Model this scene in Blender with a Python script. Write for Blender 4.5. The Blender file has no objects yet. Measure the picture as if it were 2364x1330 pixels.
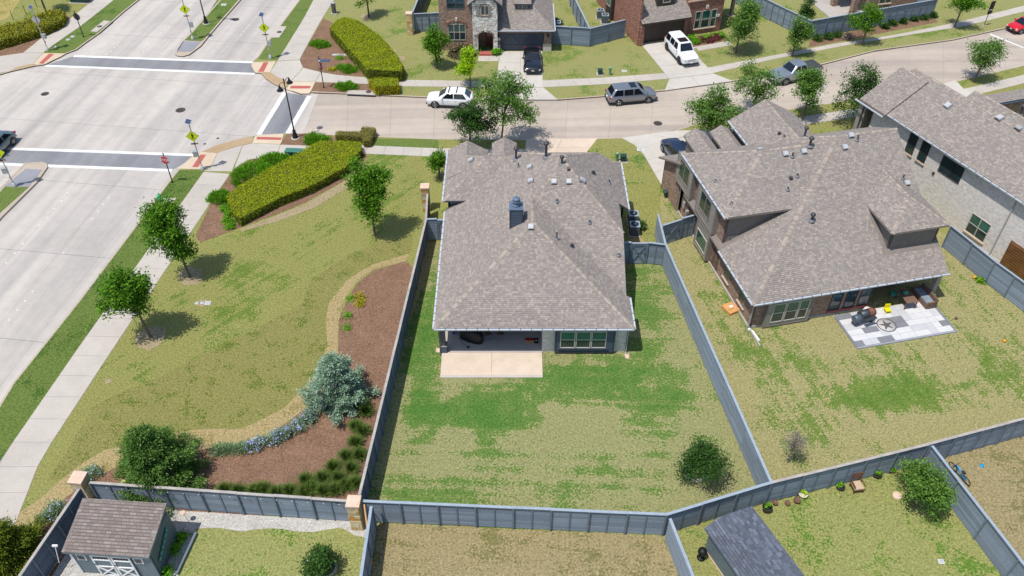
import bpy, bmesh, math, random
import numpy as np
from mathutils import Vector, Matrix
random.seed(7); NP = np.random.default_rng(11)
PI = math.pi; R = math.radians
sc = bpy.context.scene
COL = sc.collection
# ---------------------------------------------------------------- camera, sky, sun, exposure
cd = bpy.data.cameras.new('camera'); cam = bpy.data.objects.new('camera', cd); COL.objects.link(cam)
cd.sensor_width = 36.0; cd.lens = 29.24; cd.clip_end = 6000.0; cd.clip_start = 0.5
cam.location = (0, 0, 44.0); cam.rotation_euler = (R(90-42.5), 0, 0)
sc.camera = cam
SUN_EL, SUN_DX, SUN_DY = R(69), -0.80, -0.60
w = bpy.data.worlds.new('World'); sc.world = w; w.use_nodes = True
nt = w.node_tree; bg = nt.nodes['Background']
sky = nt.nodes.new('ShaderNodeTexSky'); sky.sky_type = 'NISHITA'; sky.sun_disc = False
sky.sun_elevation = SUN_EL; sky.sun_rotation = math.atan2(SUN_DX, SUN_DY) % (2*PI)
sky.air_density = 1.0; sky.dust_density = 1.0; sky.ozone_density = 1.0
nt.links.new(sky.outputs[0], bg.inputs[0]); bg.inputs[1].default_value = 0.15
sl = bpy.data.lights.new('sun', 'SUN'); sl.energy = 4.3; sl.angle = R(0.53); sl.color = (1.0, 0.955, 0.89)
so = bpy.data.objects.new('sun', sl); COL.objects.link(so); so.location = (-40, -30, 120)
sd = Vector((SUN_DX*math.cos(SUN_EL), SUN_DY*math.cos(SUN_EL), math.sin(SUN_EL)))
so.rotation_euler = (-sd).to_track_quat('-Z', 'Y').to_euler()
sc.view_settings.view_transform = 'Standard'; sc.view_settings.look = 'None'
sc.view_settings.exposure = 0.22; sc.view_settings.gamma = 1.0; sc.view_settings.use_curve_mapping = False
# ---------------------------------------------------------------- materials
MATS = {}
ALB = 0.80   # sunlit sRGB reading -> base colour
def S(r, g, b):
    f = lambda c: (c/255/12.92) if c/255 <= 0.04045 else ((c/255+0.055)/1.055)**2.4
    return (f(r)*ALB, f(g)*ALB, f(b)*ALB, 1)
def newmat(name, rough=0.7, metal=0.0, spec=None):
    m = bpy.data.materials.new(name); m.use_nodes = True
    b = m.node_tree.nodes['Principled BSDF']
    b.inputs['Roughness'].default_value = rough; b.inputs['Metallic'].default_value = metal
    if spec is not None: b.inputs['Specular IOR Level'].default_value = spec
    MATS[name] = m
    return m, m.node_tree, b
def node(t, typ, **kw):
    n = t.nodes.new(typ)
    for k, v in kw.items():
        if k.startswith('i_'):
            key = k[2:]; key = int(key) if key.isdigit() else key.replace('_', ' ')
            n.inputs[key].default_value = v
        else: setattr(n, k, v)
    return n
def pos(t, scale=None, rot=None, kind='POINT'):
    g = node(t, 'ShaderNodeNewGeometry')
    if scale is None and rot is None: return g.outputs['Position']
    m = node(t, 'ShaderNodeMapping', vector_type=kind); t.links.new(g.outputs['Position'], m.inputs['Vector'])
    if scale is not None: m.inputs['Scale'].default_value = scale
    if rot is not None: m.inputs['Rotation'].default_value = rot
    return m.outputs['Vector']
def noise(t, vec, scale, detail=4, rough=0.55, dist=0.0):
    n = node(t, 'ShaderNodeTexNoise'); t.links.new(vec, n.inputs['Vector'])
    n.inputs['Scale'].default_value = scale; n.inputs['Detail'].default_value = detail
    n.inputs['Roughness'].default_value = rough; n.inputs['Distortion'].default_value = dist
    return n.outputs['Fac']
def ramp(t, fac, stops, interp='LINEAR'):
    r = node(t, 'ShaderNodeValToRGB'); t.links.new(fac, r.inputs['Fac']); r.color_ramp.interpolation = interp
    el = r.color_ramp.elements
    while len(el) < len(stops): el.new(0.5)
    for e, (p, c) in zip(el, stops): e.position = p; e.color = c if len(c) == 4 else (*c, 1)
    return r.outputs['Color']
def mix(t, fac, a, b, blend='MIX'):
    m = node(t, 'ShaderNodeMix', data_type='RGBA', blend_type=blend)
    for sock, v in ((m.inputs[0], fac), (m.inputs[6], a), (m.inputs[7], b)):
        if isinstance(v, (int, float)): sock.default_value = v
        elif isinstance(v, tuple): sock.default_value = v
        else: t.links.new(v, sock)
    return m.outputs[2]
def g1(v): return (v, v, v, 1)
def bump(t, b, h, strength=0.3, dist=0.02):
    n = node(t, 'ShaderNodeBump'); n.inputs['Strength'].default_value = strength; n.inputs['Distance'].default_value = dist
    t.links.new(h, n.inputs['Height']); t.links.new(n.outputs[0], b.inputs['Normal'])
def rnd(t):
    """per island + per object random value"""
    g = node(t, 'ShaderNodeNewGeometry'); o = node(t, 'ShaderNodeObjectInfo')
    a = node(t, 'ShaderNodeMath', operation='ADD'); t.links.new(g.outputs['Random Per Island'], a.inputs[0]); t.links.new(o.outputs['Random'], a.inputs[1])
    f = node(t, 'ShaderNodeMath', operation='FRACT'); t.links.new(a.outputs[0], f.inputs[0])
    return f.outputs[0]
def plain(name, c, rough=0.6, metal=0.0, var=0.12, nscale=3.0, spec=None, coat=0.0):
    """paint, metal, plastic, stucco: colour with slight mottling and a little relief"""
    m, t, b = newmat(name, rough, metal, spec)
    n = noise(t, pos(t), nscale, 5, 0.6)
    col = ramp(t, n, [(0.3, tuple(x*(1-var) for x in c[:3])), (0.7, tuple(min(1, x*(1+var)) for x in c[:3]))])
    t.links.new(col, b.inputs['Base Color'])
    if coat: b.inputs['Coat Weight'].default_value = coat; b.inputs['Coat Roughness'].default_value = 0.05
    return m
def concrete(name, c1, c2, joints=0.0, streak=None, stain=0.25):
    m, t, b = newmat(name, 0.85, 0, 0.3)
    p = pos(t)
    big = noise(t, p, 0.16, 5, 0.6)
    col = ramp(t, big, [(0.32, c1), (0.68, c2)])
    fine = noise(t, p, 9.0, 6, 0.7)
    col = mix(t, 0.16, col, ramp(t, fine, [(0.3, g1(0.3)), (0.7, g1(1.0))]), 'MULTIPLY')
    if streak is not None:
        sv = pos(t, (1.7, 55, 1), (0, 0, streak), 'TEXTURE')
        st = noise(t, sv, 1.0, 4, 0.55)
        col = mix(t, 0.9, col, ramp(t, st, [(0.40, (1.04, 1.03, 1.0)), (0.68, (0.74, 0.74, 0.75))]), 'MULTIPLY')
    sp = noise(t, p, 1.1, 6, 0.7)
    col = mix(t, stain, col, ramp(t, sp, [(0.35, g1(0.72)), (0.6, g1(1.06))]), 'MULTIPLY')
    t.links.new(mix(t, 0.09, col, ramp(t, rnd(t), [(0, g1(0.4)), (1, g1(1.0))]), 'MULTIPLY'), b.inputs['Base Color'])
    bump(t, b, fine, 0.25, 0.01)
    return m
def grass(name, green, yellow, dry, dryness=0.5, mow=0.0, patch=0.22, soil=0.0, soilc=S(150, 128, 100), spots=(), stripes=None):
    m, t, b = newmat(name, 0.9, 0, 0.15)
    p = pos(t)
    big = noise(t, p, patch, 5, 0.62, 0.4)
    mid = noise(t, p, patch*5.5, 5, 0.65)
    fine = noise(t, p, 7.5, 4, 0.75)
    vfine = noise(t, p, 22.0, 3, 0.7)
    a = node(t, 'ShaderNodeMath', operation='MULTIPLY_ADD', i_1=0.42); t.links.new(mid, a.inputs[0]); t.links.new(big, a.inputs[2])
    a2 = node(t, 'ShaderNodeMath', operation='MULTIPLY_ADD', i_1=0.75); t.links.new(fine, a2.inputs[0]); t.links.new(a.outputs[0], a2.inputs[2])
    if stripes is not None:
        sn = noise(t, pos(t, (0.55, 16, 1), (0, 0, stripes), 'TEXTURE'), 1.0, 3, 0.5)
        s3 = node(t, 'ShaderNodeMath', operation='MULTIPLY_ADD', i_1=0.5); t.links.new(sn, s3.inputs[0])
        s4 = node(t, 'ShaderNodeMath', operation='ADD', i_1=-0.25); t.links.new(a2.outputs[0], s4.inputs[0]); t.links.new(s4.outputs[0], s3.inputs[2]); a2 = s3
    for x, y, rx, ry, k in spots:
        mp = node(t, 'ShaderNodeMapping', vector_type='TEXTURE'); t.links.new(p, mp.inputs['Vector'])
        mp.inputs['Location'].default_value = (x, y, 0); mp.inputs['Scale'].default_value = (rx, ry, 1000)
        ln = node(t, 'ShaderNodeVectorMath', operation='LENGTH'); t.links.new(mp.outputs[0], ln.inputs[0])
        wob = node(t, 'ShaderNodeMath', operation='MULTIPLY_ADD', i_1=0.9, i_2=-0.45); t.links.new(mid, wob.inputs[0])
        ad = node(t, 'ShaderNodeMath', operation='ADD'); t.links.new(ln.outputs['Value'], ad.inputs[0]); t.links.new(wob.outputs[0], ad.inputs[1])
        mr = node(t, 'ShaderNodeMapRange', interpolation_type='SMOOTHSTEP'); t.links.new(ad.outputs[0], mr.inputs['Value'])
        mr.inputs['From Min'].default_value = 0.15; mr.inputs['From Max'].default_value = 1.25; mr.inputs['To Min'].default_value = -k; mr.inputs['To Max'].default_value = 0.0
        s2 = node(t, 'ShaderNodeMath', operation='ADD'); t.links.new(a2.outputs[0], s2.inputs[0]); t.links.new(mr.outputs[0], s2.inputs[1]); a2 = s2
    c0 = 1.27 - dryness*0.36
    col = ramp(t, a2.outputs[0], [(c0-0.46, green), (c0-0.06, yellow), (c0+0.36, dry)])
    # colour ramps clamp at 1, so divide
    rn = col.node; d = node(t, 'ShaderNodeMath', operation='MULTIPLY', i_1=0.5); t.links.new(a2.outputs[0], d.inputs[0]); t.links.new(d.outputs[0], rn.inputs['Fac'])
    for e in rn.color_ramp.elements: e.position = max(0.0, min(1.0, e.position*0.5))
    col = mix(t, 0.75, col, ramp(t, fine, [(0.32, g1(0.42)), (0.68, g1(1.42))]), 'MULTIPLY')
    col = mix(t, 0.55, col, ramp(t, vfine, [(0.32, g1(0.5)), (0.68, g1(1.3))]), 'MULTIPLY')
    if soil > 0:
        sn = noise(t, p, 0.55, 5, 0.7); f = ramp(t, sn, [(0.72-soil*0.3, g1(0)), (0.80-soil*0.3, g1(1))])
        col = mix(t, f, col, soilc)
    t.links.new(col, b.inputs['Base Color'])
    bump(t, b, vfine, 0.7, 0.05)
    return m
def mulch(name, c1, c2, c3, scale=14.0):
    m, t, b = newmat(name, 0.95, 0, 0.1)
    p = pos(t)
    v = node(t, 'ShaderNodeTexVoronoi'); t.links.new(p, v.inputs['Vector']); v.inputs['Scale'].default_value = scale
    sep = node(t, 'ShaderNodeSeparateColor'); t.links.new(v.outputs['Color'], sep.inputs[0])
    col = ramp(t, sep.outputs[0], [(0.0, c1), (0.5, c2), (1.0, c3)])
    n = noise(t, p, 0.7, 5, 0.65)
    col = mix(t, 0.5, col, ramp(t, n, [(0.3, g1(0.62)), (0.7, g1(1.2))]), 'MULTIPLY')
    t.links.new(col, b.inputs['Base Color']); bump(t, b, v.outputs['Distance'], 0.8, 0.05)
    return m
LEAF = 1.55
def leafmat(name, dark, mid, light, trans=0.3):
    m, t, b = newmat(name, 0.6, 0, 0.12)
    dark, mid, light = [tuple(min(0.9, x*k) for x in c[:3])+(1,) for c, k in ((dark, LEAF*1.05), (mid, LEAF), (light, LEAF))]
    r = rnd(t); n = noise(t, pos(t), 1.6, 3, 0.6)
    a = node(t, 'ShaderNodeMath', operation='MULTIPLY_ADD', i_1=0.42); t.links.new(r, a.inputs[0])
    m2 = node(t, 'ShaderNodeMath', operation='MULTIPLY', i_1=0.62); t.links.new(n, m2.inputs[0]); t.links.new(m2.outputs[0], a.inputs[2])
    col = ramp(t, a.outputs[0], [(0.08, dark), (0.45, mid), (0.9, light)])
    t.links.new(col, b.inputs['Base Color'])
    tr = node(t, 'ShaderNodeBsdfTranslucent'); t.links.new(col, tr.inputs['Color'])
    ms = node(t, 'ShaderNodeMixShader'); ms.inputs[0].default_value = trans
    out = t.nodes['Material Output']
    t.links.new(b.outputs[0], ms.inputs[1]); t.links.new(tr.outputs[0], ms.inputs[2]); t.links.new(ms.outputs[0], out.inputs['Surface'])
    return m
def palette(name, cols, rough=0.85, fine=18.0, amp=0.4, spec=0.2, patch=None):
    """one colour per piece, picked from a list, with grain on it"""
    m, t, b = newmat(name, rough, 0, spec)
    r = rnd(t)
    if patch:
        n = noise(t, pos(t), patch, 2, 0.5)
        a = node(t, 'ShaderNodeMath', operation='MULTIPLY_ADD', i_1=0.80); t.links.new(r, a.inputs[0])
        m2 = node(t, 'ShaderNodeMath', operation='MULTIPLY', i_1=0.22); t.links.new(n, m2.inputs[0]); t.links.new(m2.outputs[0], a.inputs[2]); r = a.outputs[0]
    k = len(cols); col = ramp(t, r, [(i/k, c) for i, c in enumerate(cols)], 'CONSTANT')
    f = noise(t, pos(t), fine, 4, 0.7)
    col = mix(t, amp, col, ramp(t, f, [(0.3, g1(0.5)), (0.7, g1(1.25))]), 'MULTIPLY')
    t.links.new(col, b.inputs['Base Color'])
    return m
def brickmat(name, cols, mortar, bw=0.20, bh=0.068):
    """far brickwork: pieces too small to tell apart in the picture"""
    m, t, b = newmat(name, 0.9, 0, 0.15)
    g = node(t, 'ShaderNodeTexCoord'); sep = node(t, 'ShaderNodeSeparateXYZ'); t.links.new(g.outputs['Object'], sep.inputs[0])
    ad = node(t, 'ShaderNodeMath', operation='ADD'); t.links.new(sep.outputs[0], ad.inputs[0]); t.links.new(sep.outputs[1], ad.inputs[1])
    cb = node(t, 'ShaderNodeCombineXYZ'); t.links.new(ad.outputs[0], cb.inputs[0]); t.links.new(sep.outputs[2], cb.inputs[1])
    br = node(t, 'ShaderNodeTexBrick'); t.links.new(cb.outputs[0], br.inputs['Vector'])
    br.inputs['Scale'].default_value = 1.0; br.inputs['Brick Width'].default_value = bw; br.inputs['Row Height'].default_value = bh
    br.inputs['Mortar Size'].default_value = 0.009; br.inputs['Color1'].default_value = g1(0); br.inputs['Color2'].default_value = g1(1); br.inputs['Mortar'].default_value = g1(0.5)
    br.offset = 0.5; br.inputs['Bias'].default_value = 0.0
    k = len(cols); col = ramp(t, br.outputs['Color'], [(i/(k-1), c) for i, c in enumerate(cols)])
    n = noise(t, pos(t), 4.0, 5, 0.7)
    col = mix(t, 0.5, col, ramp(t, n, [(0.3, g1(0.6)), (0.7, g1(1.3))]), 'MULTIPLY')
    col = mix(t, br.outputs['Fac'], col, mortar)
    t.links.new(col, b.inputs['Base Color']); bump(t, b, n, 0.5, 0.02)
    return m
def glass(name, c, rough=0.04):
    m, t, b = newmat(name, rough, 0, 0.8)
    n = noise(t, pos(t), 0.9, 3, 0.5)
    col = ramp(t, n, [(0.35, tuple(x*0.6 for x in c[:3])), (0.7, c)])
    t.links.new(col, b.inputs['Base Color'])
    return m

concrete('road_boulevard', S(190, 184, 177), S(202, 195, 188), streak=R(82.5-90))
concrete('road_street', S(184, 172, 159), S(194, 182, 170), streak=R(2-90), stain=0.2)
concrete('sidewalk', S(188, 180, 170), S(200, 192, 181))
concrete('driveway', S(196, 190, 180), S(207, 201, 192))
concrete('patio_slab', S(212, 192, 170), S(224, 206, 186), stain=0.3)
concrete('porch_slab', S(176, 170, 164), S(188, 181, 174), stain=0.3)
concrete('curb', S(180, 167, 150), S(194, 181, 164))
concrete('ramp', S(206, 186, 160), S(218, 200, 176))
concrete('crosswalk_gray', S(136, 137, 141), S(150, 151, 155), streak=R(82.5-90))
concrete('stamped_gray', S(140, 141, 148), S(152, 153, 160))
concrete('sand_strip', S(178, 152, 118), S(190, 166, 132))
plain('line_white', S(222, 222, 218), 0.6, var=0.08)
plain('tactile_red', S(176, 92, 80), 0.8)
plain('white', S(238, 238, 236), 0.45, var=0.04)
plain('manhole_iron', S(84, 74, 70), 0.7, 0.2)
grass('lawn_front', S(92, 118, 42), S(114, 132, 58), S(146, 146, 84), 0.30, soil=0.02, stripes=R(-42))
grass('lawn_meadow', S(84, 106, 38), S(106, 120, 50), S(140, 138, 80), 0.34, patch=0.8)
grass('lawn_verge', S(62, 94, 32), S(78, 108, 42), S(108, 126, 62), 0.30)
grass('lawn_back', S(80, 122, 50), S(112, 134, 68), S(150, 150, 102), 0.38, patch=0.16, stripes=R(88), spots=((-6.3, 40, 1.6, 9, 0.3), (-3, 35.6, 5, 2.2, 0.3), (4.5, 38.3, 5, 2.6, 0.34), (9.5, 36, 3, 4, 0.16), (3, 33.5, 6, 1.6, -0.10), (-1, 29.5, 8, 1.6, 0.12), (11.5, 31, 3, 2.5, -0.1), (10, 44, 2.2, 5, 0.05)))
grass('lawn_lush', S(80, 112, 44), S(102, 128, 56), S(146, 146, 84), 0.45, patch=0.3)
grass('lawn_neighbor', S(88, 122, 44), S(120, 136, 68), S(160, 154, 106), 0.44, patch=0.16, stripes=R(15), spots=((27, 37, 6.5, 2.2, 0.34), (17, 44, 2.2, 8, 0.2), (20, 38.5, 3.5, 3, 0.12), (35, 41, 2, 7, 0.2), (29, 34, 5, 1.5, -0.1), (32, 36.5, 3, 2, -0.14)))
grass('lawn_south', S(110, 112, 64), S(136, 129, 86), S(158, 145, 106), 0.60, patch=0.2, stripes=R(80))
grass('lawn_south_green', S(82, 124, 40), S(110, 138, 58), S(150, 152, 92), 0.34, patch=0.25)
grass('lawn_north', S(88, 118, 44), S(114, 134, 60), S(150, 150, 94), 0.36, patch=0.2)
grass('lawn_field', S(124, 128, 60), S(152, 144, 78), S(176, 160, 100), 0.7, patch=0.15)
grass('dry_strip', S(132, 124, 74), S(156, 140, 92), S(174, 156, 112), 0.6, patch=0.8)
grass('bare_soil', S(140, 132, 92), S(158, 144, 108), S(170, 154, 122), 0.6, patch=0.9)
mulch('mulch', S(114, 86, 68), S(136, 106, 86), S(158, 130, 108), 18.0)
mulch('gravel', S(166, 162, 156), S(196, 192, 185), S(218, 214, 207), 20.0)
SH = [S(146, 138, 132), S(151, 143, 136), S(141, 134, 128), S(155, 146, 138), S(144, 134, 128), S(148, 141, 135), S(165, 154, 144), S(137, 129, 123), S(151, 140, 133)]
palette('shingle', SH, patch=0.9, amp=0.3)
palette('ridge_cap', [S(152, 142, 132), S(164, 152, 141), S(146, 136, 127), S(172, 160, 148)], amp=0.3)
palette('shingle_dark', [S(88, 94, 106), S(94, 100, 113), S(84, 89, 101), S(100, 107, 120), S(91, 97, 109), S(112, 119, 132)], patch=0.9)
palette('shingle_brown', [S(132, 122, 116), S(138, 129, 123), S(128, 118, 112), S(144, 136, 130), S(134, 122, 116), S(150, 143, 137)], patch=0.9)
plain('roof_deck', S(126, 117, 110), 0.9); plain('roof_deck_dark', S(64, 66, 74), 0.9); plain('roof_deck_brown', S(108, 94, 88), 0.9)
plain('fascia', S(70, 76, 86), 0.6); plain('gutter', S(196, 202, 210), 0.45, 0.1, var=0.05)
plain('fascia_taupe', S(142, 132, 124), 0.6)
plain('siding_blue', S(74, 88, 106), 0.55); plain('siding_gray', S(150, 145, 138), 0.55); plain('siding_taupe', S(118, 112, 108), 0.6)
plain('trim_blue', S(58, 66, 82), 0.55); plain('trim_dark', S(60, 52, 50), 0.6); plain('trim_beige', S(196, 190, 178), 0.5, var=0.05)
plain('column_gray', S(88, 86, 92), 0.6)
brickmat('brick_rose', [S(118, 84, 70), S(172, 138, 118), S(96, 72, 64), S(150, 112, 96), S(190, 160, 138)], S(176, 160, 146))
brickmat('brick_red', [S(122, 72, 60), S(168, 112, 92), S(98, 62, 54), S(150, 92, 76), S(196, 150, 126)], S(172, 140, 124))
brickmat('brick_white', [S(214, 207, 200), S(232, 226, 219), S(200, 193, 186), S(240, 234, 228), S(222, 215, 208)], S(226, 219, 212), 0.24, 0.075)
brickmat('brick_light', [S(208, 202, 193), S(226, 221, 212), S(198, 191, 182), S(234, 229, 221)], S(218, 212, 204), 0.24, 0.075)
palette('limestone', [S(226, 220, 210), S(236, 231, 222), S(214, 206, 194), S(242, 238, 231), S(220, 212, 200)], fine=6, amp=0.3)
palette('sandstone', [S(222, 196, 146), S(206, 176, 120), S(230, 212, 176), S(214, 160, 84), S(196, 182, 152), S(226, 204, 160)], fine=5, amp=0.4)
palette('fence_board', [S(138, 152, 167), S(148, 162, 176), S(128, 142, 157), S(142, 155, 170), S(134, 144, 156)], rough=0.7, fine=9, amp=0.25)
plain('fence_post', S(112, 124, 136), 0.7, var=0.15); plain('fence_cap', S(150, 163, 176), 0.65, var=0.1); plain('fence_cap_worn', S(168, 162, 156), 0.8, var=0.2, nscale=2.0)
palette('fence_board_shade', [S(100, 112, 128), S(108, 120, 136), S(94, 106, 121), S(104, 116, 131)], rough=0.75, fine=9, amp=0.3)  # fences seen from their shaded side: shade put into the board colour
plain('wood_new', S(196, 150, 92), 0.7); plain('wood_brown', S(110, 66, 44), 0.55, var=0.2); plain('wood_slat', S(120, 84, 48), 0.5, var=0.3, nscale=1.5)
glass('glass_teal', S(46, 108, 98)); glass('glass_dark', S(52, 70, 74)); glass('glass_car', S(22, 30, 40), 0.03); glass('glass_blue', S(64, 96, 108))
plain('bark', S(112, 98, 86), 0.9, var=0.25, nscale=8); plain('bark_pale', S(150, 140, 130), 0.9, var=0.2, nscale=8)
leafmat('leaf_oak', S(26, 52, 10), S(56, 96, 18), S(116, 160, 40)); leafmat('leaf_dark', S(20, 40, 14), S(42, 72, 26), S(84, 116, 52))
leafmat('leaf_street', S(34, 58, 18), S(70, 104, 38), S(120, 152, 70)); leafmat('leaf_lime', S(84, 116, 8), S(124, 160, 14), S(168, 196, 40))
leafmat('leaf_spruce', S(50, 74, 46), S(104, 130, 102), S(170, 192, 176), 0.15); leafmat('leaf_juniper', S(30, 54, 18), S(66, 98, 40), S(120, 150, 76), 0.2)
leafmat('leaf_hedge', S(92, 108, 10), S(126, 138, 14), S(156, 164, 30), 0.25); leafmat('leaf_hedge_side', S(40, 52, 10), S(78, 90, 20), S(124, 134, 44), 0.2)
leafmat('leaf_dryhedge', S(84, 74, 50), S(112, 106, 60), S(126, 122, 40), 0.2)
leafmat('leaf_shrub', S(44, 84, 12), S(84, 134, 24), S(128, 172, 50)); leafmat('leaf_sage', S(70, 96, 66), S(120, 146, 104), S(160, 180, 136), 0.2)
leafmat('flower_violet', S(120, 126, 176), S(156, 160, 206), S(192, 194, 224), 0.3); leafmat('leaf_tuft', S(44, 62, 22), S(72, 94, 38), S(100, 120, 56), 0.25)
leafmat('leaf_yucca', S(104, 120, 60), S(168, 176, 104), S(206, 204, 140), 0.2); leafmat('leaf_rose', S(44, 56, 30), S(84, 80, 58), S(140, 120, 96), 0.2)
leafmat('leaf_bare', S(96, 88, 80), S(116, 106, 98), S(136, 126, 118), 0.2); leafmat('flower_white', S(236, 228, 214), S(246, 240, 230), S(250, 246, 240), 0.3)
leafmat('leaf_corner', S(40, 54, 10), S(78, 94, 22), S(124, 136, 44), 0.2); leafmat('leaf_gold', S(104, 100, 4), S(140, 134, 12), S(176, 168, 40), 0.3); leafmat('leaf_field', S(86, 90, 14), S(116, 118, 24), S(146, 140, 40), 0.3)
leafmat('flower_red', S(196, 60, 48), S(220, 90, 76), S(236, 120, 100)); leafmat('leaf_purple', S(74, 36, 44), S(104, 54, 60), S(130, 76, 78))
leafmat('blade_green', S(56, 90, 24), S(88, 116, 42), S(128, 144, 68), 0.3); leafmat('blade_dry', S(128, 122, 60), S(166, 152, 92), S(196, 178, 124), 0.3)
leafmat('blade_mixed', S(86, 104, 38), S(128, 136, 64), S(180, 166, 112), 0.3)
plain('hedge_core', S(78, 84, 8), 0.95)
plain('black_metal', S(34, 34, 40), 0.45, 0.3); plain('galvanized', S(190, 192, 192), 0.4, 0.5); plain('box_metal', S(176, 178, 176), 0.5, 0.2)
plain('sign_yellow', S(214, 232, 0), 0.45, var=0.03); plain('sign_red', S(184, 16, 34), 0.45, var=0.04); plain('sign_blue', S(0, 86, 150), 0.45); plain('sign_black', S(18, 18, 18), 0.5)
plain('sign_back', S(62, 56, 60), 0.6); plain('solar_cell', S(58, 74, 104), 0.2, var=0.2, nscale=12); plain('sign_pale', S(190, 212, 226), 0.5)
plain('green_box', S(62, 118, 104), 0.5); plain('green_dark', S(26, 66, 62), 0.5); plain('green_pale', S(120, 172, 140), 0.5); plain('hydrant_green', S(58, 176, 120), 0.45)
plain('ac_metal', S(88, 100, 110), 0.45, 0.2); plain('ac_top', S(160, 176, 188), 0.4, 0.2); plain('ac_fan', S(30, 38, 44), 0.5)
plain('rubber', S(24, 24, 26), 0.8); plain('rim', S(196, 198, 202), 0.25, 0.8); plain('rim_dark', S(70, 70, 74), 0.3, 0.7)
plain('car_white', S(236, 238, 240), 0.25, 0, var=0.015, coat=0.8); plain('car_silver', S(150, 154, 160), 0.28, 0.6, var=0.03, coat=0.8)
plain('car_pickup', S(164, 172, 180), 0.28, 0.6, var=0.03, coat=0.8); plain('car_black', S(16, 18, 26), 0.2, 0.1, var=0.05, coat=1.0)
plain('car_red', S(206, 14, 22), 0.22, 0, var=0.04, coat=1.0); plain('car_slate', S(96, 114, 124), 0.28, 0.5, var=0.04, coat=0.8); plain('car_navy', S(26, 40, 66), 0.22, 0.2, var=0.05, coat=1.0)
plain('car_trim', S(34, 36, 40), 0.5); plain('light_red', S(170, 20, 44), 0.25); plain('light_clear', S(220, 224, 228), 0.15, 0.2); plain('bed_cover', S(58, 60, 64), 0.8)
plain('shed_green', S(88, 106, 108), 0.6); plain('shed_gray', S(104, 120, 128), 0.6); plain('shed_trim', S(236, 236, 234), 0.5)
plain('paver_light', S(204, 204, 204), 0.8, var=0.06, nscale=2); plain('paver_mid', S(188, 189, 191), 0.8, var=0.06, nscale=2); plain('paver_dark', S(124, 126, 132), 0.8, var=0.1, nscale=2); plain('paver_edge', S(146, 150, 158), 0.8)
plain('medallion', S(186, 184, 180), 0.8); plain('medallion_dark', S(92, 88, 86), 0.8)
plain('smoker_steel', S(74, 78, 84), 0.5, 0.5); plain('rust', S(130, 78, 56), 0.8, var=0.3, nscale=6); plain('wicker', S(118, 90, 74), 0.8, var=0.2, nscale=10); plain('cushion', S(128, 142, 152), 0.9)
plain('plastic_yellow', S(232, 214, 10), 0.4); plain('plastic_blue', S(0, 150, 206), 0.4); plain('plastic_orange', S(240, 160, 30), 0.5); plain('teal_cloth', S(70, 150, 130), 0.8)
plain('cardboard', S(206, 152, 92), 0.85); plain('cloth_black', S(16, 16, 20), 0.6); plain('metal_gray', S(120, 124, 128), 0.5, 0.4); plain('vent_gray', S(178, 180, 182), 0.5, var=0.04)
plain('vent_pipe', S(62, 60, 66), 0.5); plain('lead_flashing', S(104, 108, 116), 0.6); plain('chimney_cap', S(96, 112, 134), 0.45, 0.1); plain('seat_tan', S(190, 168, 140), 0.85)
plain('terracotta', S(112, 84, 66), 0.85); plain('pot_black', S(40, 40, 44), 0.6); plain('pot_cream', S(224, 216, 190), 0.7); plain('stone_ring', S(214, 206, 196), 0.9, var=0.2)
plain('flag_red', S(176, 30, 34), 0.9); plain('flag_cream', S(206, 168, 120), 0.9); plain('flag_navy', S(20, 22, 34), 0.9)
plain('garage_blue', S(66, 76, 92), 0.5, var=0.05); plain('garage_brown', S(70, 58, 52), 0.55, var=0.06); plain('downspout', S(170, 172, 172), 0.5); plain('soil', S(150, 122, 92), 0.95, var=0.25, nscale=2)
plain('stone_sill', S(214, 186, 164), 0.8); plain('wire', S(60, 60, 60), 0.6); plain('foundation', S(176, 170, 160), 0.9)
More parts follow.
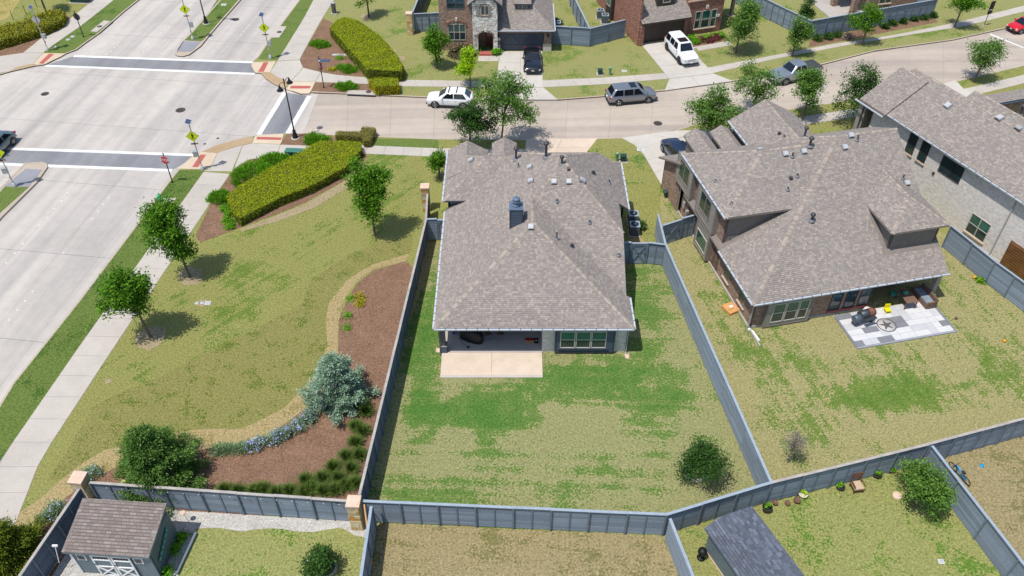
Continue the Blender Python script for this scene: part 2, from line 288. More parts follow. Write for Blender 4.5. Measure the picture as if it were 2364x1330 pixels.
# ---------------------------------------------------------------- mesh helpers
class MB:
    """collects faces, then links them as one mesh object"""
    def __init__(self): self.v = []; self.f = []; self.m = []; self.mats = []; self.sm = []
    def mi(self, mat):
        if mat not in self.mats: self.mats.append(mat)
        return self.mats.index(mat)
    def add(self, vs, fs, mat, smooth=False):
        o = len(self.v); k = self.mi(mat); self.v += [tuple(p) for p in vs]
        for f in fs: self.f.append([i+o for i in f]); self.m.append(k); self.sm.append(smooth)
        return self
    def box(self, c, s, mat, rz=0.0, M=None):
        x, y, z = s[0]/2, s[1]/2, s[2]/2
        vs = [Vector((a*x, b*y, d*z)) for d in (-1, 1) for b in (-1, 1) for a in (-1, 1)]
        Q = M if M is not None else Matrix.Rotation(rz, 3, 'Z')
        vs = [Q @ p + Vector(c) for p in vs]
        return self.add(vs, [(0, 2, 3, 1), (4, 5, 7, 6), (0, 1, 5, 4), (2, 6, 7, 3), (0, 4, 6, 2), (1, 3, 7, 5)], mat)
    def bar(self, a, b, w, h, mat, up=(0, 0, 1)):
        a = Vector(a); b = Vector(b); d = b-a; L = d.length
        if L < 1e-6: return self
        d.normalize(); u = Vector(up); s = d.cross(u)
        if s.length < 1e-4: s = d.cross(Vector((0, 1, 0)))
        s.normalize(); u = s.cross(d)
        M = Matrix((d, s, u)).transposed()
        return self.box((a+b)/2, (L, w, h), mat, M=M)
    def prism(self, poly, z0, z1, mat, side=None, bottom=False):
        n = len(poly)
        area = sum(poly[i][0]*poly[(i+1) % n][1]-poly[(i+1) % n][0]*poly[i][1] for i in range(n))
        if area < 0: poly = poly[::-1]
        vs = [(p[0], p[1], z0) for p in poly]+[(p[0], p[1], z1) for p in poly]
        self.add(vs, [list(range(n, 2*n))]+([list(range(n))[::-1]] if bottom else []), mat)
        return self.add(vs, [(i, (i+1) % n, n+(i+1) % n, n+i) for i in range(n)], side or mat)
    def tube(self, pts, rad, mat, n=8, caps=True, smooth=True):
        pts = [Vector(p) for p in pts]; k = len(pts)
        if not hasattr(rad, '__len__'): rad = [rad]*k
        vs = []
        pu = None
        for i, p in enumerate(pts):
            d = (pts[min(i+1, k-1)]-pts[max(i-1, 0)]).normalized()
            if pu is None: pu = Vector((1, 0, 0)) if abs(d.x) < 0.9 else Vector((0, 1, 0))
            s = d.cross(pu).normalized(); pu = s.cross(d).normalized()
            for j in range(n):
                a = 2*PI*j/n; vs.append(p+(pu*math.cos(a)+s*math.sin(a))*rad[i])
        fs = [(i*n+j, i*n+(j+1) % n, (i+1)*n+(j+1) % n, (i+1)*n+j) for i in range(k-1) for j in range(n)]
        self.add(vs, fs, mat, smooth)
        if caps: self.add(vs[:n], [list(range(n))[::-1]], mat); self.add(vs[-n:], [list(range(n))], mat)
        return self
    def lathe(self, prof, mat, c=(0, 0, 0), n=12, axis='z', smooth=True, caps=True):
        vs = []
        for r, z in prof:
            for j in range(n):
                a = 2*PI*j/n; p = (r*math.cos(a), r*math.sin(a), z)
                if axis == 'y': p = (p[0], p[2], p[1])
                if axis == 'x': p = (p[2], p[0], p[1])
                vs.append((p[0]+c[0], p[1]+c[1], p[2]+c[2]))
        k = len(prof)
        self.add(vs, [(i*n+j, i*n+(j+1) % n, (i+1)*n+(j+1) % n, (i+1)*n+j) for i in range(k-1) for j in range(n)], mat, smooth)
        if caps and prof[0][0] > 1e-4: self.add(vs[:n], [list(range(n))[::-1]], mat)
        if caps and prof[-1][0] > 1e-4: self.add(vs[-n:], [list(range(n))], mat)
        return self
    def build(self, name, parent=None, loc=None, rz=None):
        me = bpy.data.meshes.new(name)
        me.from_pydata([tuple(p) for p in self.v], [], self.f); me.update()
        for m in self.mats: me.materials.append(MATS[m])
        me.polygons.foreach_set('material_index', self.m); me.polygons.foreach_set('use_smooth', self.sm)
        bm = bmesh.new(); bm.from_mesh(me); bmesh.ops.recalc_face_normals(bm, faces=bm.faces); bm.to_mesh(me); bm.free()
        return link(name, me, parent, loc, rz)
def link(name, me, parent=None, loc=None, rz=None):
    o = bpy.data.objects.new(name, me); COL.objects.link(o)
    if parent is not None: o.parent = parent
    if loc is not None: o.location = loc
    if rz is not None: o.rotation_euler = (0, 0, rz)
    return o
def soup(name, V, k, mat, parent=None, loc=None):
    """V: (N*k,3) array, consecutive k vertices form a face"""
    V = np.asarray(V, dtype=np.float32).reshape(-1, 3); n = len(V)//k
    me = bpy.data.meshes.new(name); me.vertices.add(len(V)); me.vertices.foreach_set('co', V.ravel())
    me.loops.add(n*k); me.loops.foreach_set('vertex_index', np.arange(n*k, dtype=np.int32))
    me.polygons.add(n); me.polygons.foreach_set('loop_start', np.arange(0, n*k, k, dtype=np.int32))
    try: me.polygons.foreach_set('loop_total', np.full(n, k, dtype=np.int32))
    except Exception: pass
    me.update(calc_edges=True)
    for m in (mat if isinstance(mat, (list, tuple)) else [mat]): me.materials.append(MATS[m])
    return link(name, me, parent, loc)
def tag(o, label=None, cat=None, group=None, kind=None):
    if label: o['label'] = label
    if cat: o['category'] = cat
    if group: o['group'] = group
    if kind: o['kind'] = kind
    return o
def thing(name, label, cat, loc=(0, 0, 0), rz=0.0, group=None):
    o = bpy.data.objects.new(name, None); COL.objects.link(o); o.location = loc; o.rotation_euler = (0, 0, rz); o.empty_display_size = 0.3
    return tag(o, label, cat, group)
def dup(root, loc, rz=0.0, label=None, group=None, scale=1.0):
    r = root.copy(); COL.objects.link(r); r.location = loc; r.rotation_euler = (0, 0, rz); r.scale = (scale,)*3
    if label: r['label'] = label
    if group: r['group'] = group
    for ch in KIDS.get(root.name, []) or list(root.children):
        c = ch.copy(); COL.objects.link(c); c.parent = r
        for g in list(ch.children):
            d = g.copy(); COL.objects.link(d); d.parent = c
    return r
KIDS = {}
def struct(name, mb, parent=None, kind='structure'):
    o = mb.build(name, parent)
    if parent is None: o['kind'] = kind
    return o
def clip(poly, a, b, c):
    """keep the part of a 2D polygon where a*x+b*y+c >= 0"""
    out = []; n = len(poly)
    for i in range(n):
        p, q = poly[i], poly[(i+1) % n]; dp = a*p[0]+b*p[1]+c; dq = a*q[0]+b*q[1]+c
        if dp >= 0: out.append(p)
        if (dp >= 0) != (dq >= 0):
            s = dp/(dp-dq); out.append((p[0]+(q[0]-p[0])*s, p[1]+(q[1]-p[1])*s))
    return out
def area(poly):
    n = len(poly); return 0.5*sum(poly[i][0]*poly[(i+1) % n][1]-poly[(i+1) % n][0]*poly[i][1] for i in range(n))
def inside(p, poly):
    r = False; n = len(poly); x, y = p[0], p[1]
    for i in range(n):
        x1, y1 = poly[i][0], poly[i][1]; x2, y2 = poly[(i+1) % n][0], poly[(i+1) % n][1]
        if (y1 > y) != (y2 > y) and x < (x2-x1)*(y-y1)/(y2-y1)+x1: r = not r
    return r
def arc(p0, p1, p2, n=8):
    """smooth bend from p0 to p2, pulled towards p1"""
    return [((1-t)**2*p0[0]+2*t*(1-t)*p1[0]+t*t*p2[0], (1-t)**2*p0[1]+2*t*(1-t)*p1[1]+t*t*p2[1]) for t in [i/n for i in range(n+1)]]
def strip(pts, width, side=1):
    """polygon that follows a polyline on one side"""
    out = []; n = len(pts)
    for i in range(n):
        a = pts[max(i-1, 0)]; b = pts[min(i+1, n-1)]; d = Vector((b[0]-a[0], b[1]-a[1])).normalized()
        out.append((pts[i][0]-d.y*width*side, pts[i][1]+d.x*width*side))
    return out
# ---------------------------------------------------------------- terrain, roads, pavements
ZR = -0.12
struct('ground', MB().prism([(-1500, -1500), (1500, -1500), (1500, 1500), (-1500, 1500)], -0.6, -0.25, 'lawn_field'))
NEAR = [(-19.01,70.43),(-7.47,69.57),(2.02,69.41),(10.48,69.72),(15.94,70.98),(18.52,72.35)]+[(33.0, 76.4)]+[(47.92,81.07),(56.69,84.58),(77.94,93.39)]
FAR = [(-21.14,78.56),(-17.25,78.23),(-11.06,77.68),(-3.38,77.03),(5,77.03),(9.88,77.75),(16.12,78.92),(23.75,80.97),(27.78,82.07),(34.43,84.73),(41.29,87.98),(51.21,90.68),(59.25,93.97),(84.32,104.34)]
BLVD = [(-33.5, -10)]+[(-34.83,36.42),(-34.77,38.28),(-33.43,46.29),(-31.65,59.35),(-31.48,60.91),(-31.09,63.61),(-30.84,64.81),(-30.36,66.25),(-29.52,67.36),(-28.14,68.72),(-26.28,69.72),(-25.04,70.19),(-22.41,70.43)]
L1 = BLVD+NEAR+[(95, 60), (95, -12)]
NBLVD = [(-22.0, 130)]+[(-26.83,101.7),(-27.76,94.31),(-28.22,90.9),(-28.56,86.62),(-28.91,85.59),(-28.83,84.38),(-28.08,82.8),(-27.35,82.7),(-26.63,81.54),(-25.36,80.22),(-24.13,79.38),(-23.35,78.92),(-22.16,78.2)]
L2 = NBLVD+FAR+[(120, 140), (60, 150)]
L3 = [(-100, 84), (-75, 84)]+[(-55.7,82.41),(-54.88,83.09),(-52.72,84.38),(-51.74,84.68),(-50.4,87.35),(-49.64,88.19),(-49.19,90.13),(-48.54,92.47),(-47.69,98.28),(-47.01,101.7)]+[(-38, 140), (-120, 140)]
def land(name, poly, mat):
    return struct(name, MB().prism(poly, -0.25, 0.0, mat, 'soil'))
land('terrain', L1, 'lawn_front'); land('terrain', L2, 'lawn_north'); land('terrain', L3, 'lawn_field')
MED_N = [(-36.56,105.7),(-36.81,101.7),(-37.31,97.11),(-37.84,92.47),(-38.2,90.57),(-38.17,87.77),(-38.08,87.14),(-37.71,86.72),(-37,86.62),(-36.43,87.03),(-35.7,89.16),(-35.53,91.13),(-34.94,96.09),(-34.19,101.7),(-33.75,105.7)]
MED_S = [(-46.2,56.55),(-46.03,61.1),(-45.91,61.77),(-45.48,65.24),(-44.05,65.31),(-43.68,65.09),(-43.42,64.67),(-43.41,62.17),(-44.24,57.16),(-44.53,53.06)]
land('median', MED_N, 'curb'); land('median', MED_S, 'curb')
# roads: a dark base for the joints and one proud slab per concrete panel
struct('road', MB().prism([(-130, -20), (120, -20), (120, 140), (-130, 140)], -0.22, ZR-0.02, 'bed_cover'))
def slabs(name, parent, polys, z0, z1, mat):
    for p in polys:
        if abs(area(p)) < 0.05: continue
        MB().prism(p, z0, z1, mat).build(name, parent)
def shrink(q, d):
    c = (sum(p[0] for p in q)/len(q), sum(p[1] for p in q)/len(q)); out = []
    for p in q:
        L = math.hypot(p[0]-c[0], p[1]-c[1]); k = max(0, 1-d*1.4/max(L, 0.01)); out.append((c[0]+(p[0]-c[0])*k, c[1]+(p[1]-c[1])*k))
    return out
def split_polys(s, n, m):
    """grid over a quad s (4 corners, counter-clockwise): n along 0->1, m along 0->3"""
    lerp = lambda a, b, t: (a[0]+(b[0]-a[0])*t, a[1]+(b[1]-a[1])*t); out = []
    P = lambda u, v: lerp(lerp(s[0], s[1], u), lerp(s[3], s[2], u), v)
    for i in range(n):
        for j in range(m): out.append(shrink([P(i/n, j/m), P((i+1)/n, j/m), P((i+1)/n, (j+1)/m), P(i/n, (j+1)/m)], 0.016))
    return out
bl = bpy.data.objects.new('boulevard', None); COL.objects.link(bl); bl['kind'] = 'structure'
a = R(82.6); e = (math.cos(a), math.sin(a)); q = (e[1], -e[0]); o0 = (-41.06,51.19)
J0, J1 = (-20.4,78.56), (-20.46,70.66)
cells = []
for i in range(-12, 22):
    for j in range(-14, 9):
        s0, s1 = i*9.6-8, i*9.6+1.6; t0, t1 = j*3.55, j*3.55+3.55
        c = [(o0[0]+e[0]*s+q[0]*t, o0[1]+e[1]*s+q[1]*t) for s, t in ((s0, t0), (s0, t1), (s1, t1), (s1, t0))]
        # stop at the joint where the side street begins
        nx, ny = J1[1]-J0[1], -(J1[0]-J0[0]); c = clip(c, nx, ny, -(nx*J0[0]+ny*J0[1]))
        if len(c) < 3: continue
        m = (sum(p[0] for p in c)/len(c), sum(p[1] for p in c)/len(c))
        if m[1] < 24 or m[1] > 118 or m[0] < -82: continue
        if all(inside(p, L1) or inside(p, L2) or inside(p, L3) for p in c+[m]): continue
        cells.append(shrink(c, 0.012))
slabs('concrete_panel', bl, cells, ZR-0.05, ZR, 'road_boulevard')
st = bpy.data.objects.new('side_street', None); COL.objects.link(st); st['kind'] = 'structure'
def along(pts, n):
    L = [0]
    for i in range(1, len(pts)): L.append(L[-1]+math.hypot(pts[i][0]-pts[i-1][0], pts[i][1]-pts[i-1][1]))
    out = []
    for k in range(n+1):
        d = L[-1]*k/n; i = 0
        while i < len(L)-2 and L[i+1] < d: i += 1
        t = (d-L[i])/(L[i+1]-L[i]); out.append((pts[i][0]+(pts[i+1][0]-pts[i][0])*t, pts[i][1]+(pts[i+1][1]-pts[i][1])*t))
    return out
A, B = along([J1]+NEAR, 24), along([J0]+FAR, 24); cells = []
for i in range(24):
    for f0, f1 in ((0, 0.06), (0.06, 0.5), (0.5, 0.94), (0.94, 1)):
        L = lambda p, r, t: (p[0]+(r[0]-p[0])*t, p[1]+(r[1]-p[1])*t)
        cells.append(shrink([L(A[i], B[i], f0), L(A[i+1], B[i+1], f0), L(A[i+1], B[i+1], f1), L(A[i], B[i], f1)], 0.006))
slabs('concrete_panel', st, cells, ZR-0.05, ZR, 'road_street')
# crosswalks
def xwalk(l0, l1, wgt=0.42):
    cw = bpy.data.objects.new('crosswalk', None); COL.objects.link(cw); cw['kind'] = 'structure'
    MB().prism([l0[0], l0[1], l1[1], l1[0]], ZR-0.01, ZR+0.004, 'crosswalk_gray').build('surfacing', cw)
    for l in (l0, l1):
        n = 26; p = along(list(l), n); jit = [random.uniform(-0.02, 0.02) for _ in range(n+1)]
        d = Vector((l[1][0]-l[0][0], l[1][1]-l[0][1])).normalized()
        up = [(x-d.y*(wgt/2+k), y+d.x*(wgt/2+k)) for (x, y), k in zip(p, jit)]; dn = [(x+d.y*(wgt/2+k), y-d.x*(wgt/2+k)) for (x, y), k in zip(p, jit[::-1])]
        mb = MB()
        for i in range(n): mb.prism([dn[i], dn[i+1], up[i+1], up[i]], ZR, ZR+0.009, 'line_white')
        mb.build('white_line', cw)
xwalk(((-54.32,68.34), (-29.91,66.84)), ((-50.48,65.52), (-31.58,64.31)))
xwalk(((-49.48,86.88), (-28.91,85.39)), ((-51.77,84.63), (-28.07,82.75)))
xwalk(((-24.02,78.7), (-24.88,70.46)), ((-21.26,77.97), (-22.09,70.74)), 0.5)
cwl = MB().prism([(56.15,92.36),(56.45,92.47),(58.72,89.05),(58.6,88.78)], ZR, ZR+0.006, 'line_white').build('stop_line'); cwl['kind'] = 'structure'
# kerbs
def kerb(pts, side=1, wdt=0.17, top=0.015):
    o = strip(pts, wdt, side); mb = MB()
    for i in range(len(pts)-1): mb.prism([pts[i], pts[i+1], o[i+1], o[i]], -0.2, top, 'curb')
    ob = mb.build('kerb'); ob['kind'] = 'structure'
kerb(BLVD, -1); kerb(NEAR, -1); kerb(NBLVD, 1); kerb(FAR, 1); kerb(L3[2:-1], 1)
kerb(MED_N, 1, 0.2, 0.02); kerb(MED_S, 1, 0.2, 0.02)
o = MB().prism([(-38.08,90.35),(-36.02,90.13),(-36.35,87.77),(-38.02,87.77),(-38.09,88.51)], -0.1, 0.02, 'stamped_gray').build('paving'); o['kind'] = 'structure'
o = MB().prism([(-45.13,64.38),(-43.56,64.24),(-43.62,61.57),(-45.85,61.64)], -0.1, 0.02, 'stamped_gray').build('paving'); o['kind'] = 'structure'
# sheets of lawn, mulch, soil: each lies on the terrain
LAY = [0.004]
def sheet(name, poly, mat, z=None):
    if z is None: LAY[0] += 0.0006; z = LAY[0]
    o = MB().prism(poly, -0.05, z, mat).build(name); o['kind'] = 'structure'; return o
sheet('lawn', [(-37.11,104.34),(-37.2,96.69),(-37.7,92.36),(-38.1,90.57),(-36.01,90.3),(-35.59,91.35),(-35.07,96.21),(-34.3,103.27)], 'lawn_verge', 0.018)
sheet('lawn', [(-45.81,61.57),(-43.6,61.5),(-44.47,57.65),(-44.8,53.62),(-46.06,56.25)], 'lawn_verge', 0.018)
sheet('lawn', [(-35.38,31.55),(-34.73,36.19),(-34.65,38.08),(-33.32,46.1),(-31.53,59.09),(-31.38,60.71),(-30.97,63.47),(-30.82,64.17),(-28.59,64.24),(-28.49,63.89),(-30.29,50.65),(-31.47,41.72),(-32.68,31.69),(-33.3,27.87)], 'lawn_verge')
sheet('lawn', [(-13.41,69.49),(-7.17,69.49),(-7.06,67.88),(-13.96,67.88)], 'lawn_verge')
sheet('lawn', [(-26.78,101.7),(-27.71,94.31),(-28.17,90.9),(-28.47,86.62),(-28.4,85.9),(-26.18,85.69),(-26,87.45),(-25.25,96.09),(-24.98,102.35),(-26.5,104.34)], 'lawn_verge')
sheet('lawn', [(-53.09,87.45),(-50.35,87.35),(-49.68,88.3),(-49.23,90.24),(-48.59,92.59),(-47.73,98.4),(-47.23,101.7),(-46.77,104.34),(-50.94,104.34),(-50.21,101.05),(-51.45,94.2),(-52.62,89.81)], 'lawn_verge')
sheet('lawn', [(-61,94.08),(-56.67,96.09),(-54.68,97.66),(-53.46,96.45),(-52.82,100.47),(-52.68,101.7),(-52.33,104.34),(-62.33,104.34),(-61.13,96.69),(-63.66,93.16)], 'lawn_lush')
sheet('meadow', [(-29.02,30.18),(-28.55,33.89),(-28.34,36.08),(-27.26,37.1),(-24.89,38.64),(-23.08,40.23),(-19.57,43.09),(-16.03,46.29),(-16.07,48.93),(-13.21,52.17),(-11.48,53.4),(-8.36,54.72),(-8.36,52.28),(-11.53,50.65),(-13.08,48.88),(-14.05,46.39),(-14.02,44.59),(-13.42,41.72),(-13.81,38.88),(-14.21,38.08),(-15.51,35.89),(-17.81,34.24),(-20.24,34.24),(-22.29,33.92),(-26.34,32.5),(-27.54,31.26),(-28.07,30.38)], 'lawn_meadow')
sheet('dry_grass', [(-8.36,52.28),(-11.53,50.65),(-13.08,48.88),(-14.05,46.39),(-14.02,44.59),(-13.42,41.72),(-13.81,38.88),(-15.51,35.89),(-17.81,34.24),(-20.24,34.24),(-22.29,33.92),(-26.34,32.5),(-27.54,31.26),(-28.29,30.12),(-28.9,28.93),(-30.23,27.42),(-28.81,26.54),(-27.44,28.93),(-26.24,30.35),(-25.05,31.22),(-19.4,32.7),(-16.43,33.19),(-14.33,35.52),(-13.13,37.03),(-12.34,39.61),(-12.92,43.36),(-13.01,44.41),(-12.97,46.54),(-12.37,48.68),(-11.2,50.23),(-8.71,51.19)], 'dry_strip')
sheet('mulch_bed', [(-8.58,51.24),(-11.08,50.13),(-12.19,48.57),(-12.77,46.54),(-13.01,44.41),(-12.34,39.61),(-13.13,37.03),(-14.33,35.52),(-16.43,33.19),(-19.4,32.7),(-25.05,31.22),(-26.24,30.35),(-27.44,28.93),(-28.55,26.54),(-28.6,23.79),(-26.14,23.79),(-25.37,28.01),(-9.57,27.57),(-9.28,32.5),(-8.52,38.4),(-7.9,50.34)], 'mulch')
sheet('mulch_bed', [(-25.78,64.24),(-25.38,65.09),(-24.71,65.89),(-23.72,66.18),(-22.29,66.76),(-18.38,66.76),(-13.91,67.13),(-13.73,66.4),(-13.94,65.24),(-15.45,62.31),(-18.39,59.03),(-23.03,55.65),(-25.94,53.62),(-26.61,54.48),(-26.54,58.71)], 'mulch')
sheet('mulch_bed', [(-22.35,68.49),(-22.12,70.27),(-21.86,70.43),(-19.02,70.51),(-17.71,70.27),(-17.11,69.18),(-16.96,68.18),(-18.64,68.26)], 'mulch')
sheet('mulch_bed', [(-22.85,96.45),(-21.1,94.67),(-19.25,90.9),(-15.92,84.58),(-15.57,81.83),(-18.93,82.31),(-20.93,82.99),(-23.01,83.98),(-23.69,85.59),(-23.65,87.45)], 'mulch')
sheet('mulch_bed', [(-21.08,80.59),(-21.18,78.83),(-20.98,78.47),(-17.4,78.29),(-17.35,78.92),(-14.71,78.65),(-14.9,80.22),(-19.08,80.59)], 'mulch')
sheet('mulch_bed', [(-57.61,86.62),(-55.34,87.45),(-54.8,91.28),(-54.08,94.2),(-53.46,96.45),(-54.68,97.66),(-56.67,96.09),(-63.39,92.59),(-60.05,85.59)], 'mulch')
sheet('mulch_bed', [(33.89,88.73),(43.7,92.47),(51.27,95.37),(51.14,96.69),(43.25,94.08),(34.61,90.68)], 'mulch')
sheet('mulch_bed', [(20.05,89.26),(20.52,90.68),(24.8,92.02),(24.99,90.35),(20.71,88.73)], 'mulch')
for p in ([(-13.92,65.02),(-15.42,62.11),(-18.35,58.84),(-22.99,55.48),(-22.89,55.07),(-20.14,56.43),(-17.16,58.52),(-14.91,61.3),(-13.57,64.52)], [(-6.44,86.83),(-6.06,88.94),(-5.47,89.26),(-5.1,87.45),(-5.64,86.41)]): sheet('soil_strip', p, 'bare_soil')
for x, y, r_ in ((437,641,26), (347,779,30), (866,545,22), (855,37,16)): pass
def ring(c, r, n=14, j=0.22, sy=1.0): return [(c[0]+math.cos(2*PI*k/n)*r*(1+random.uniform(-j, j)), c[1]+math.sin(2*PI*k/n)*r*sy*(1+random.uniform(-j, j))) for k in range(n)]
for c, r in (((-25.56,49.39),1.05), ((-26.49,42.6),1.15), ((-17.76,96.93),0.7), ((4.85,58.4),0.01), ((-23.78,46.29),0.4), ((-13.64,87.87),0.55), ((-12.48,86.1),0.6), ((-28.17,38.4),0.25), ((23.48,33.54),0.01)): sheet('bare_patch', ring(c, r), 'bare_soil')
# back yards
YARD = [(-7.0, 53.6), (-9.2, 27.4), (8.8, 26.3), (15.3, 28.5), (12.1, 50.6), (8.0, 52.0)]
sheet('lawn', YARD, 'lawn_back')
sheet('lawn', [(12.1, 50.7), (15.3, 28.5), (33.0, 33.6), (60, 41.6), (60, 46), (39.8, 46.5), (36.3, 55.2), (35, 58), (20, 62), (13, 60)], 'lawn_neighbor')
sheet('lawn', [(-8.0, 27.2), (-8.0, 15), (11.5, 15), (8.9, 26.3)], 'lawn_south')
sheet('lawn', [(8.9, 26.3), (11.5, 15), (31, 15), (25.9, 31.6), (15.3, 28.4)], 'lawn_south_green')
sheet('lawn', [(25.9, 31.6), (31, 15), (70, 15), (70, 45), (33, 33.6)], 'lawn_south')
sheet('gravel_bed', [(-25.4, 28.4), (-27.5, 15), (-8.0, 15), (-8.1, 27.2)], 'gravel')
sheet('lawn', [(-18.81,26.78),(-18.11,26.86),(-17.46,26.86),(-16.66,26.72),(-15.99,26.63),(-15.25,26.75),(-14.36,26.83),(-13.71,26.8),(-12.91,26.63),(-11.74,26.57),(-11,26.75),(-10.37,26.86),(-9.83,26.72),(-9.4,26.4),(-8.61,26.2),(-8.43,25.64),(-8.4,25.14),(-8.37,23.79),(-8.23,21.99),(-18.83,21.99),(-19,23.79)], 'lawn_south_green')
sheet('bare_patch', ring((9.34,29.55), 0.01), 'bare_soil')
sheet('lawn', [(7.89,66.18),(6.76,67.66),(8.34,69.41),(10.25,69.57),(12.17,67.88),(13.44,62.31),(12.26,51.41),(9.79,51.41),(9.78,58.4)], 'lawn_lush')
sheet('lawn', [(-12.1,95.49),(-8.52,96.69),(-8.44,104.34),(-11.22,104.34)], 'lawn_north')
for p in ([(9.31,53.62),(10.48,54.48),(11.47,53.62),(10.85,51.41),(9.44,51.41)], [(-7.47,53.62),(-6.46,53.62),(-6.78,49.29),(-7.38,46.29),(-7.61,44.41),(-8.05,46.29)]): sheet('bare_patch', p, 'dry_strip')
# pavements
def walk(name, left, right, step, mat='sidewalk', z=0.022):
    w0 = bpy.data.objects.new(name, None); COL.objects.link(w0); w0['kind'] = 'structure'
    L = sum(math.hypot(left[i+1][0]-left[i][0], left[i+1][1]-left[i][1]) for i in range(len(left)-1)); n = max(1, round(L/step))
    a, b = along(left, n), along(right, n)
    slabs('slab', w0, [shrink([a[i], b[i], b[i+1], a[i+1]], 0.012) for i in range(n)], -0.06, z, mat)
    sheet('pavement_bed', left+right[::-1], 'stamped_gray', z-0.02)
    return w0
SWL = [(-30.6, 10)]+[(-32.68,31.69),(-31.47,41.72),(-30.29,50.65),(-28.49,63.89)]; walk('sidewalk', SWL, strip(SWL, -2.55), 1.95)
w1 = strip(NEAR, -1.72); walk('sidewalk', w1, strip(NEAR, -3.15), 1.75)
walk('sidewalk', [(-12.16,81.22),(-1.58,80.88),(3.31,81.07),(10.22,81.73),(16.63,82.7),(21.26,83.83),(30.66,87.24),(37.34,89.7),(44.83,91.91),(52.9,95.02),(63.67,99.97),(73.35,104.61)], [(-11.78,79.8),(-1.7,79.57),(3.36,79.57),(10.09,80.26),(16.97,81.45),(21.92,82.7),(29.76,86.1),(39.59,89.7),(47.2,92.13),(54.18,94.31),(62.91,98.28),(73.91,103.54)], 1.7)
walk('sidewalk', [(-26.18,85.49),(-26,87.45),(-25.25,96.09),(-25,101.7),(-24.62,106.39)], [(-23.73,85.79),(-23.65,87.45),(-23.08,95.37),(-22.41,101.7),(-22.08,106.39)], 1.9)
walk('sidewalk', [(-55.34,87.45),(-54.8,91.28),(-54.08,94.2),(-53.46,96.45),(-52.68,101.7),(-52.33,104.34)], [(-53.09,87.45),(-52.62,89.81),(-51.45,94.2),(-50.21,101.05),(-50.07,102.35),(-49.64,104.61)], 1.9)
pz = bpy.data.objects.new('corner_pavement', None); COL.objects.link(pz); pz['kind'] = 'structure'
slabs('slab', pz, [[(-28.48,64),(-28.04,64.38),(-27.98,67.06),(-26.66,68),(-25.95,68.34),(-25.92,64.17),(-25.87,63.96)], [(-25.91,68.34),(-25.15,68.68),(-22.35,68.49),(-22.3,66.84),(-23.73,66.21),(-24.72,65.92),(-25.35,65.13),(-25.79,64.31)], [(-22.3,68.45),(-18.59,68.22),(-18.35,66.8),(-22.26,66.84)]], -0.06, 0.022, 'sidewalk')
pz = bpy.data.objects.new('corner_pavement', None); COL.objects.link(pz); pz['kind'] = 'structure'
slabs('slab', pz, [[(-26.16,85.39),(-23.71,85.69),(-23.05,83.98),(-23.26,82.8),(-23.8,80.97),(-24.63,81.16),(-25.42,81.83),(-26.4,82.89)], [(-22.99,83.88),(-20.91,82.89),(-21.13,80.73),(-23.74,80.92),(-23.21,82.8)], [(-20.86,82.85),(-18.92,82.26),(-15.69,81.68),(-12.18,81.16),(-11.81,79.85),(-15.66,80.31),(-19.08,80.59),(-21.08,80.73)]], -0.06, 0.022, 'sidewalk')
pz = bpy.data.objects.new('corner_pavement', None); COL.objects.link(pz); pz['kind'] = 'structure'
slabs('slab', pz, [[(-60.29,86.1),(-57.61,86.62),(-55.37,87.4),(-53.09,87.35),(-53.17,84.98),(-52.76,84.58),(-54.92,83.19),(-58.16,81.64)]], -0.06, 0.022, 'sidewalk')
def ramp_pad(poly, pad):
    o = sheet('kerb_ramp', poly, 'ramp', 0.026); p = MB().prism(pad, 0.0, 0.034, 'tactile_red').build('tactile_pad', o)
    mb = MB(); 
    for i in range(1, 9):
        for j in range(1, 4):
            l = lambda a, b, t: (a[0]+(b[0]-a[0])*t, a[1]+(b[1]-a[1])*t); x, y = l(l(pad[0], pad[1], j/4), l(pad[3], pad[2], j/4), i/9)
            mb.box((x, y, 0.037), (0.05, 0.05, 0.01), 'tactile_red')
    mb.build('domes', p)['kind'] = 'stuff'
ramp_pad([(-31.12,64.38),(-28.61,64.31),(-28.06,64.38),(-28.02,66.99),(-29.05,67.13),(-29.56,67.21),(-30.34,66.18),(-30.76,64.81)], [(-29.76,64.63),(-29.19,64.63),(-29.02,66.73),(-29.57,66.69)])
ramp_pad([(-25.14,69.88),(-24.93,70.11),(-22.4,70.35),(-22.32,68.72),(-22.41,68.56),(-25.12,68.72)], [(-24.87,69.84),(-24.85,69.37),(-22.44,69.27),(-22.45,69.7)])
ramp_pad([(-28.87,85.18),(-27.58,85.23),(-26.31,85.39),(-26.42,82.89),(-27.99,82.8),(-28.68,84.18)], [(-27.61,85.13),(-27.07,85.13),(-27.13,82.94),(-27.74,82.94)])
ramp_pad([(-23.73,80.83),(-21.1,80.69),(-21.24,78.83),(-21.31,78.29),(-22.08,78.24),(-23.91,79.2)], [(-23.59,79.88),(-23.53,79.29),(-21.45,79.29),(-21.41,79.85)])
ramp_pad([(-53.12,84.98),(-53.02,87.29),(-50.45,87.24),(-50.75,86.51),(-51.83,84.78),(-52.66,84.58)], [(-52.32,87.14),(-51.71,87.09),(-51.98,84.78),(-52.5,84.88)])
for p in ([(-29.5,67.28),(-28.95,67.06),(-28,67.06),(-26.67,68.03),(-25.16,68.72),(-25.2,69.8),(-26.25,69.57),(-28.1,68.56)], [(-27.35,82.7),(-26.39,82.85),(-25.41,81.78),(-23.83,80.88),(-24.01,79.47),(-25.37,80.26),(-26.63,81.54)], [(-54.92,83.19),(-54.7,83.98),(-53.32,84.78),(-52.8,84.68),(-52.77,84.38)]): sheet('sand_strip', p, 'sand_strip', 0.03)
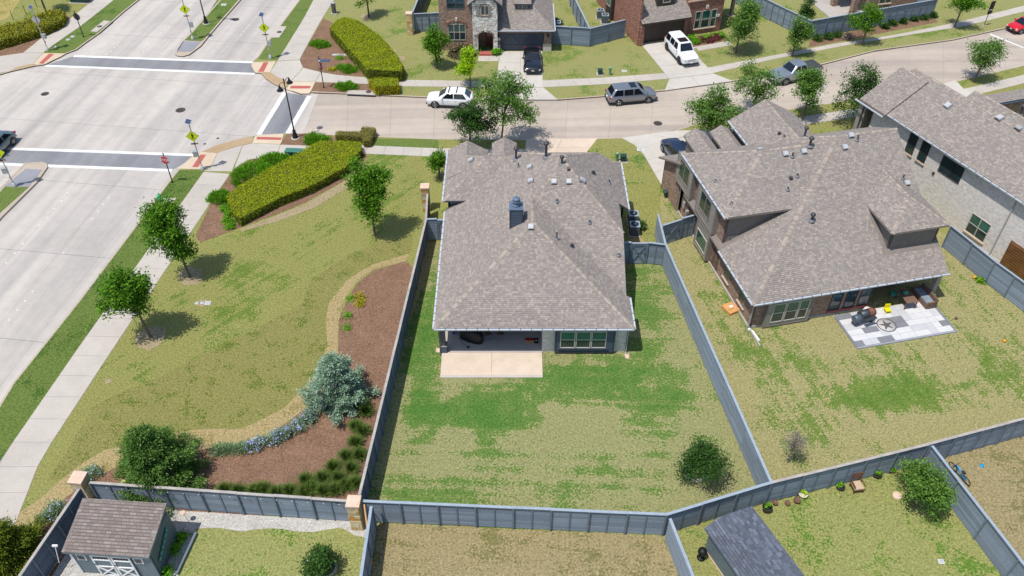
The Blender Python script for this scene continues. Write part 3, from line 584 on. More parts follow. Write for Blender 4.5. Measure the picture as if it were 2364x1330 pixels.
# driveways
def drive(name, quads, mat='driveway'):
    d = bpy.data.objects.new(name, None); COL.objects.link(d); d['kind'] = 'structure'
    for s, n, m in quads: slabs('slab', d, split_polys(s, n, m), -0.06, 0.027, mat); sheet('pavement_bed', shrink(s, 0.03), 'stamped_gray', 0.012)
drive('driveway', [([(-1.66,79.57),(3.27,79.57),(3.44,87.77),(-1.43,87.77)], 2, 3), ([(-3.15,76.99),(4.77,76.99),(3.36,79.52),(-1.7,79.52)], 2, 1)])
drive('driveway', [([(16.97,81.45),(22,82.6),(19.62,90.68),(14.83,89.7)], 2, 3), ([(16.11,78.88),(23.74,80.92),(21.99,82.55),(16.97,81.4)], 2, 1)])
drive('driveway', [([(6.76,66.4),(1.15,66.4),(1.39,69.45),(8.36,69.6)], 2, 2)], 'patio_slab')
drive('driveway', [([(10.64,69.68),(15.98,70.98),(19.6,71.14),(12.26,67.88)], 2, 1), ([(12.25,67.84),(19.6,71.1),(18.82,64.38),(13.55,61.64)], 2, 3)])
drive('driveway', [([(43.74,79.2),(47.75,81.11),(47.88,79.11),(43.69,77.21)], 2, 1), ([(43.67,77.17),(47.86,79.06),(50.44,75.12),(45.94,72.76)], 2, 2)])
drive('garden_path', [([(-3.81,85.39),(-1.4,85.39),(-1.41,86.72),(-3.76,86.72)], 2, 1), ([(-3.61,86.77),(-2.39,86.77),(-2.47,88.09),(-3.5,88.09)], 1, 1)], 'sidewalk')
drive('garden_path', [([(21.17,87.87),(21,88.94),(24.99,90.35),(25.4,89.37)], 3, 1)], 'sidewalk')
# lane buttons and iron covers
bm_ = MB().lathe([(0.075, 0), (0.06, 0.02), (0.02, 0.028)], 'line_white', n=8); lane0 = None
def button(p, label, first=[None]):
    if first[0] is None: first[0] = bm_.build('lane_marker'); o = first[0]
    else: o = first[0].copy(); COL.objects.link(o)
    o.location = (p[0], p[1], ZR); tag(o, label, 'road marker', 'white buttons between the lanes')
ORDN = 'first second third fourth fifth sixth seventh eighth ninth tenth eleventh twelfth'.split()
for nm, ps in (('left row of the south boulevard', [(-39.87,60.84),(-39.94,59.6),(-40.13,58.46),(-40.26,57.22),(-40.46,56.07),(-40.76,53.62),(-40.9,52.39),(-41.06,51.19)]), ('right row of the south boulevard', [(-35.92,60.06),(-36.04,59.09),(-36.14,58.09),(-36.26,57.04),(-36.9,52.45),(-37.48,47.77),(-37.58,46.68),(-37.74,45.67),(-37.89,44.59)]),
               ('left row of the north boulevard', [(-46.83,89.7),(-45.49,89.59),(-45.61,88.94),(-45.67,87.98),(-45.85,87.24)]), ('second row of the north boulevard', [(-40.17,100.67),(-40.77,96.69),(-40.9,95.37),(-40.95,94.31),(-41.07,93.39),(-41.39,92.59),(-41.47,91.24),(-42.13,90.13),(-41.93,87.98)]), ('right row of the north boulevard', [(-31.49,94.78),(-31.61,93.97),(-31.7,93.04),(-31.84,92.13)])):
    for k, p in enumerate(ps): button(p, ORDN[k]+' white lane button from the top in the '+nm)
for p, r, lb in (((-49.2,78.42), 0.42, 'iron manhole cover in the middle of the crossroads'), ((-33.95,75.12), 0.5, 'iron manhole cover near the lamp side of the crossroads'), ((-33.48,96.33), 0.42, 'iron manhole cover on the north carriageway'), ((14.61,72.56), 0.45, 'brown iron manhole cover on the side street'), ((-28.75,69.8), 0.14, 'small iron valve cover near the sandy corner strip'), ((-29.75,68.79), 0.14, 'small iron valve cover nearest the corner ramp')):
    z = ZR; mb = MB().lathe([(r, 0), (r, 0.012), (r*0.86, 0.016), (r*0.84, 0.008), (0.01, 0.008)], 'manhole_iron', n=20)
    o = mb.build('manhole_cover', None, (p[0], p[1], z)); tag(o, lb, 'manhole')
    for k in range(4 if r > 0.3 else 0): MB().bar((-r*0.6, -r*0.5+k*r*0.33, 0.013), (r*0.6, -r*0.5+k*r*0.33, 0.013), 0.04, 0.01, 'rubber').build('slot', o)
def inlet(poly, c, lb, slot=None):
    t = thing('storm_inlet', lb, 'storm drain', (c[0], c[1], 0)); P = [(x-c[0], y-c[1]) for x, y in poly]
    MB().prism(P, -0.1, 0.045, 'sidewalk').build('slab', t)
    MB().lathe([(0.3, 0.045), (0.3, 0.055), (0.02, 0.055)], 'manhole_iron', n=16).build('cover', t)
    if slot: a, b = slot; MB().bar((a[0]-c[0], a[1]-c[1], -0.05), (b[0]-c[0], b[1]-c[1], -0.05), 0.12, 0.10, 'rubber').build('opening', t)
inlet([(-17.35,78.92),(-14.6,78.83),(-14.07,77.88),(-17.38,78.15)], (-15.11,78.56), 'speckled concrete storm inlet under the low hedge', ((-17.27,78.05), (-14.29,77.78)))
inlet([(-27.74,94.2),(-26.84,94.08),(-27.13,91.24),(-28.22,91.13)], (-27.41,92.59), 'concrete storm inlet in the green verge by the crossing sign')
inlet([(-49.74,92.82),(-48.91,92.64),(-48.34,95.49),(-49.21,95.73)], (-49.11,94.08), 'concrete storm inlet in the far verge beside the turned stop sign', ((-48.61,92.36), (-48.08,95.49)))
for p, sz, lb in (((-24.17,46.25),0.14,'leftmost white round cap in the front grass'),((-23.77,46.27),0.14,'middle white round cap in the front grass'),((-23.34,46.27),0.22,'square white box lid in the front grass'),((-20.03,86.93),0.2,'leftmost white lid in the mulch by the hedge'),((-19.59,86.93),0.2,'second white lid in the mulch by the hedge'),((-19.15,86.93),0.13,'small white lid third from the stop sign in the mulch'),((-18.76,86.93),0.2,'white lid closest to the big olive hedge'),((-51.54,90.68),0.2,'lower white lid beside the turned stop sign'),((-51.31,91.46),0.22,'upper white lid beside the turned stop sign'),((-52.24,88.89),0.15,'white lid in the shadow of the far crossing sign'),((-35.89,100.22),0.3,'white lid in the north median grass'),((12.28,83.14),0.25,'pale utility lid in the lawn near the white SUV driveway'),((12.26,67.58),0.3,'grey utility lid in the grass between the driveways'),((24.71,24.67),0.16,'white round lid in the southern back yard')):
    o = MB().box((0, 0, 0.03), (sz*2, sz*1.7, 0.06), 'white').box((0, 0, 0.065), (sz*1.7, sz*1.4, 0.02), 'vent_gray').build('utility_box', None, (p[0], p[1], 0)); tag(o, lb, 'utility box')
# ---------------------------------------------------------------- house kit
CAMP = Vector((0, 0, 44.0))
class House:
    """a building in its own (u, v) frame, turned by rot about the world origin"""
    def __init__(s, name, label, rot, c, cat='house'):
        s.rot = rot; s.c = c; cr, sr = math.cos(rot), math.sin(rot)
        s.W = lambda u, v: (u*cr-v*sr, u*sr+v*cr)
        x, y = s.W(*c); s.t = thing(name, label, cat, (x, y, 0), rot); s.masses = []
    def P(s, u, v, z=0.0): return Vector((u-s.c[0], v-s.c[1], z))
    def part(s, name, mb, parent=None):
        for i, p in enumerate(mb.v): mb.v[i] = (p[0]-s.c[0], p[1]-s.c[1], p[2])
        return mb.build(name, parent or s.t)
    def cam(s):
        cr, sr = math.cos(-s.rot), math.sin(-s.rot); return Vector((0, 0, 44.0))
class Mass:
    def __init__(s, foot, planes, lo=0.0):
        s.u0, s.u1, s.v0, s.v1 = foot; s.pl = planes; s.lo = lo
        s.poly = [(s.u0, s.v0), (s.u1, s.v0), (s.u1, s.v1), (s.u0, s.v1)]
    def z(s, u, v): return min(a+b*u+c*v for a, b, c in s.pl)
    def has(s, u, v): return s.u0-1e-6 <= u <= s.u1+1e-6 and s.v0-1e-6 <= v <= s.v1+1e-6
    def faces(s):
        for i, (a, b, c) in enumerate(s.pl):
            q = s.poly
            for j, (a2, b2, c2) in enumerate(s.pl):
                if i != j: q = clip(q, b2-b, c2-c, a2-a+(1e-7 if j > i else 0))
                if len(q) < 3: break
            if len(q) >= 3 and abs(area(q)) > 0.02: yield (a, b, c), q
def hip(u0, u1, v0, v1, z0, m, sides='lrbf'):
    """planes of a hip roof rising from eave height z0 with slope m; sides: left right back(near v0) front(far v1)"""
    pl = []
    if 'l' in sides: pl.append((z0-m*u0, m, 0))
    if 'r' in sides: pl.append((z0+m*u1, -m, 0))
    if 'b' in sides: pl.append((z0-m*v0, 0, m))
    if 'f' in sides: pl.append((z0+m*v1, 0, -m))
    return Mass((u0, u1, v0, v1), pl)
TABM = {}
def tab_mesh(wd, mat):
    k = (round(wd, 2), mat)
    if k not in TABM:
        x, y = wd/2, 0.068
        vs = [(-x, -y, 0), (x, -y, 0), (x, y, -0.006), (-x, y, -0.006), (-x, -y, 0.026), (x, -y, 0.026), (x, y, 0.012), (-x, y, 0.012)]
        me = bpy.data.meshes.new('shingle'); me.from_pydata(vs, [], [(4, 5, 6, 7), (0, 1, 5, 4), (1, 2, 6, 5), (2, 3, 7, 6), (3, 0, 4, 7)]); me.materials.append(MATS[mat]); TABM[k] = me
    return TABM[k]
def roof(h, masses, mat='shingle', deck='roof_deck', fascia='fascia', expo=0.15, pieces=300, tabs=True, thick=0.16, caps=True, tabw=(0.17, 0.21, 0.26), only=None):
    """deck slabs of all masses as one roof part; shingle tabs course by course, the nearest ones each a piece of their own"""
    mb = MB()
    for m in masses:
        for (a, b, c), q in m.faces():
            if area(q) < 0: q = q[::-1]
            n = len(q); top = [(p[0], p[1], a+b*p[0]+c*p[1]) for p in q]; bot = [(x, y, z-thick) for x, y, z in top]
            mb.add(top, [list(range(n))], deck); mb.add(bot, [list(range(n))[::-1]], fascia)
            for i in range(n):
                j = (i+1) % n; p, r = q[i], q[j]
                on = any(abs(p[k]-e) < 1e-4 and abs(r[k]-e) < 1e-4 for k, e in ((0, m.u0), (0, m.u1), (1, m.v0), (1, m.v1)))
                if on: mb.add([top[i], top[j], bot[j], bot[i]], [(3, 2, 1, 0)], fascia)
    rf = h.part('roof', mb)
    if not tabs: return rf
    hid = lambda m, u, v, z: any(o is not m and o.has(u, v) and o.z(u, v) > z+0.02 for o in masses)
    cr, sr = math.cos(h.rot), math.sin(h.rot); cand = []; rest = []
    for m in masses:
        for (a, b, c), q in m.faces():
            g = math.hypot(b, c)
            if g < 1e-3: continue
            d = (b/g, c/g); e = (d[1], -d[0])   # up-slope and across, in plan
            nrm = Vector((-b, -c, 1)).normalized(); nw = Vector((nrm.x*cr-nrm.y*sr, nrm.x*sr+nrm.y*cr, nrm.z))
            step = expo/math.sqrt(1+g*g)
            sd = [p[0]*d[0]+p[1]*d[1] for p in q]; se = [p[0]*e[0]+p[1]*e[1] for p in q]
            s = min(sd); row = 0
            if area(q) < 0: q = q[::-1]
            hs = [(-(q[(i+1) % len(q)][1]-q[i][1]), q[(i+1) % len(q)][0]-q[i][0]) for i in range(len(q))]
            hs = [(x, y, -(x*q[i][0]+y*q[i][1])) for i, (x, y) in enumerate(hs)]
            while s < max(sd):
                x = min(se)-random.uniform(0, 0.3)
                while x < max(se):
                    wd = random.choice(tabw); rc = [(x, s), (x+wd-0.012, s), (x+wd-0.012, s+step*0.985), (x, s+step*0.985)]
                    P = [(e[0]*i+d[0]*j, e[1]*i+d[1]*j) for i, j in rc]; cx = (P[0][0]+P[2][0])/2; cy = (P[0][1]+P[2][1])/2; x += wd
                    ins = [all(k[0]*p[0]+k[1]*p[1]+k[2] >= -1e-6 for k in hs) for p in P]
                    if not any(ins) and not all(k[0]*cx+k[1]*cy+k[2] >= 0 for k in hs): continue
                    zc = a+b*cx+c*cy
                    if hid(m, cx, cy, zc): continue
                    full = all(ins); Q = P
                    if not full:
                        for k in hs:
                            Q = clip(Q, *k)
                            if len(Q) < 3: break
                        if len(Q) < 3 or abs(area(Q)) < 0.003: continue
                    l = random.uniform(0.010, 0.020)
                    if full:
                        wx, wy = h.W(cx, cy); dist = (Vector((wx, wy, zc))-CAMP).length; vis = nw.dot(CAMP-Vector((wx, wy, zc)))
                        if vis > 0: cand.append((dist/max(0.15, vis/dist)**0.5, m, (a, b, c), cx, cy, zc, wd-0.012, d, e, nrm, Q, l)); continue
                    rest.append((Q, (a, b, c), d, l))
                s += step; row += 1
    cand.sort(key=lambda r: r[0])
    for r in cand[:pieces]:
        _, m, pl, cx, cy, zc, wd, d, e, nrm, Q, l = r
        o = bpy.data.objects.new('shingle', tab_mesh(wd, mat)); COL.objects.link(o); o.parent = rf
        up = nrm.cross(Vector((e[0], e[1], pl[1]*e[0]+pl[2]*e[1])).normalized())
        ex = up.cross(nrm); M = Matrix((ex, up, nrm)).transposed().to_4x4(); M.translation = h.P(cx, cy, zc+0.002); o.matrix_local = M
    for r in cand[pieces:]: rest.append((r[10], r[2], r[7], r[11]))
    mb = MB(); V, F = mb.v, mb.f
    for Q, (a, b, c), d, l in rest:
        smin = min(p[0]*d[0]+p[1]*d[1] for p in Q); n = len(Q); o = len(V)
        for p in Q: k = (p[0]*d[0]+p[1]*d[1]-smin)/(expo); V.append((p[0], p[1], a+b*p[0]+c*p[1]+0.006+l*(1-k)))
        F.append(list(range(o, o+n)))
        for i in range(n):
            j = (i+1) % n
            if abs(Q[i][0]*d[0]+Q[i][1]*d[1]-smin) < 1e-5 and abs(Q[j][0]*d[0]+Q[j][1]*d[1]-smin) < 1e-5:
                k = len(V); V += [(Q[i][0], Q[i][1], V[o+i][2]-0.03), (Q[j][0], Q[j][1], V[o+j][2]-0.03)]; F.append([o+i, k, k+1, o+j])
    mb.m = [0]*len(F); mb.sm = [False]*len(F); mb.mats = [mat]
    for i, p in enumerate(V): V[i] = (p[0]-h.c[0], p[1]-h.c[1], p[2])
    me = bpy.data.meshes.new('shingle_field'); me.from_pydata(V, [], F); me.materials.append(MATS[mat]); me.update()
    o = link('shingle_field', me, rf); o['kind'] = 'stuff'
    if caps:
        cm = None; nc = 0
        for m in masses:
            fs = list(m.faces()); done = set()
            for (a, b, c), q in fs:
                for i in range(len(q)):
                    p, r = q[i], q[(i+1) % len(q)]
                    on = any(abs(p[k]-e) < 1e-4 and abs(r[k]-e) < 1e-4 for k, e in ((0, m.u0), (0, m.u1), (1, m.v0), (1, m.v1)))
                    key = ((p[0]+r[0])/2, (p[1]+r[1])/2)
                    if on or any(abs(key[0]-k[0])+abs(key[1]-k[1]) < 0.1 for k in done): continue
                    done.add(key); A3 = Vector((p[0], p[1], m.z(*p))); B3 = Vector((r[0], r[1], m.z(*r)))
                    if A3.z > B3.z: A3, B3 = B3, A3
                    D = B3-A3; L = D.length
                    if L < 0.4: continue
                    D.normalize(); mid = (A3+B3)/2
                    mx, my = (A3.x+B3.x)/2, (A3.y+B3.y)/2
                    sN = Vector((-D.y, D.x, 0)).normalized()
                    z1 = m.z(mid.x+sN.x*0.2, mid.y+sN.y*0.2); z2 = m.z(mid.x-sN.x*0.2, mid.y-sN.y*0.2)
                    nn = int(L/0.2)
                    for k in range(nn):
                        C = A3+D*(0.2*k+0.1)
                        if hid(m, C.x, C.y, C.z) or nc >= 300: continue
                        if cm is None:
                            pass
                        w_ = 0.15; vs = []
                        for (tt, lift) in ((-0.125, 0.045), (0.115, 0.028)):
                            for ss, zz in ((-w_, z2), (0, mid.z), (w_, z1)):
                                dz = (zz-mid.z)*abs(ss)/0.2
                                pt = C+D*tt+sN*ss; vs.append((pt.x-C.x, pt.y-C.y, pt.z-C.z+dz+lift))
                        me = bpy.data.meshes.new('ridge_cap'); me.from_pydata(vs, [], [(0, 1, 4, 3), (1, 2, 5, 4)]); me.materials.append(MATS['ridge_cap' if mat == 'shingle' else mat])
                        oc = link('ridge_cap', me, rf, h.P(*C)); nc += 1
    return rf
def walls(h, m, inset, mat, z0=0.0, name='wall', sides='lrbf', parent=None, drop=0.14, skirt=None):
    """walls under a roof mass, their tops follow the roof"""
    u0, u1, v0, v1 = m.u0+inset, m.u1-inset, m.v0+inset, m.v1-inset
    E = {'b': ((u0, v0), (u1, v0)), 'r': ((u1, v0), (u1, v1)), 'f': ((u1, v1), (u0, v1)), 'l': ((u0, v1), (u0, v0))}
    mb = MB()
    for k in sides:
        p, r = E[k]; n = max(1, int(math.hypot(r[0]-p[0], r[1]-p[1])/0.4)); t = 0.16
        d = Vector((r[0]-p[0], r[1]-p[1])).normalized(); nx, ny = -d.y*t, d.x*t
        for i in range(n):
            a = (p[0]+(r[0]-p[0])*i/n, p[1]+(r[1]-p[1])*i/n); b = (p[0]+(r[0]-p[0])*(i+1)/n, p[1]+(r[1]-p[1])*(i+1)/n)
            za, zb = max(z0+.01, m.z(*a)-drop), max(z0+.01, m.z(*b)-drop)
            mb.add([(a[0], a[1], z0), (b[0], b[1], z0), (b[0], b[1], zb), (a[0], a[1], za)], [(0, 1, 2, 3)], mat)
            if i == 0: mb.add([(a[0], a[1], z0), (a[0], a[1], za), (a[0]+nx, a[1]+ny, za), (a[0]+nx, a[1]+ny, z0)], [(0, 1, 2, 3)], mat)
            if i == n-1: mb.add([(b[0], b[1], z0), (b[0], b[1], zb), (b[0]+nx, b[1]+ny, zb), (b[0]+nx, b[1]+ny, z0)], [(3, 2, 1, 0)], mat)
    return h.part(name, mb, parent)
def wf(p, ang, h=None):
    """frame on a wall: p a point on it, ang the direction to the right as seen from outside"""
    d = Vector((math.cos(ang), math.sin(ang), 0)); n = Vector((d.y, -d.x, 0)); return Vector((p[0], p[1], 0)), d, n
def wbox(mb, F, x0, x1, z0, z1, d0, d1, mat):
    """box on a wall frame: x along, z up, depth d0..d1 outward"""
    o, d, n = F; c = o+d*((x0+x1)/2)+n*((d0+d1)/2); c.z = (z0+z1)/2
    M = Matrix((d, -n, Vector((0, 0, 1)))).transposed()
    mb.box(c, (x1-x0, abs(d1-d0), z1-z0), mat, M=M)
def window(h, F, x0, x1, z0, z1, frame='trim_beige', glass_='glass_teal', glass2='glass_dark', mull=0, mid=True, sill=None, fw=0.06, out=0.05):
    mb = MB(); fr = out
    for a, b, c, d in ((x0-fw, x0, z0-fw, z1+fw), (x1, x1+fw, z0-fw, z1+fw), (x0, x1, z0-fw, z0), (x0, x1, z1, z1+fw)): wbox(mb, F, a, b, c, d, -0.02, fr, frame)
    w_ = h.part('window', mb); zm = (z0+z1)/2; n = mull+1; step = (x1-x0)/n
    for i in range(n):
        a, b = x0+i*step, x0+(i+1)*step
        for lo, hi, g in (((z0, zm, glass2), (zm, z1, glass_)) if mid else ((z0, z1, glass_),)):
            m2 = MB(); wbox(m2, F, a+0.012, b-0.012, lo+0.012, hi-0.012, 0.0, 0.012, g); h.part('pane', m2, w_)
        if i: m2 = MB(); wbox(m2, F, a-0.035, a+0.035, z0, z1, 0.0, fr-0.005, frame); h.part('mullion', m2, w_)
    if mid: m2 = MB(); wbox(m2, F, x0, x1, zm-0.025, zm+0.025, 0.0, fr-0.008, frame); h.part('sash_rail', m2, w_)
    if sill: m2 = MB(); wbox(m2, F, x0-0.12, x1+0.12, z0-fw-0.12, z0-fw, -0.02, 0.12, sill); h.part('sill', m2, w_)
    return w_
def siding(h, F, x0, x1, z0, z1, mat, d0=0.0, proud=0.02, name='siding_board', pitch=0.19, parent=None):
    """lap siding, each board a piece"""
    z = z0; p = None
    while z < z1-0.05:
        mb = MB(); wbox(mb, F, x0, x1, z, min(z+pitch-0.015, z1), d0, d0+proud, mat); h.part(name, mb, parent); z += pitch
def gutter(h, a, b, z, mat='gutter', off=(0, 0), hang=True):
    mb = MB(); A = Vector((a[0]+off[0], a[1]+off[1], z)); B = Vector((b[0]+off[0], b[1]+off[1], z))
    mb.bar(A, B, 0.12, 0.10, mat); o = h.part('gutter', mb)
    if hang:
        n = int((B-A).length/0.75); d = (B-A).normalized()
        for i in range(1, n): m2 = MB().bar(A+d*(i*0.75)+Vector((0, 0, .05)), A+d*(i*0.75+0.05)+Vector((0, 0, .05)), 0.15, 0.03, 'fascia'); h.part('hanger', m2, o)
    return o
def downspout(h, u, v, z0, z1, mat='downspout'):
    return h.part('downspout', MB().box((u, v, (z0+z1)/2), (0.07, 0.07, z1-z0), mat).box((u, v-0.1, 0.08), (0.07, 0.25, 0.07), mat))
def on_roof(masses, u, v):
    m = max([m for m in masses if m.has(u, v)], key=lambda m: m.z(u, v)); z = m.z(u, v); e = 0.05
    return z, Vector((-(m.z(u+e, v)-m.z(u-e, v))/(2*e), -(m.z(u, v+e)-m.z(u, v-e))/(2*e), 1)).normalized()
def box_vent(h, masses, u, v, s=0.21, mat='vent_gray'):
    z, n = on_roof(masses, u, v); dn = Vector((n.x, n.y, 0))
    dn = dn.normalized() if dn.length > 0.01 else Vector((0, -1, 0)); ex = Vector((-dn.y, dn.x, 0)); up = n.cross(ex); up = up if up.z > 0 else -up
    M = Matrix((ex, up, ex.cross(up))).transposed()
    mb = MB(); c = Vector((u, v, z))+n*0.03
    mb.box(c, (s*2.3, s*2.3, 0.015), 'lead_flashing', M=M); mb.box(c+n*0.09-up*0.02, (s*1.9, s*1.9, 0.12), mat, M=M); mb.box(c+n*0.17-up*0.02, (s*1.6, s*1.6, 0.05), mat, M=M)
    mb.box(c+n*0.06-up*(s*0.98), (s*1.7, 0.03, 0.07), 'rubber', M=M)
    return h.part('roof_vent', mb)
def pipe(h, masses, u, v, ht=0.45, r=0.045, cap=False, big=False):
    z, n = on_roof(masses, u, v); mb = MB(); b = Vector((u, v, z-0.02))
    mb.lathe([(r*3.2, 0.04), (r*1.5, 0.12), (r, 0.14)], 'lead_flashing', (u, v, z), 10)
    mb.tube([b, b+Vector((0, 0, ht))], r, 'vent_pipe', 8)
    if cap: mb.lathe([(r*2.2, ht-0.12), (r*2.4, ht-0.02), (r*1.2, ht+0.08), (0.01, ht+0.1)], 'vent_pipe', (u, v, z), 10)
    else: mb.lathe([(r*1.05, ht-0.04), (r*1.05, ht+0.01)], 'vent_gray', (u, v, z), 8)
    return h.part('vent_pipe', mb)
def bay(h, F, x0, x1, z0, z1, depth, mat, trim, wins, lap=True):
    """a boxed-out window bay with lap siding"""
    mb = MB(); wbox(mb, F, x0, x1, z0, z1, -0.05, depth, mat); b = h.part('bay', mb)
    mb = MB(); wbox(mb, F, x0-0.03, x0+0.09, z0, z1, -0.02, depth+0.035, trim); wbox(mb, F, x1-0.09, x1+0.03, z0, z1, -0.02, depth+0.035, trim); wbox(mb, F, x0+.09, x1-.09, z0, z0+0.14, 0, depth+0.03, trim); h.part('trim', mb, b)
    o, d, n = F; F2 = (o+n*depth, d, n)
    if lap:
        xs = [x0+0.1]+sum([[w[0]-0.09, w[1]+0.09] for w in wins], [])+[x1-0.1]
        for i in range(0, len(xs), 2):
            if xs[i+1]-xs[i] > 0.12: siding(h, F2, xs[i], xs[i+1], z0+0.15, z1, mat, parent=b)
        lo = min(w[2] for w in wins)-0.1
    for w in wins: window(h, F2, *w[:4], **(w[4] if len(w) > 4 else {}))
    return F2
# ---------------------------------------------------------------- the main house with the hipped roof and rear patio
m_ = 0.568
h1 = House('house', 'single storey house with large hipped shingle roof in the middle of the picture', 0.0, (1.5, 49.0))
pl = [(2.9+m_*5.42, m_, 0), (2.9+m_*8.49, -m_, 0), (2.9-m_*40.7, 0, m_)]
A1 = Mass((-5.42, 8.49, 40.7, 43.9), pl); A2 = Mass((-5.42, 8.25, 43.9, 54.4), pl)
A3 = Mass((-3.9, 8.25, 43.7, 57.6), [(2.87+m_*5.42, m_, 0), (11.112, -.69, 0), (2.9-m_*43.7, 0, m_), (40.8, 0, -.6)])
A4 = Mass((6.0, 9.05, 51.8, 58.2), [(11.092, -.69, 0), (4.9+.69*58.2, 0, -.69)])
A5 = Mass((-5.55, 0.3, 54.15, 59.5), [(3.9+m_*5.55, m_, 0), (3.9-m_*54.15, 0, m_), (5.82+m_*57.53, 0, -m_)])
A6 = Mass((-5.56, -2.1, 57.0, 61.5), [(3.92+m_*5.56, m_, 0), (3.9-m_*2.1, -m_, 0)])
A7 = Mass((-1.75, 0.4, 57.3, 62.2), [(4.2+m_*1.75, m_, 0), (4.2+m_*0.4, -m_, 0)])
H1M = [A1, A2, A3, A4, A5, A6, A7]
roof(h1, H1M)
mb = MB()
mb.box((5.15, 41.29, 1.35), (5.98, 0.18, 2.7), 'brick_light'); mb.box((8.05, 42.6, 1.35), (0.18, 2.44, 2.7), 'brick_light')
mb.box((2.25, 42.3, 1.35), (0.18, 1.84, 2.7), 'brick_light')
h1.part('rear_wall', mb)
h1.part('porch_wall', MB().box((-1.45, 43.39, 1.35), (7.3, 0.18, 2.7), 'siding_taupe').box((-4.98, 48.8, 1.35), (0.18, 10.6, 2.7), 'brick_light'))
walls(h1, A3, 0.32, 'brick_light', sides='r', name='side_wall'); walls(h1, A4, 0.35, 'brick_light', sides='rbf', name='side_wall')
walls(h1, A5, 0.35, 'siding_blue', sides='lb', name='upper_wall'); walls(h1, A6, 0.3, 'brick_light', sides='lrf', name='front_wall'); walls(h1, A7, 0.25, 'siding_blue', sides='lrf', name='front_wall')
h1.part('porch_beam', MB().box((-1.45, 41.2, 2.62), (7.3, 0.2, 0.26), 'fascia'))
pc = h1.part('porch_post', MB().box((-4.93, 41.25, 1.5), (0.36, 0.36, 2.0), 'column_gray'))
h1.part('post_base', MB().box((-4.93, 41.25, 0.35), (0.52, 0.52, 0.7), 'siding_blue').box((-4.93, 41.25, 0.73), (0.56, 0.56, 0.07), 'siding_gray'), pc)
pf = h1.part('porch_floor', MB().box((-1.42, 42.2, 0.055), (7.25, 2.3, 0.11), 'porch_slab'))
F = wf((2.16, 41.2), 0.0)
bay(h1, F, 0.92, 5.1, 0.18, 2.72, 0.25, 'siding_blue', 'trim_blue', [(1.31, 2.25, 0.75, 2.3), (2.42, 3.36, 0.75, 2.3), (3.52, 4.46, 0.75, 2.3)])
h1.part('window_ledge', MB().box((5.05, 40.9, 0.66), (3.6, 0.14, 0.08), 'trim_blue'))
gutter(h1, (-5.42, 40.7), (8.49, 40.7), 2.83, off=(0, -0.07)); gutter(h1, (-5.42, 40.7), (-5.42, 54.1), 2.83, off=(-0.07, 0))
gutter(h1, (8.49, 40.7), (8.49, 43.85), 2.83, off=(0.07, 0)); gutter(h1, (9.05, 51.8), (9.05, 58.1), 4.80, off=(0.07, 0)); gutter(h1, (-5.55, 54.1), (-5.55, 61.4), 3.84, off=(-0.07, 0))
downspout(h1, 8.2, 41.1, 0.1, 2.8); downspout(h1, -5.15, 41.0, 0.1, 2.8, 'column_gray')
for u, v in ((-3.34, 58.04), (1.45, 54.64), (1.5, 52.69), (3.17, 51.75), (4.3, 51.75), (5.27, 51.87), (1.37, 47.3)): box_vent(h1, H1M, u, v)
for u, v, ht, r, cp in ((0.32, 56.72, 1.1, 0.09, True), (0.52, 55.46, .5, .045, False), (2.66, 55.05, 1.35, .1, True), (3.79, 53.09, .75, .08, True), (7.66, 53.85, .45, .045, False), (3.38, 50.28, .4, .05, False), (5.77, 48.8, .4, .05, False), (3.24, 46.83, .75, .05, False), (7.82, 46.59, .3, .06, False)): pipe(h1, H1M, u, v, ht, r, cp)
for u, v in ((4.3, 52.67), (6.27, 53.86), (4.31, 46.76)): box_vent(h1, H1M, u, v, 0.12, 'vent_pipe')
ch = h1.part('chimney', MB().box((0.31, 48.52, 6.3), (0.94, 0.94, 2.6), 'siding_blue'))
for k in range(9): h1.part('siding_board', MB().box((0.31, 48.04, 5.2+k*0.26), (0.8, 0.03, 0.235), 'siding_blue'), ch)
h1.part('corner_trim', MB().box((-0.14, 48.03, 6.3), (0.1, 0.06, 2.5), 'trim_blue').box((0.76, 48.03, 6.3), (0.1, 0.06, 2.5), 'trim_blue'), ch)
h1.part('chimney_cap', MB().box((0.31, 48.52, 7.62), (1.04, 1.04, 0.07), 'chimney_cap').lathe([(0.27, 7.68), (0.27, 7.8), (0.25, 7.8), (0.25, 8.02), (0.3, 8.03), (0.3, 8.1), (0.25, 8.12), (0.25, 8.2), (0.28, 8.22), (0.28, 8.3), (0.2, 8.34), (0.01, 8.36)], 'chimney_cap', (0.31, 48.52, 0), 18), ch)
h1.part('flashing', MB().box((0.84, 48.6, 7.0), (0.05, 0.3, 0.3), 'white'), ch)
sheet('patio', [(-5.02, 38.68), (2.15, 38.70), (2.16, 41.08), (-5.05, 41.08)], 'patio_slab', 0.03)
pt = bpy.data.objects.new('patio', None); COL.objects.link(pt); pt['kind'] = 'structure'
slabs('slab', pt, [[(-5.02, 38.9), (-1.46, 38.9), (-1.46, 41.07), (-5.04, 41.07)], [(-1.44, 38.9), (2.15, 38.9), (2.16, 41.07), (-1.44, 41.07)]], 0.0, 0.08, 'patio_slab')
slabs('edge_strip', pt, [[(-5.03, 38.66), (2.15, 38.68), (2.15, 38.895), (-5.03, 38.895)]], 0.0, 0.082, 'sidewalk')
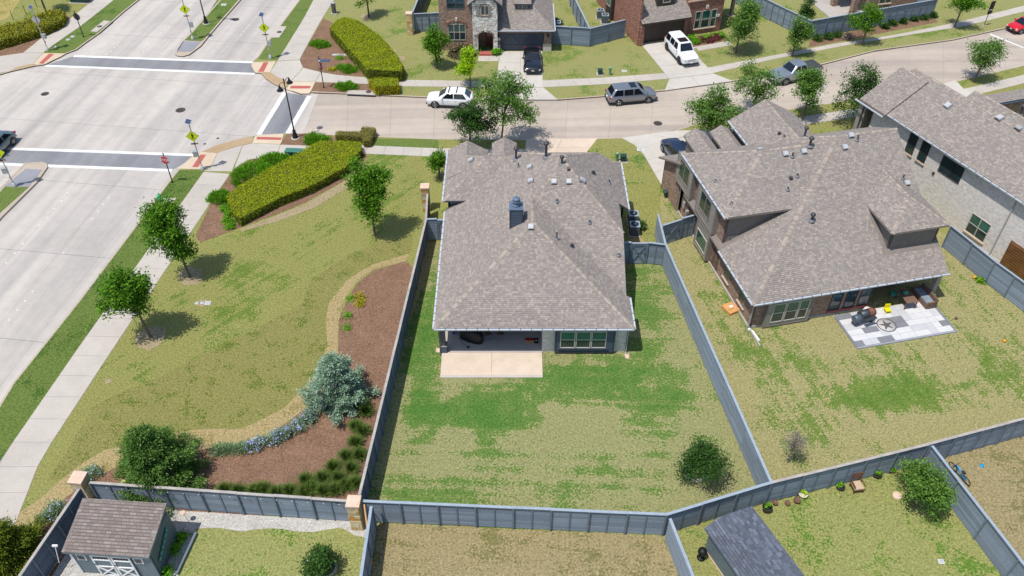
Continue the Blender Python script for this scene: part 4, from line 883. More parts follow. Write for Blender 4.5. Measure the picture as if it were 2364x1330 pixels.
# ---------------------------------------------------------------- brick house to the right, turned 12.5 degrees
h2 = House('house', 'two storey brown brick house with sprawling shingle roof right of the middle', R(12.5), (33.5, 46.5))
B1 = Mass((26.2, 41.95, 38.34, 52.0), [(2.9-m_*26.2, m_, 0), (2.9-m_*38.34, 0, m_), (8.95+m_*49.0, 0, -m_)])
B2 = hip(26.2, 40.0, 44.55, 53.4, 6.0, m_, 'lbf'); B3 = hip(37.3, 42.0, 40.2, 48.0, 6.0, m_, 'lrb')
B4 = Mass((32.0, 38.0, 49.0, 57.4), [(6-m_*32, m_, 0), (6+m_*38, -m_, 0)])
B5 = Mass((28.0, 30.0, 52.0, 57.5), [(5-m_*28, m_, 0), (5+m_*30, -m_, 0)]); B6 = Mass((30.4, 32.4, 52.0, 57.5), [(5-m_*30.4, m_, 0), (5+m_*32.4, -m_, 0)])
B7 = Mass((26.0, 34.0, 53.0, 57.6), [(3.0+0.5*57.6, 0, -0.5)])
H2M = [B1, B2, B3, B4, B5, B6, B7]
roof(h2, H2M, fascia='fascia_taupe')
walls(h2, B1, 0.42, 'brick_rose', sides='l', name='side_wall')
# rear wall stops where the porch begins
h2.part('rear_wall', MB().box((31.3, 38.86, 1.38), (9.4, 0.2, 2.76), 'brick_rose').box((36.0, 40.4, 1.5), (0.2, 3.0, 3.0), 'brick_rose').box((39.0, 41.9, 2.0), (6.0, 0.2, 4.0), 'brick_rose'))
walls(h2, B2, 0.42, 'brick_rose', sides='lf', name='side_wall'); walls(h2, B2, 0.42, 'siding_taupe', z0=2.6, sides='b', name='upper_wall')
walls(h2, B3, 0.4, 'siding_taupe', z0=2.8, sides='lbr', name='upper_wall'); walls(h2, B4, 0.35, 'siding_taupe', sides='lrf', name='front_wall')
walls(h2, B5, 0.25, 'siding_taupe', z0=2.5, sides='lrf', name='dormer_wall'); walls(h2, B6, 0.25, 'siding_taupe', z0=2.5, sides='lrf', name='dormer_wall')
walls(h2, B7, 0.45, 'brick_rose', sides='lf', name='garage_wall')
h2.part('porch_post', MB().box((41.55, 38.75, 1.4), (0.34, 0.34, 2.8), 'siding_gray').box((41.55, 38.75, 0.3), (0.5, 0.5, 0.6), 'siding_gray'))
F = wf((26.62, 57.0), -PI/2)    # left wall, running towards the back yard
bay(h2, F, 2.9, 6.1, 3.1, 5.8, 0.42, 'siding_gray', 'fascia_taupe', [(3.6, 5.4, 3.9, 5.5, dict(mull=1, mid=False, frame='fascia_taupe', glass_='glass_dark'))])
bay(h2, F, 7.4, 10.8, 3.1, 5.8, 0.42, 'siding_gray', 'fascia_taupe', [(8.1, 9.9, 3.9, 5.5, dict(mull=1, mid=False, frame='fascia_taupe', glass_='glass_dark'))])
bay(h2, F, 8.2, 10.6, 0.25, 3.05, 0.40, 'siding_gray', 'fascia_taupe', [(8.5, 10.3, 0.75, 2.0, dict(mid=False, frame='trim_beige'))])
for x in (13.2, 16.0): window(h2, F, x, x+0.95, 0.9, 2.4, frame='fascia_taupe', sill='stone_sill')
for k in range(3): h2.part('siding_board', MB().box((29.6, 44.93, 3.1+k*0.3), (5.4, 0.06, 0.27), 'siding_gray'))
F = wf((26.62, 38.76), 0.0)
bay(h2, F, 0.95, 4.5, 0.12, 2.72, 0.3, 'siding_gray', 'fascia_taupe', [(1.45, 2.32, 0.6, 2.35), (2.5, 3.37, 0.6, 2.35), (3.55, 4.2, 0.6, 2.35)])
for x in (6.3, 7.5, 8.7): window(h2, F, x, x+0.8, 0.55, 2.4, frame='trim_dark', glass_='glass_blue', sill='tactile_red')
gutter(h2, (26.2, 38.34), (41.95, 38.34), 2.84, off=(0, -0.07)); gutter(h2, (26.2, 38.34), (26.2, 44.5), 2.84, off=(-0.07, 0)); gutter(h2, (26.2, 44.55), (26.2, 53.4), 5.94, off=(-0.07, 0)); gutter(h2, (32.0, 53.0), (32.0, 57.4), 5.94, off=(-0.07, 0))
downspout(h2, 26.45, 38.6, 0.1, 2.8); downspout(h2, 26.5, 53.3, 0.1, 5.9)
h2.part('drain_spout', MB().tube([(26.5, 38.6, 0.15), (26.75, 38.2, 0.06), (26.8, 37.3, 0.06)], 0.09, 'white', 8))
h2.part('foundation', MB().box((26.57, 47.0, 0.1), (0.1, 20.5, 0.2), 'foundation').box((31.2, 38.74, 0.1), (9.3, 0.1, 0.2), 'foundation'))
for u, v in ((30.57, 49.3), (32.34, 48.5), (33.89, 48.5), (37.09, 48.08), (37.92, 48.9), (41.1, 44.92)): box_vent(h2, H2M, u, v)
for u, v, ht, r, cp in ((26.95, 48.58, .3, .05, False), (27.0, 45.53, .3, .05, False), (31.63, 45.89, .4, .055, False), (32.72, 46.74, .4, .055, False), (32.83, 48.2, .5, .06, False), (32.51, 43.23, .65, .085, True), (34.51, 48.8, .8, .09, True), (35.24, 50.85, .9, .08, True), (34.19, 52.03, .4, .05, False), (38.3, 48.45, .6, .05, False), (40.92, 45.24, .5, .05, False)): pipe(h2, H2M, u, v, ht, r, cp)
for u, v in ((32.15, 46.7), (34.18, 52.66)): box_vent(h2, H2M, u, v, 0.12, 'vent_pipe')
h2.part('meter_box', MB().box((26.5, 52.2, 1.6), (0.14, 0.35, 0.55), 'box_metal')); h2.part('gas_meter', MB().tube([(26.4, 51.2, 0), (26.4, 51.2, 1.5)], 0.06, 'galvanized', 8).box((26.38, 51.2, 1.6), (0.25, 0.3, 0.3), 'galvanized'))
h2.part('hose_reel', MB().lathe([(0.16, -0.2), (0.2, -0.18), (0.2, 0.18), (0.16, 0.2)], 'green_dark', (26.25, 55.6, 0.5), 12, axis='y').box((26.3, 55.6, 0.25), (0.2, 0.3, 0.5), 'green_dark'))
# ---------------------------------------------------------------- pale brick house at the right edge, turned 25 degrees
h3 = House('house', 'tall pale brick house with long sloping shingle roof at the right edge', R(25), (61.5, 34.0))
C1 = Mass((56.8, 66.0, 20.0, 46.3), [(6.1-m_*56.8, m_, 0), (6.1+m_*65.2, -m_, 0), (6.1+m_*50.2, 0, -m_)])
C2 = Mass((56.45, 64.5, 44.0, 47.1), [(6.0-m_*56.3, m_, 0), (6.0+m_*64.5, -m_, 0), (6.1+m_*50.8, 0, -m_)])
C3 = Mass((59.0, 70.0, 20.0, 40.5), [(6.05-m_*56.8, m_, 0), (6.1+m_*67.0, -m_, 0), (6.1+m_*45.5, 0, -m_)])
H3M = [C1, C2, C3]; roof(h3, H3M, fascia='fascia_taupe')
walls(h3, C1, 0.42, 'brick_white', sides='lrf', name='side_wall'); walls(h3, C2, 0.45, 'siding_gray', z0=2.9, sides='f', name='front_wall')
F = wf((57.22, 45.9), -PI/2)
for x in (4.5, 5.9): window(h3, F, x, x+0.75, 3.75, 5.55, frame='trim_dark', glass_='glass_dark', sill='stone_sill')
window(h3, F, 8.2, 10.3, 4.0, 5.4, frame='trim_dark', glass_='glass_dark', mull=1, mid=False)
for x in (0.9, 2.05, 3.2): window(h3, F, x, x+0.55, 2.2, 3.1, frame='trim_dark', glass_='glass_dark', mid=False)
window(h3, F, 12.6, 14.4, 0.75, 2.5, frame='trim_beige', mull=1, sill='stone_sill', fw=0.04)
sf = h3.part('slat_frame', MB().box((57.16, 28.2, 1.25), (0.08, 2.5, 2.5), 'wood_brown'))
for k in range(11): h3.part('slat', MB().box((57.08, 28.2, 0.12+k*0.222), (0.09, 2.4, 0.165), 'wood_slat'), sf)
downspout(h3, 57.12, 30.5, 0.1, 5.9); gutter(h3, (56.8, 20.0), (56.8, 46.3), 6.02, off=(-0.07, 0)); gutter(h3, (56.3, 44.0), (56.3, 47.4), 5.93, off=(-0.07, 0), hang=False)
h3.part('porch_post', MB().box((57.0, 47.0, 2.9), (0.4, 0.4, 5.8), 'siding_gray').box((57.0, 47.0, 1.0), (0.6, 0.6, 2.0), 'stone_sill')); h3.part('balcony_rail', MB().box((58.6, 46.9, 3.7), (2.8, 0.06, 0.9), 'black_metal'))
h3.part('foundation', MB().box((57.17, 33.0, 0.1), (0.1, 25, 0.2), 'foundation')); h3.part('vent_cover', MB().box((57.17, 38.0, 3.5), (0.1, 0.2, 0.2), 'trim_dark'))
for u, v in ((59.79, 40.89), (60.97, 36.9), (61.02, 35.08)): box_vent(h3, H3M, u, v, 0.26)
pipe(h3, H3M, 62.2, 36.2, 0.9, 0.09, True)
# ---------------------------------------------------------------- brick and white stone house across the street
h4 = House('house', 'brick and white stone house with blue garage door across the street', 0.0, (-1.6, 92.0))
D1 = Mass((-2.0, 4.75, 87.45, 96.0), [(2.7-.75*87.45, 0, .75), (2.7+.75*4.75, -.75, 0), (2.7+.75*6, .75, 0)])
D2 = Mass((-8.5, -1.2, 89.0, 101.0), [(6.2-.75*89, 0, .75), (6.2+.75*8.5, .75, 0), (6.2+.75*1.2+3, -.75, 0)])
D3 = Mass((-4.9, -1.05, 86.9, 92.0), [(5.75+.8*4.9, .8, 0), (5.75-.8*1.05, -.8, 0)])
D4 = Mass((0.2, 2.15, 89.3, 93.6), [(4.9-.5*89.3, 0, .5)])
H4M = [D1, D2, D3, D4]; roof(h4, H4M, tabs=True, pieces=0, caps=False)
h4.part('brick_wall', MB().box((-6.2, 88.2, 3.1), (3.7, 0.3, 6.2), 'brick_rose').box((-7.95, 94.0, 3.1), (0.2, 11.5, 6.2), 'brick_rose'))
h4.part('garage_wall', MB().box((1.35, 88.0, 2.36), (6.0, 0.25, 0.4), 'brick_rose').box((-1.5, 88.0, 1.1), (0.3, 0.25, 2.2), 'brick_rose').box((4.0, 88.0, 1.1), (0.85, 0.25, 2.2), 'brick_rose').box((4.35, 92.0, 1.25), (0.2, 8, 2.5), 'siding_blue'))
h4.part('plinth', MB().box((3.98, 87.86, 0.4), (0.95, 0.12, 0.8), 'limestone').box((-1.5, 87.86, 0.4), (0.36, 0.12, 0.8), 'limestone').box((3.98, 87.84, 0.85), (0.97, 0.14, 0.1), 'stone_sill'))
gd = h4.part('garage_door', MB().box((1.06, 88.02, 1.07), (4.9, 0.06, 2.14), 'garage_blue'))
for k in range(4): h4.part('panel', MB().box((1.06-1.84+k*1.225, 87.98, 1.07), (1.16, 0.04, 2.06), 'garage_blue'), gd)
for k in range(4):
    s = 1 if k % 2 else -1; x = 1.06-1.84+k*1.225; h4.part('brace', MB().bar((x-0.5*s*-1, 87.95, 0.75), (x+0.5*s*-1, 87.95, 2.0), 0.03, 0.1, 'trim_blue'), gd)
h4.part('rail', MB().box((1.06, 87.95, 0.72), (4.8, 0.04, 0.1), 'trim_blue'), gd)
tw = h4.part('stone_tower', MB().box((-4.06, 87.4, 2.6), (0.55, 0.35, 5.2), 'stone_ring').box((-1.85, 87.4, 2.6), (0.5, 0.35, 5.2), 'stone_ring').box((-2.95, 87.4, 4.0), (1.7, 0.35, 2.6), 'stone_ring').box((-4.3, 88.0, 2.9), (0.1, 1.2, 5.8), 'stone_ring'))
z = 0.0; n = 0
while z < 6.3:
    hh = random.uniform(0.19, 0.27); x = -4.36-random.uniform(0, 0.2)
    while x < -1.62:
        L = random.uniform(0.28, 0.62); x0, x1 = max(x, -4.36), min(x+L, -1.6); xc = (x0+x1)/2; x += L; zc = z+hh/2
        if x1-x0 < 0.1: continue
        if abs(xc+2.95) < 0.80+L/2 and zc < 2.3+0.45*math.cos(min(1, abs(xc+2.95)/0.8)*1.5): continue
        if abs(xc+2.95) < 0.7 and 4.3 < zc < 5.9: continue
        if zc > 5.6+(1.6-abs(xc+2.98))*0.8: continue
        h4.part('stone', MB().box((xc, 87.2-random.uniform(0, 0.05), zc), (x1-x0-0.02, 0.1, hh-0.02), 'limestone'), tw); n += 1
    z += hh
mb = MB()
for k in range(9):
    a_ = PI*k/8; mb.box((-2.95+0.9*math.cos(a_), 87.15, 2.15+0.6*math.sin(a_)), (0.16, 0.14, 0.2), 'brick_rose')
mb.box((-2.95, 87.12, 2.86), (0.22, 0.16, 0.34), 'limestone'); h4.part('arch', mb, tw)
h4.part('porch_recess', MB().box((-2.95, 89.2, 1.35), (1.7, 0.1, 2.7), 'brick_rose').box((-3.82, 88.4, 1.35), (0.1, 1.7, 2.7), 'siding_gray').box((-2.1, 88.4, 1.35), (0.1, 1.7, 2.7), 'trim_dark'))
dr = h4.part('front_door', MB().box((-2.55, 89.12, 1.15), (0.95, 0.08, 2.3), 'wood_brown')); h4.part('pane', MB().box((-2.55, 89.06, 1.6), (0.55, 0.04, 0.9), 'glass_dark'), dr)
h4.part('step', MB().box((-2.95, 87.0, 0.12), (1.5, 0.7, 0.24), 'tactile_red'))
F = wf((-8.05, 88.05), 0.0)
window(h4, F, 0.95, 2.8, 1.3, 3.1, mull=2, frame='trim_beige', glass_='glass_blue'); window(h4, F, 0.95, 2.75, 5.0, 6.1, mull=1, frame='siding_blue', glass_='glass_blue')
mb = MB()
for k in range(9): a_ = PI*k/8; mb.box((-8.05+1.87+1.02*math.cos(a_), 88.0, 3.15+0.45*math.sin(a_)), (0.2, 0.12, 0.2), 'brick_red')
mb.box((-6.18, 87.97, 3.72), (0.24, 0.16, 0.34), 'limestone'); h4.part('window_arch', mb)
F = wf((-4.9, 87.2), 0.0); window(h4, F, 1.55, 2.35, 4.6, 5.6, mull=1, mid=False, frame='trim_beige', glass_='glass_dark', sill='brick_rose')
for x in (1.15, 2.45): h4.part('shutter', MB().box((-4.9+x, 87.12, 5.1), (0.32, 0.08, 1.1), 'siding_gray'))
h4.part('dormer', MB().box((1.18, 90.4, 4.2), (1.5, 1.6, 1.3), 'siding_blue')); F = wf((0.43, 89.58), 0.0); window(h4, F, 0.3, 1.2, 3.85, 4.7, mull=1, mid=False, frame='trim_beige', glass_='glass_dark')
for x in (-1.5, 4.05): h4.part('wall_lamp', MB().lathe([(0.05, 1.75), (0.11, 1.85), (0.13, 2.05), (0.03, 2.15)], 'black_metal', (x, 87.75, 0), 8))
gutter(h4, (-2.0, 87.45), (4.75, 87.45), 2.63, off=(0, -.06), hang=False); gutter(h4, (4.75, 87.45), (4.75, 94.5), 2.63, off=(.06, 0), hang=False)
h4.part('number_plate', MB().box((-1.5, 87.85, 1.45), (0.36, 0.04, 0.26), 'limestone'))
# ---------------------------------------------------------------- red brick house with brown garage, turned 17.4 degrees
h5 = House('house', 'red brick house with brown garage door across the street', R(17.4), (44.5, 86.0))
# local u = x cos + y sin, v = -x sin + y cos ; garage corner near (40.8, 81.2)
E1 = Mass((40.5, 46.7, 80.4, 90.0), [(2.75-.8*80.4, 0, .8), (2.75-.8*36.5, .8, 0)])
H5M = [E1]; roof(h5, H5M, pieces=0, caps=False, fascia='trim_dark')
h5.part('garage_wall', MB().box((43.5, 81.3, 2.45), (5.6, 0.25, 0.55), 'brick_red').box((40.75, 81.0, 1.2), (0.45, 0.9, 2.4), 'brick_red').box((46.5, 81.25, 1.2), (0.4, 0.3, 2.4), 'brick_red').box((40.45, 87.0, 3.2), (0.25, 12.5, 6.4), 'brick_red'))
gd = h5.part('garage_door', MB().box((43.6, 81.35, 1.1), (5.3, 0.08, 2.2), 'garage_brown'))
for k in range(4): h5.part('panel', MB().box((43.6-1.98+k*1.32, 81.3, 1.1), (1.24, 0.04, 2.1), 'garage_brown'), gd)
h5.part('brick_tower', MB().box((48.9, 81.6, 3.2), (4.6, 0.3, 6.4), 'brick_red').box((51.1, 84.5, 3.2), (0.25, 6, 6.4), 'brick_red').box((46.68, 83.4, 3.2), (0.25, 3.8, 6.4), 'brick_red'))
h5.part('band', MB().box((48.9, 81.4, 4.15), (4.7, 0.14, 0.14), 'stone_sill'))
F = wf((46.6, 81.45), 0.0)
for x, wd in ((1.15, 0.6), (2.0, 0.95), (3.2, 0.6)): window(h5, F, x, x+wd, 0.75, 2.75, frame='trim_beige', glass_='glass_teal', sill='stone_sill')
window(h5, F, 2.0, 2.9, 4.7, 6.2, frame='trim_beige', glass_='glass_teal', sill='stone_sill')
for x in (1.6, 3.3): h5.part('shutter', MB().box((46.6+x, 81.38, 5.4), (0.42, 0.08, 1.5), 'wood_brown'))
h5.part('keystone', MB().box((49.05, 81.35, 3.25), (0.3, 0.16, 0.4), 'limestone')); h5.part('number_plate', MB().box((50.6, 81.38, 2.0), (0.5, 0.06, 0.3), 'limestone'))
h5.part('dormer', MB().box((43.9, 82.6, 4.6), (2.2, 1.6, 1.7), 'trim_dark')); F = wf((42.8, 81.78), 0.0); window(h5, F, 0.75, 1.55, 4.3, 5.6, mid=False, frame='trim_beige', glass_='glass_dark')
h5.part('side_bay', MB().box((40.2, 88.6, 2.0), (0.5, 1.8, 4.0), 'trim_dark')); F = wf((39.94, 89.4), -PI/2); window(h5, F, 0.2, 1.2, 1.6, 2.9, mid=False, frame='trim_beige')
h5.part('porch_post', MB().box((53.0, 82.4, 2.0), (0.35, 0.35, 4.0), 'siding_taupe').box((53.0, 82.4, 0.6), (0.6, 0.6, 1.2), 'brick_red').box((53.0, 82.4, 1.22), (0.7, 0.7, 0.08), 'stone_sill'))
h5.part('porch_roof', MB().box((52.4, 84.0, 4.2), (2.6, 4.2, 0.4), 'trim_dark')); h5.part('porch_wall', MB().box((52.3, 86.0, 2.0), (2.4, 0.2, 4.0), 'trim_dark'))
# ---------------------------------------------------------------- house behind the far corner fence, only its foot shows
h6 = House('house', 'brick house foot with covered patio behind the far corner fence', R(14), (67.5, 87.5))
wl = h6.part('brick_wall', MB().box((69.3, 84.9, 3.0), (7.0, 0.25, 6.0), 'brick_rose').box((65.8, 88.0, 3.0), (0.25, 6.2, 6.0), 'brick_rose').box((72.7, 88.0, 3.0), (0.25, 6.2, 6.0), 'brick_rose'))
F = wf((65.8, 84.77), 0.0); window(h6, F, 1.6, 3.2, 0.9, 2.6, frame='trim_beige', glass_='glass_dark', mull=1, sill='stone_sill')
for u, v in ((63.6, 84.2), (62.9, 87.3)): h6.part('porch_post', MB().box((u, v, 1.5), (0.65, 0.65, 3.0), 'brick_rose'))
h6.part('porch_floor', MB().box((63.2, 87.0, 0.05), (5.0, 6.5, 0.1), 'porch_slab')); h6.part('porch_roof', MB().box((64.2, 88.6, 3.1), (3.4, 5.0, 0.3), 'fascia_taupe'))
E7 = Mass((62.8, 73.2, 84.3, 93.0), [(6.0-.6*84.3, 0, .6), (6.0-.6*62.8, .6, 0), (6.0+.6*73.2, -.6, 0), (6.0+.6*93, 0, -.6)]); roof(h6, [E7], tabs=False)
# ---------------------------------------------------------------- corner of another house at the right edge
h7 = House('house', 'dark gutter and brown wall of the house cut by the right edge', R(16.9), (70.0, 57.5))
G1 = Mass((65.6, 78.0, 54.4, 57.5), [(3.0+.35*54.4, 0, -.35)]); roof(h7, [G1], fascia='siding_blue', pieces=0, caps=False)
walls(h7, G1, 0.4, 'brick_rose', sides='lb'); gutter(h7, (65.6, 54.4), (78, 54.4), 2.82, 'siding_blue', off=(0, -.07), hang=False)
downspout(h7, 66.3, 54.7, 0.1, 2.8)
# ---------------------------------------------------------------- fences, gates and stone piers
BOX1 = {}
def ubox(sx, sy, sz, mat, tilt=0.0):
    k = (round(sx, 3), round(sy, 3), round(sz, 3), mat, tilt)
    if k not in BOX1:
        mb = MB().box((0, 0, 0), (sx, sy, sz), mat, M=Matrix.Rotation(tilt, 3, 'X')); o = mb.build('tmp'); BOX1[k] = o.data; bpy.data.objects.remove(o)
    return BOX1[k]
def fence(label, pts, side=1, ht=2.2, posts=True, cap='fence_cap', board='fence_board', step=True, battens=True, spacing=2.08, rows=10, group='grey board fences between the yards'):
    """posts stand on the given side of the line (left of travel = +1); every board is a piece"""
    o0 = pts[0]; t = thing('board_fence', label, 'fence', (o0[0], o0[1], 0), 0.0, group)
    pitch = (ht-0.08)/rows
    for i in range(len(pts)-1):
        a, b = Vector(pts[i]), Vector(pts[i+1]); d = b-a; L = d.length; d.normalize(); ang = math.atan2(d.y, d.x); n = max(1, round(L/spacing)); w = L/n; nrm = Vector((-d.y, d.x))*side
        def put(nm, me, s, off, z, rz=0.0):
            p = a+d*s+nrm*off-Vector(o0); o = link(nm, me, t, (p.x, p.y, z)); o.rotation_euler = (0, 0, ang+rz); return o
        for k in range(n):
            dz = random.uniform(-0.02, 0.02) if step else 0
            me = ubox(w-0.012, 0.05, pitch*0.84, board); put('shadow_backing', ubox(w-0.006, 0.012, ht-0.1, 'fence_post'), (k+0.5)*w, 0.0, ht/2)  # added panel closing the board gaps, for a solid shadow and dark lines
            for r in range(rows): put('board', me, (k+0.5)*w, 0.0, 0.06+pitch*(r+0.5))
            if posts:
                put('post', ubox(0.09, 0.09, ht+0.02, 'fence_post'), k*w, 0.074, ht/2)
                if battens: put('batten', ubox(0.085, 0.035, ht-0.05, 'fence_post'), (k+0.5)*w, 0.046, ht/2)
            if cap: put('cap', ubox(w-0.004, 0.17, 0.04, cap), (k+0.5)*w, 0.02, ht+0.03+dz)
            put('rail', ubox(w-0.02, 0.04, 0.13, 'fence_post'), (k+0.5)*w, 0.049, ht-0.07)
        if posts and i == len(pts)-2: put('post', ubox(0.09, 0.09, ht+0.02, 'fence_post'), L, 0.074, ht/2)
    return t
def gate(label, a, b, side=1, ht=2.1):
    a, b = Vector(a), Vector(b); d = b-a; L = d.length; ang = math.atan2(d.y, d.x)
    t = thing('fence_gate', label, 'gate', (a.x, a.y, 0), ang); s = side
    for r in range(9): link('board', ubox(L-0.05, 0.022, 0.215, 'fence_board'), t, (L/2, 0, 0.17+r*0.225))
    for x in (0.06, L-0.06): link('stile', ubox(0.12, 0.05, ht-0.1, 'fence_post'), t, (x, 0.04*s, ht/2))
    for z in (0.12, ht-0.12): link('rail', ubox(L-0.24, 0.05, 0.12, 'fence_post'), t, (L/2, 0.041*s, z))
    for sg in (-1, 1): MB().bar((0.12, 0.05*s, 0.18 if sg < 0 else ht-0.18), (L-0.12, 0.05*s, ht-0.18 if sg < 0 else 0.18), 0.04, 0.10, 'fence_post').build('brace', t)
    MB().box((L-0.12, 0.09*s, ht*0.5), (0.05, 0.04, 0.22), 'black_metal').build('latch', t)
    link('cap', ubox(L, 0.15, 0.04, 'fence_cap'), t, (L/2, 0.0, ht+0.03))
def pier(label, p, ht, s=0.66, rz=0.0):
    t = thing('stone_pier', label, 'stone pier', (p[0], p[1], 0), rz)
    MB().box((0, 0, ht/2), (s-0.06, s-0.06, ht), 'stone_sill').build('core', t)
    z = 0.02
    while z < ht-0.1:
        hh = min(random.uniform(0.2, 0.42), ht-z)
        for k in range(4):
            a = k*PI/2; x = -s/2
            while x < s/2-0.02:
                L = min(random.uniform(0.3, 0.66), s/2-x); xc = x+L/2; x += L
                if s/2-x < 0.12: L += s/2-x; xc += (s/2-x)/2; x = s/2
                d = Vector((math.cos(a), math.sin(a))); n = Vector((d.y, -d.x)); c = d*xc+n*(s/2)
                o = link('stone', ubox(round(L-0.015, 2), 0.07, round(hh-0.015, 2), 'sandstone'), t, (c.x+n.x*random.uniform(-.008, .012), c.y+n.y*random.uniform(-.008, .012), z+hh/2)); o.rotation_euler = (0, 0, a)
        z += hh
    MB().box((0, 0, ht+0.05), (s+0.14, s+0.14, 0.13), 'stone_sill').build('cap', t)
P_SW, P_S = (-25.4, 28.6), (-9.1, 27.4); C_H1L = (-7.05, 53.9); C_SE = (8.85, 26.4); C_E = (15.35, 28.55); C_NE = (12.1, 50.7); C_MID = (25.7, 31.35)
fence('board fence with worn cap along the left side of the middle yard', [(-8.95, 27.7), C_H1L, (-7.2, 57.4)], -1, cap='fence_cap_worn', board='fence_board_shade')
fence('board fence strung with lights behind the gravel bed', [(-25.0, 28.55), (-9.5, 27.3)], -1, cap='fence_cap_worn')
fence('board fence along the bottom of the middle yard', [(-8.7, 27.3), C_SE], -1)
fence('board fence between the middle yard and the dark shed lot', [C_SE, C_E], -1)
fence('long board fence with worn cap along the right back yard', [C_E, C_MID, (33.2, 33.55), (47, 37.5)], -1, cap='fence_cap_worn')
fence('board fence along the right side of the middle yard', [C_NE, C_E], 1, posts=True, battens=False)
fence('short board fence from gravel bed to bottom edge', [(-8.15, 26.9), (-8.2, 18.5)], 1, battens=True)
fence('slanting board fence between the two southern lots', [(9.0, 26.1), (10.4, 19.5)], 1, battens=False)
fence('board fence descending to the lower right corner', [(25.9, 31.2), (29.2, 18.5)], -1, battens=False, spacing=2.5)
fence('board fence on the left of the green shed', [(-25.5, 28.1), (-27.3, 19.0)], 1, cap='fence_cap_worn', board='fence_board_shade')
fence('board fence below the pale brick house', [(35.6, 53.0), (37.3, 48.6), (40.4, 42.0), (43, 36)], -1, battens=False)
fence('short board fence beside the left gate of the middle house', [C_H1L, (-6.15, 53.95)], 1); gate('left garden gate with crossed braces', (-6.12, 53.95), (-5.1, 53.95), -1)
fence('board fence beside the right gate of the middle house', [(8.1, 50.95), (9.45, 50.95)], -1); gate('middle garden gate with crossed braces near the air conditioners', (9.5, 50.95), (10.75, 50.95), -1)
fence('short board fence joining the gate to the yard corner', [(10.8, 50.95), C_NE], -1)
fence('short board fence running up to the brick house gate', [C_NE, (12.0, 54.6)], -1, battens=False); gate('garden gate with crossed braces at the brick house', (12.25, 53.2), (13.9, 54.0), -1)
fence('short board fence between brick wall and gate', [(13.95, 54.05), (15.05, 54.5)], -1)
fence('two panel fence left of the brick house across the street', [(-11.4, 92.7), (-8.15, 93.1)], -1, group='grey board fences across the street')
fence('dark side fence behind the far stone pier', [(-11.6, 93.2), (-10.6, 105)], -1, board='fence_board_shade', group='grey board fences across the street')
fence('low stepped fence right of the blue garage', [(4.6, 89.6), (8.85, 88.95)], -1, battens=False, group='grey board fences across the street')
fence('stepped fence left of the red brick house', [(8.85, 88.95), (13.0, 91.2)], -1, battens=False, group='grey board fences across the street')
fence('side fence between the two houses across the street', [(8.75, 89.1), (7.5, 97.5), (6.9, 104)], 1, battens=False, group='grey board fences across the street')
fence('fence of the far corner lot along the red brick house', [(28.0, 100.5), (34.3, 90.9)], -1, rows=8, group='grey board fences across the street')
fence('long fence of the far corner lot along the sidewalk', [(34.3, 90.9), (50.9, 96.8)], -1, rows=8, group='grey board fences across the street')
fence('short return fence at the far corner lot', [(50.9, 96.8), (49.8, 101.5)], -1, rows=8, group='grey board fences across the street')
pier('sandstone pier at the lower left fence corner', (-25.75, 28.75), 2.35, 0.72, R(-6)); pier('sandstone pier in front of the middle yard corner', (-9.15, 27.05), 2.45, 0.66, R(-3)); pier('sandstone pier beside the middle house side gate', (-7.45, 58.2), 2.4, 0.62); pier('sandstone pier across the street by the olive hedge', (-11.9, 92.2), 2.5, 0.62)
ORD = 'first second third fourth fifth sixth seventh eighth ninth tenth eleventh twelfth thirteenth fourteenth fifteenth sixteenth seventeenth eighteenth nineteenth'.split()
# lamps strung along the south fence
for k in range(16):
    x = -24.0+k*0.93; y = 28.55-(x+25.0)*0.0806-0.16
    o = MB().tube([(0, 0, 0.07), (0, 0, 0.0)], 0.012, 'black_metal', 6).lathe([(0.012, 0), (0.035, -0.03), (0.03, -0.08), (0.005, -0.1)], 'white', n=8).build('string_lamp', None, (x, y, 2.05)); tag(o, ORD[k]+' white bulb from the left pier on the gravel fence', 'string lamp', 'bulbs strung along the gravel fence')
o = MB().bar((-8.55, 27.0, 2.3), (-8.05, 24.5, 0.02), 0.09, 0.05, 'wood_new').build('plank'); tag(o, 'yellow plank leaning on the fence by the stone pier', 'plank')
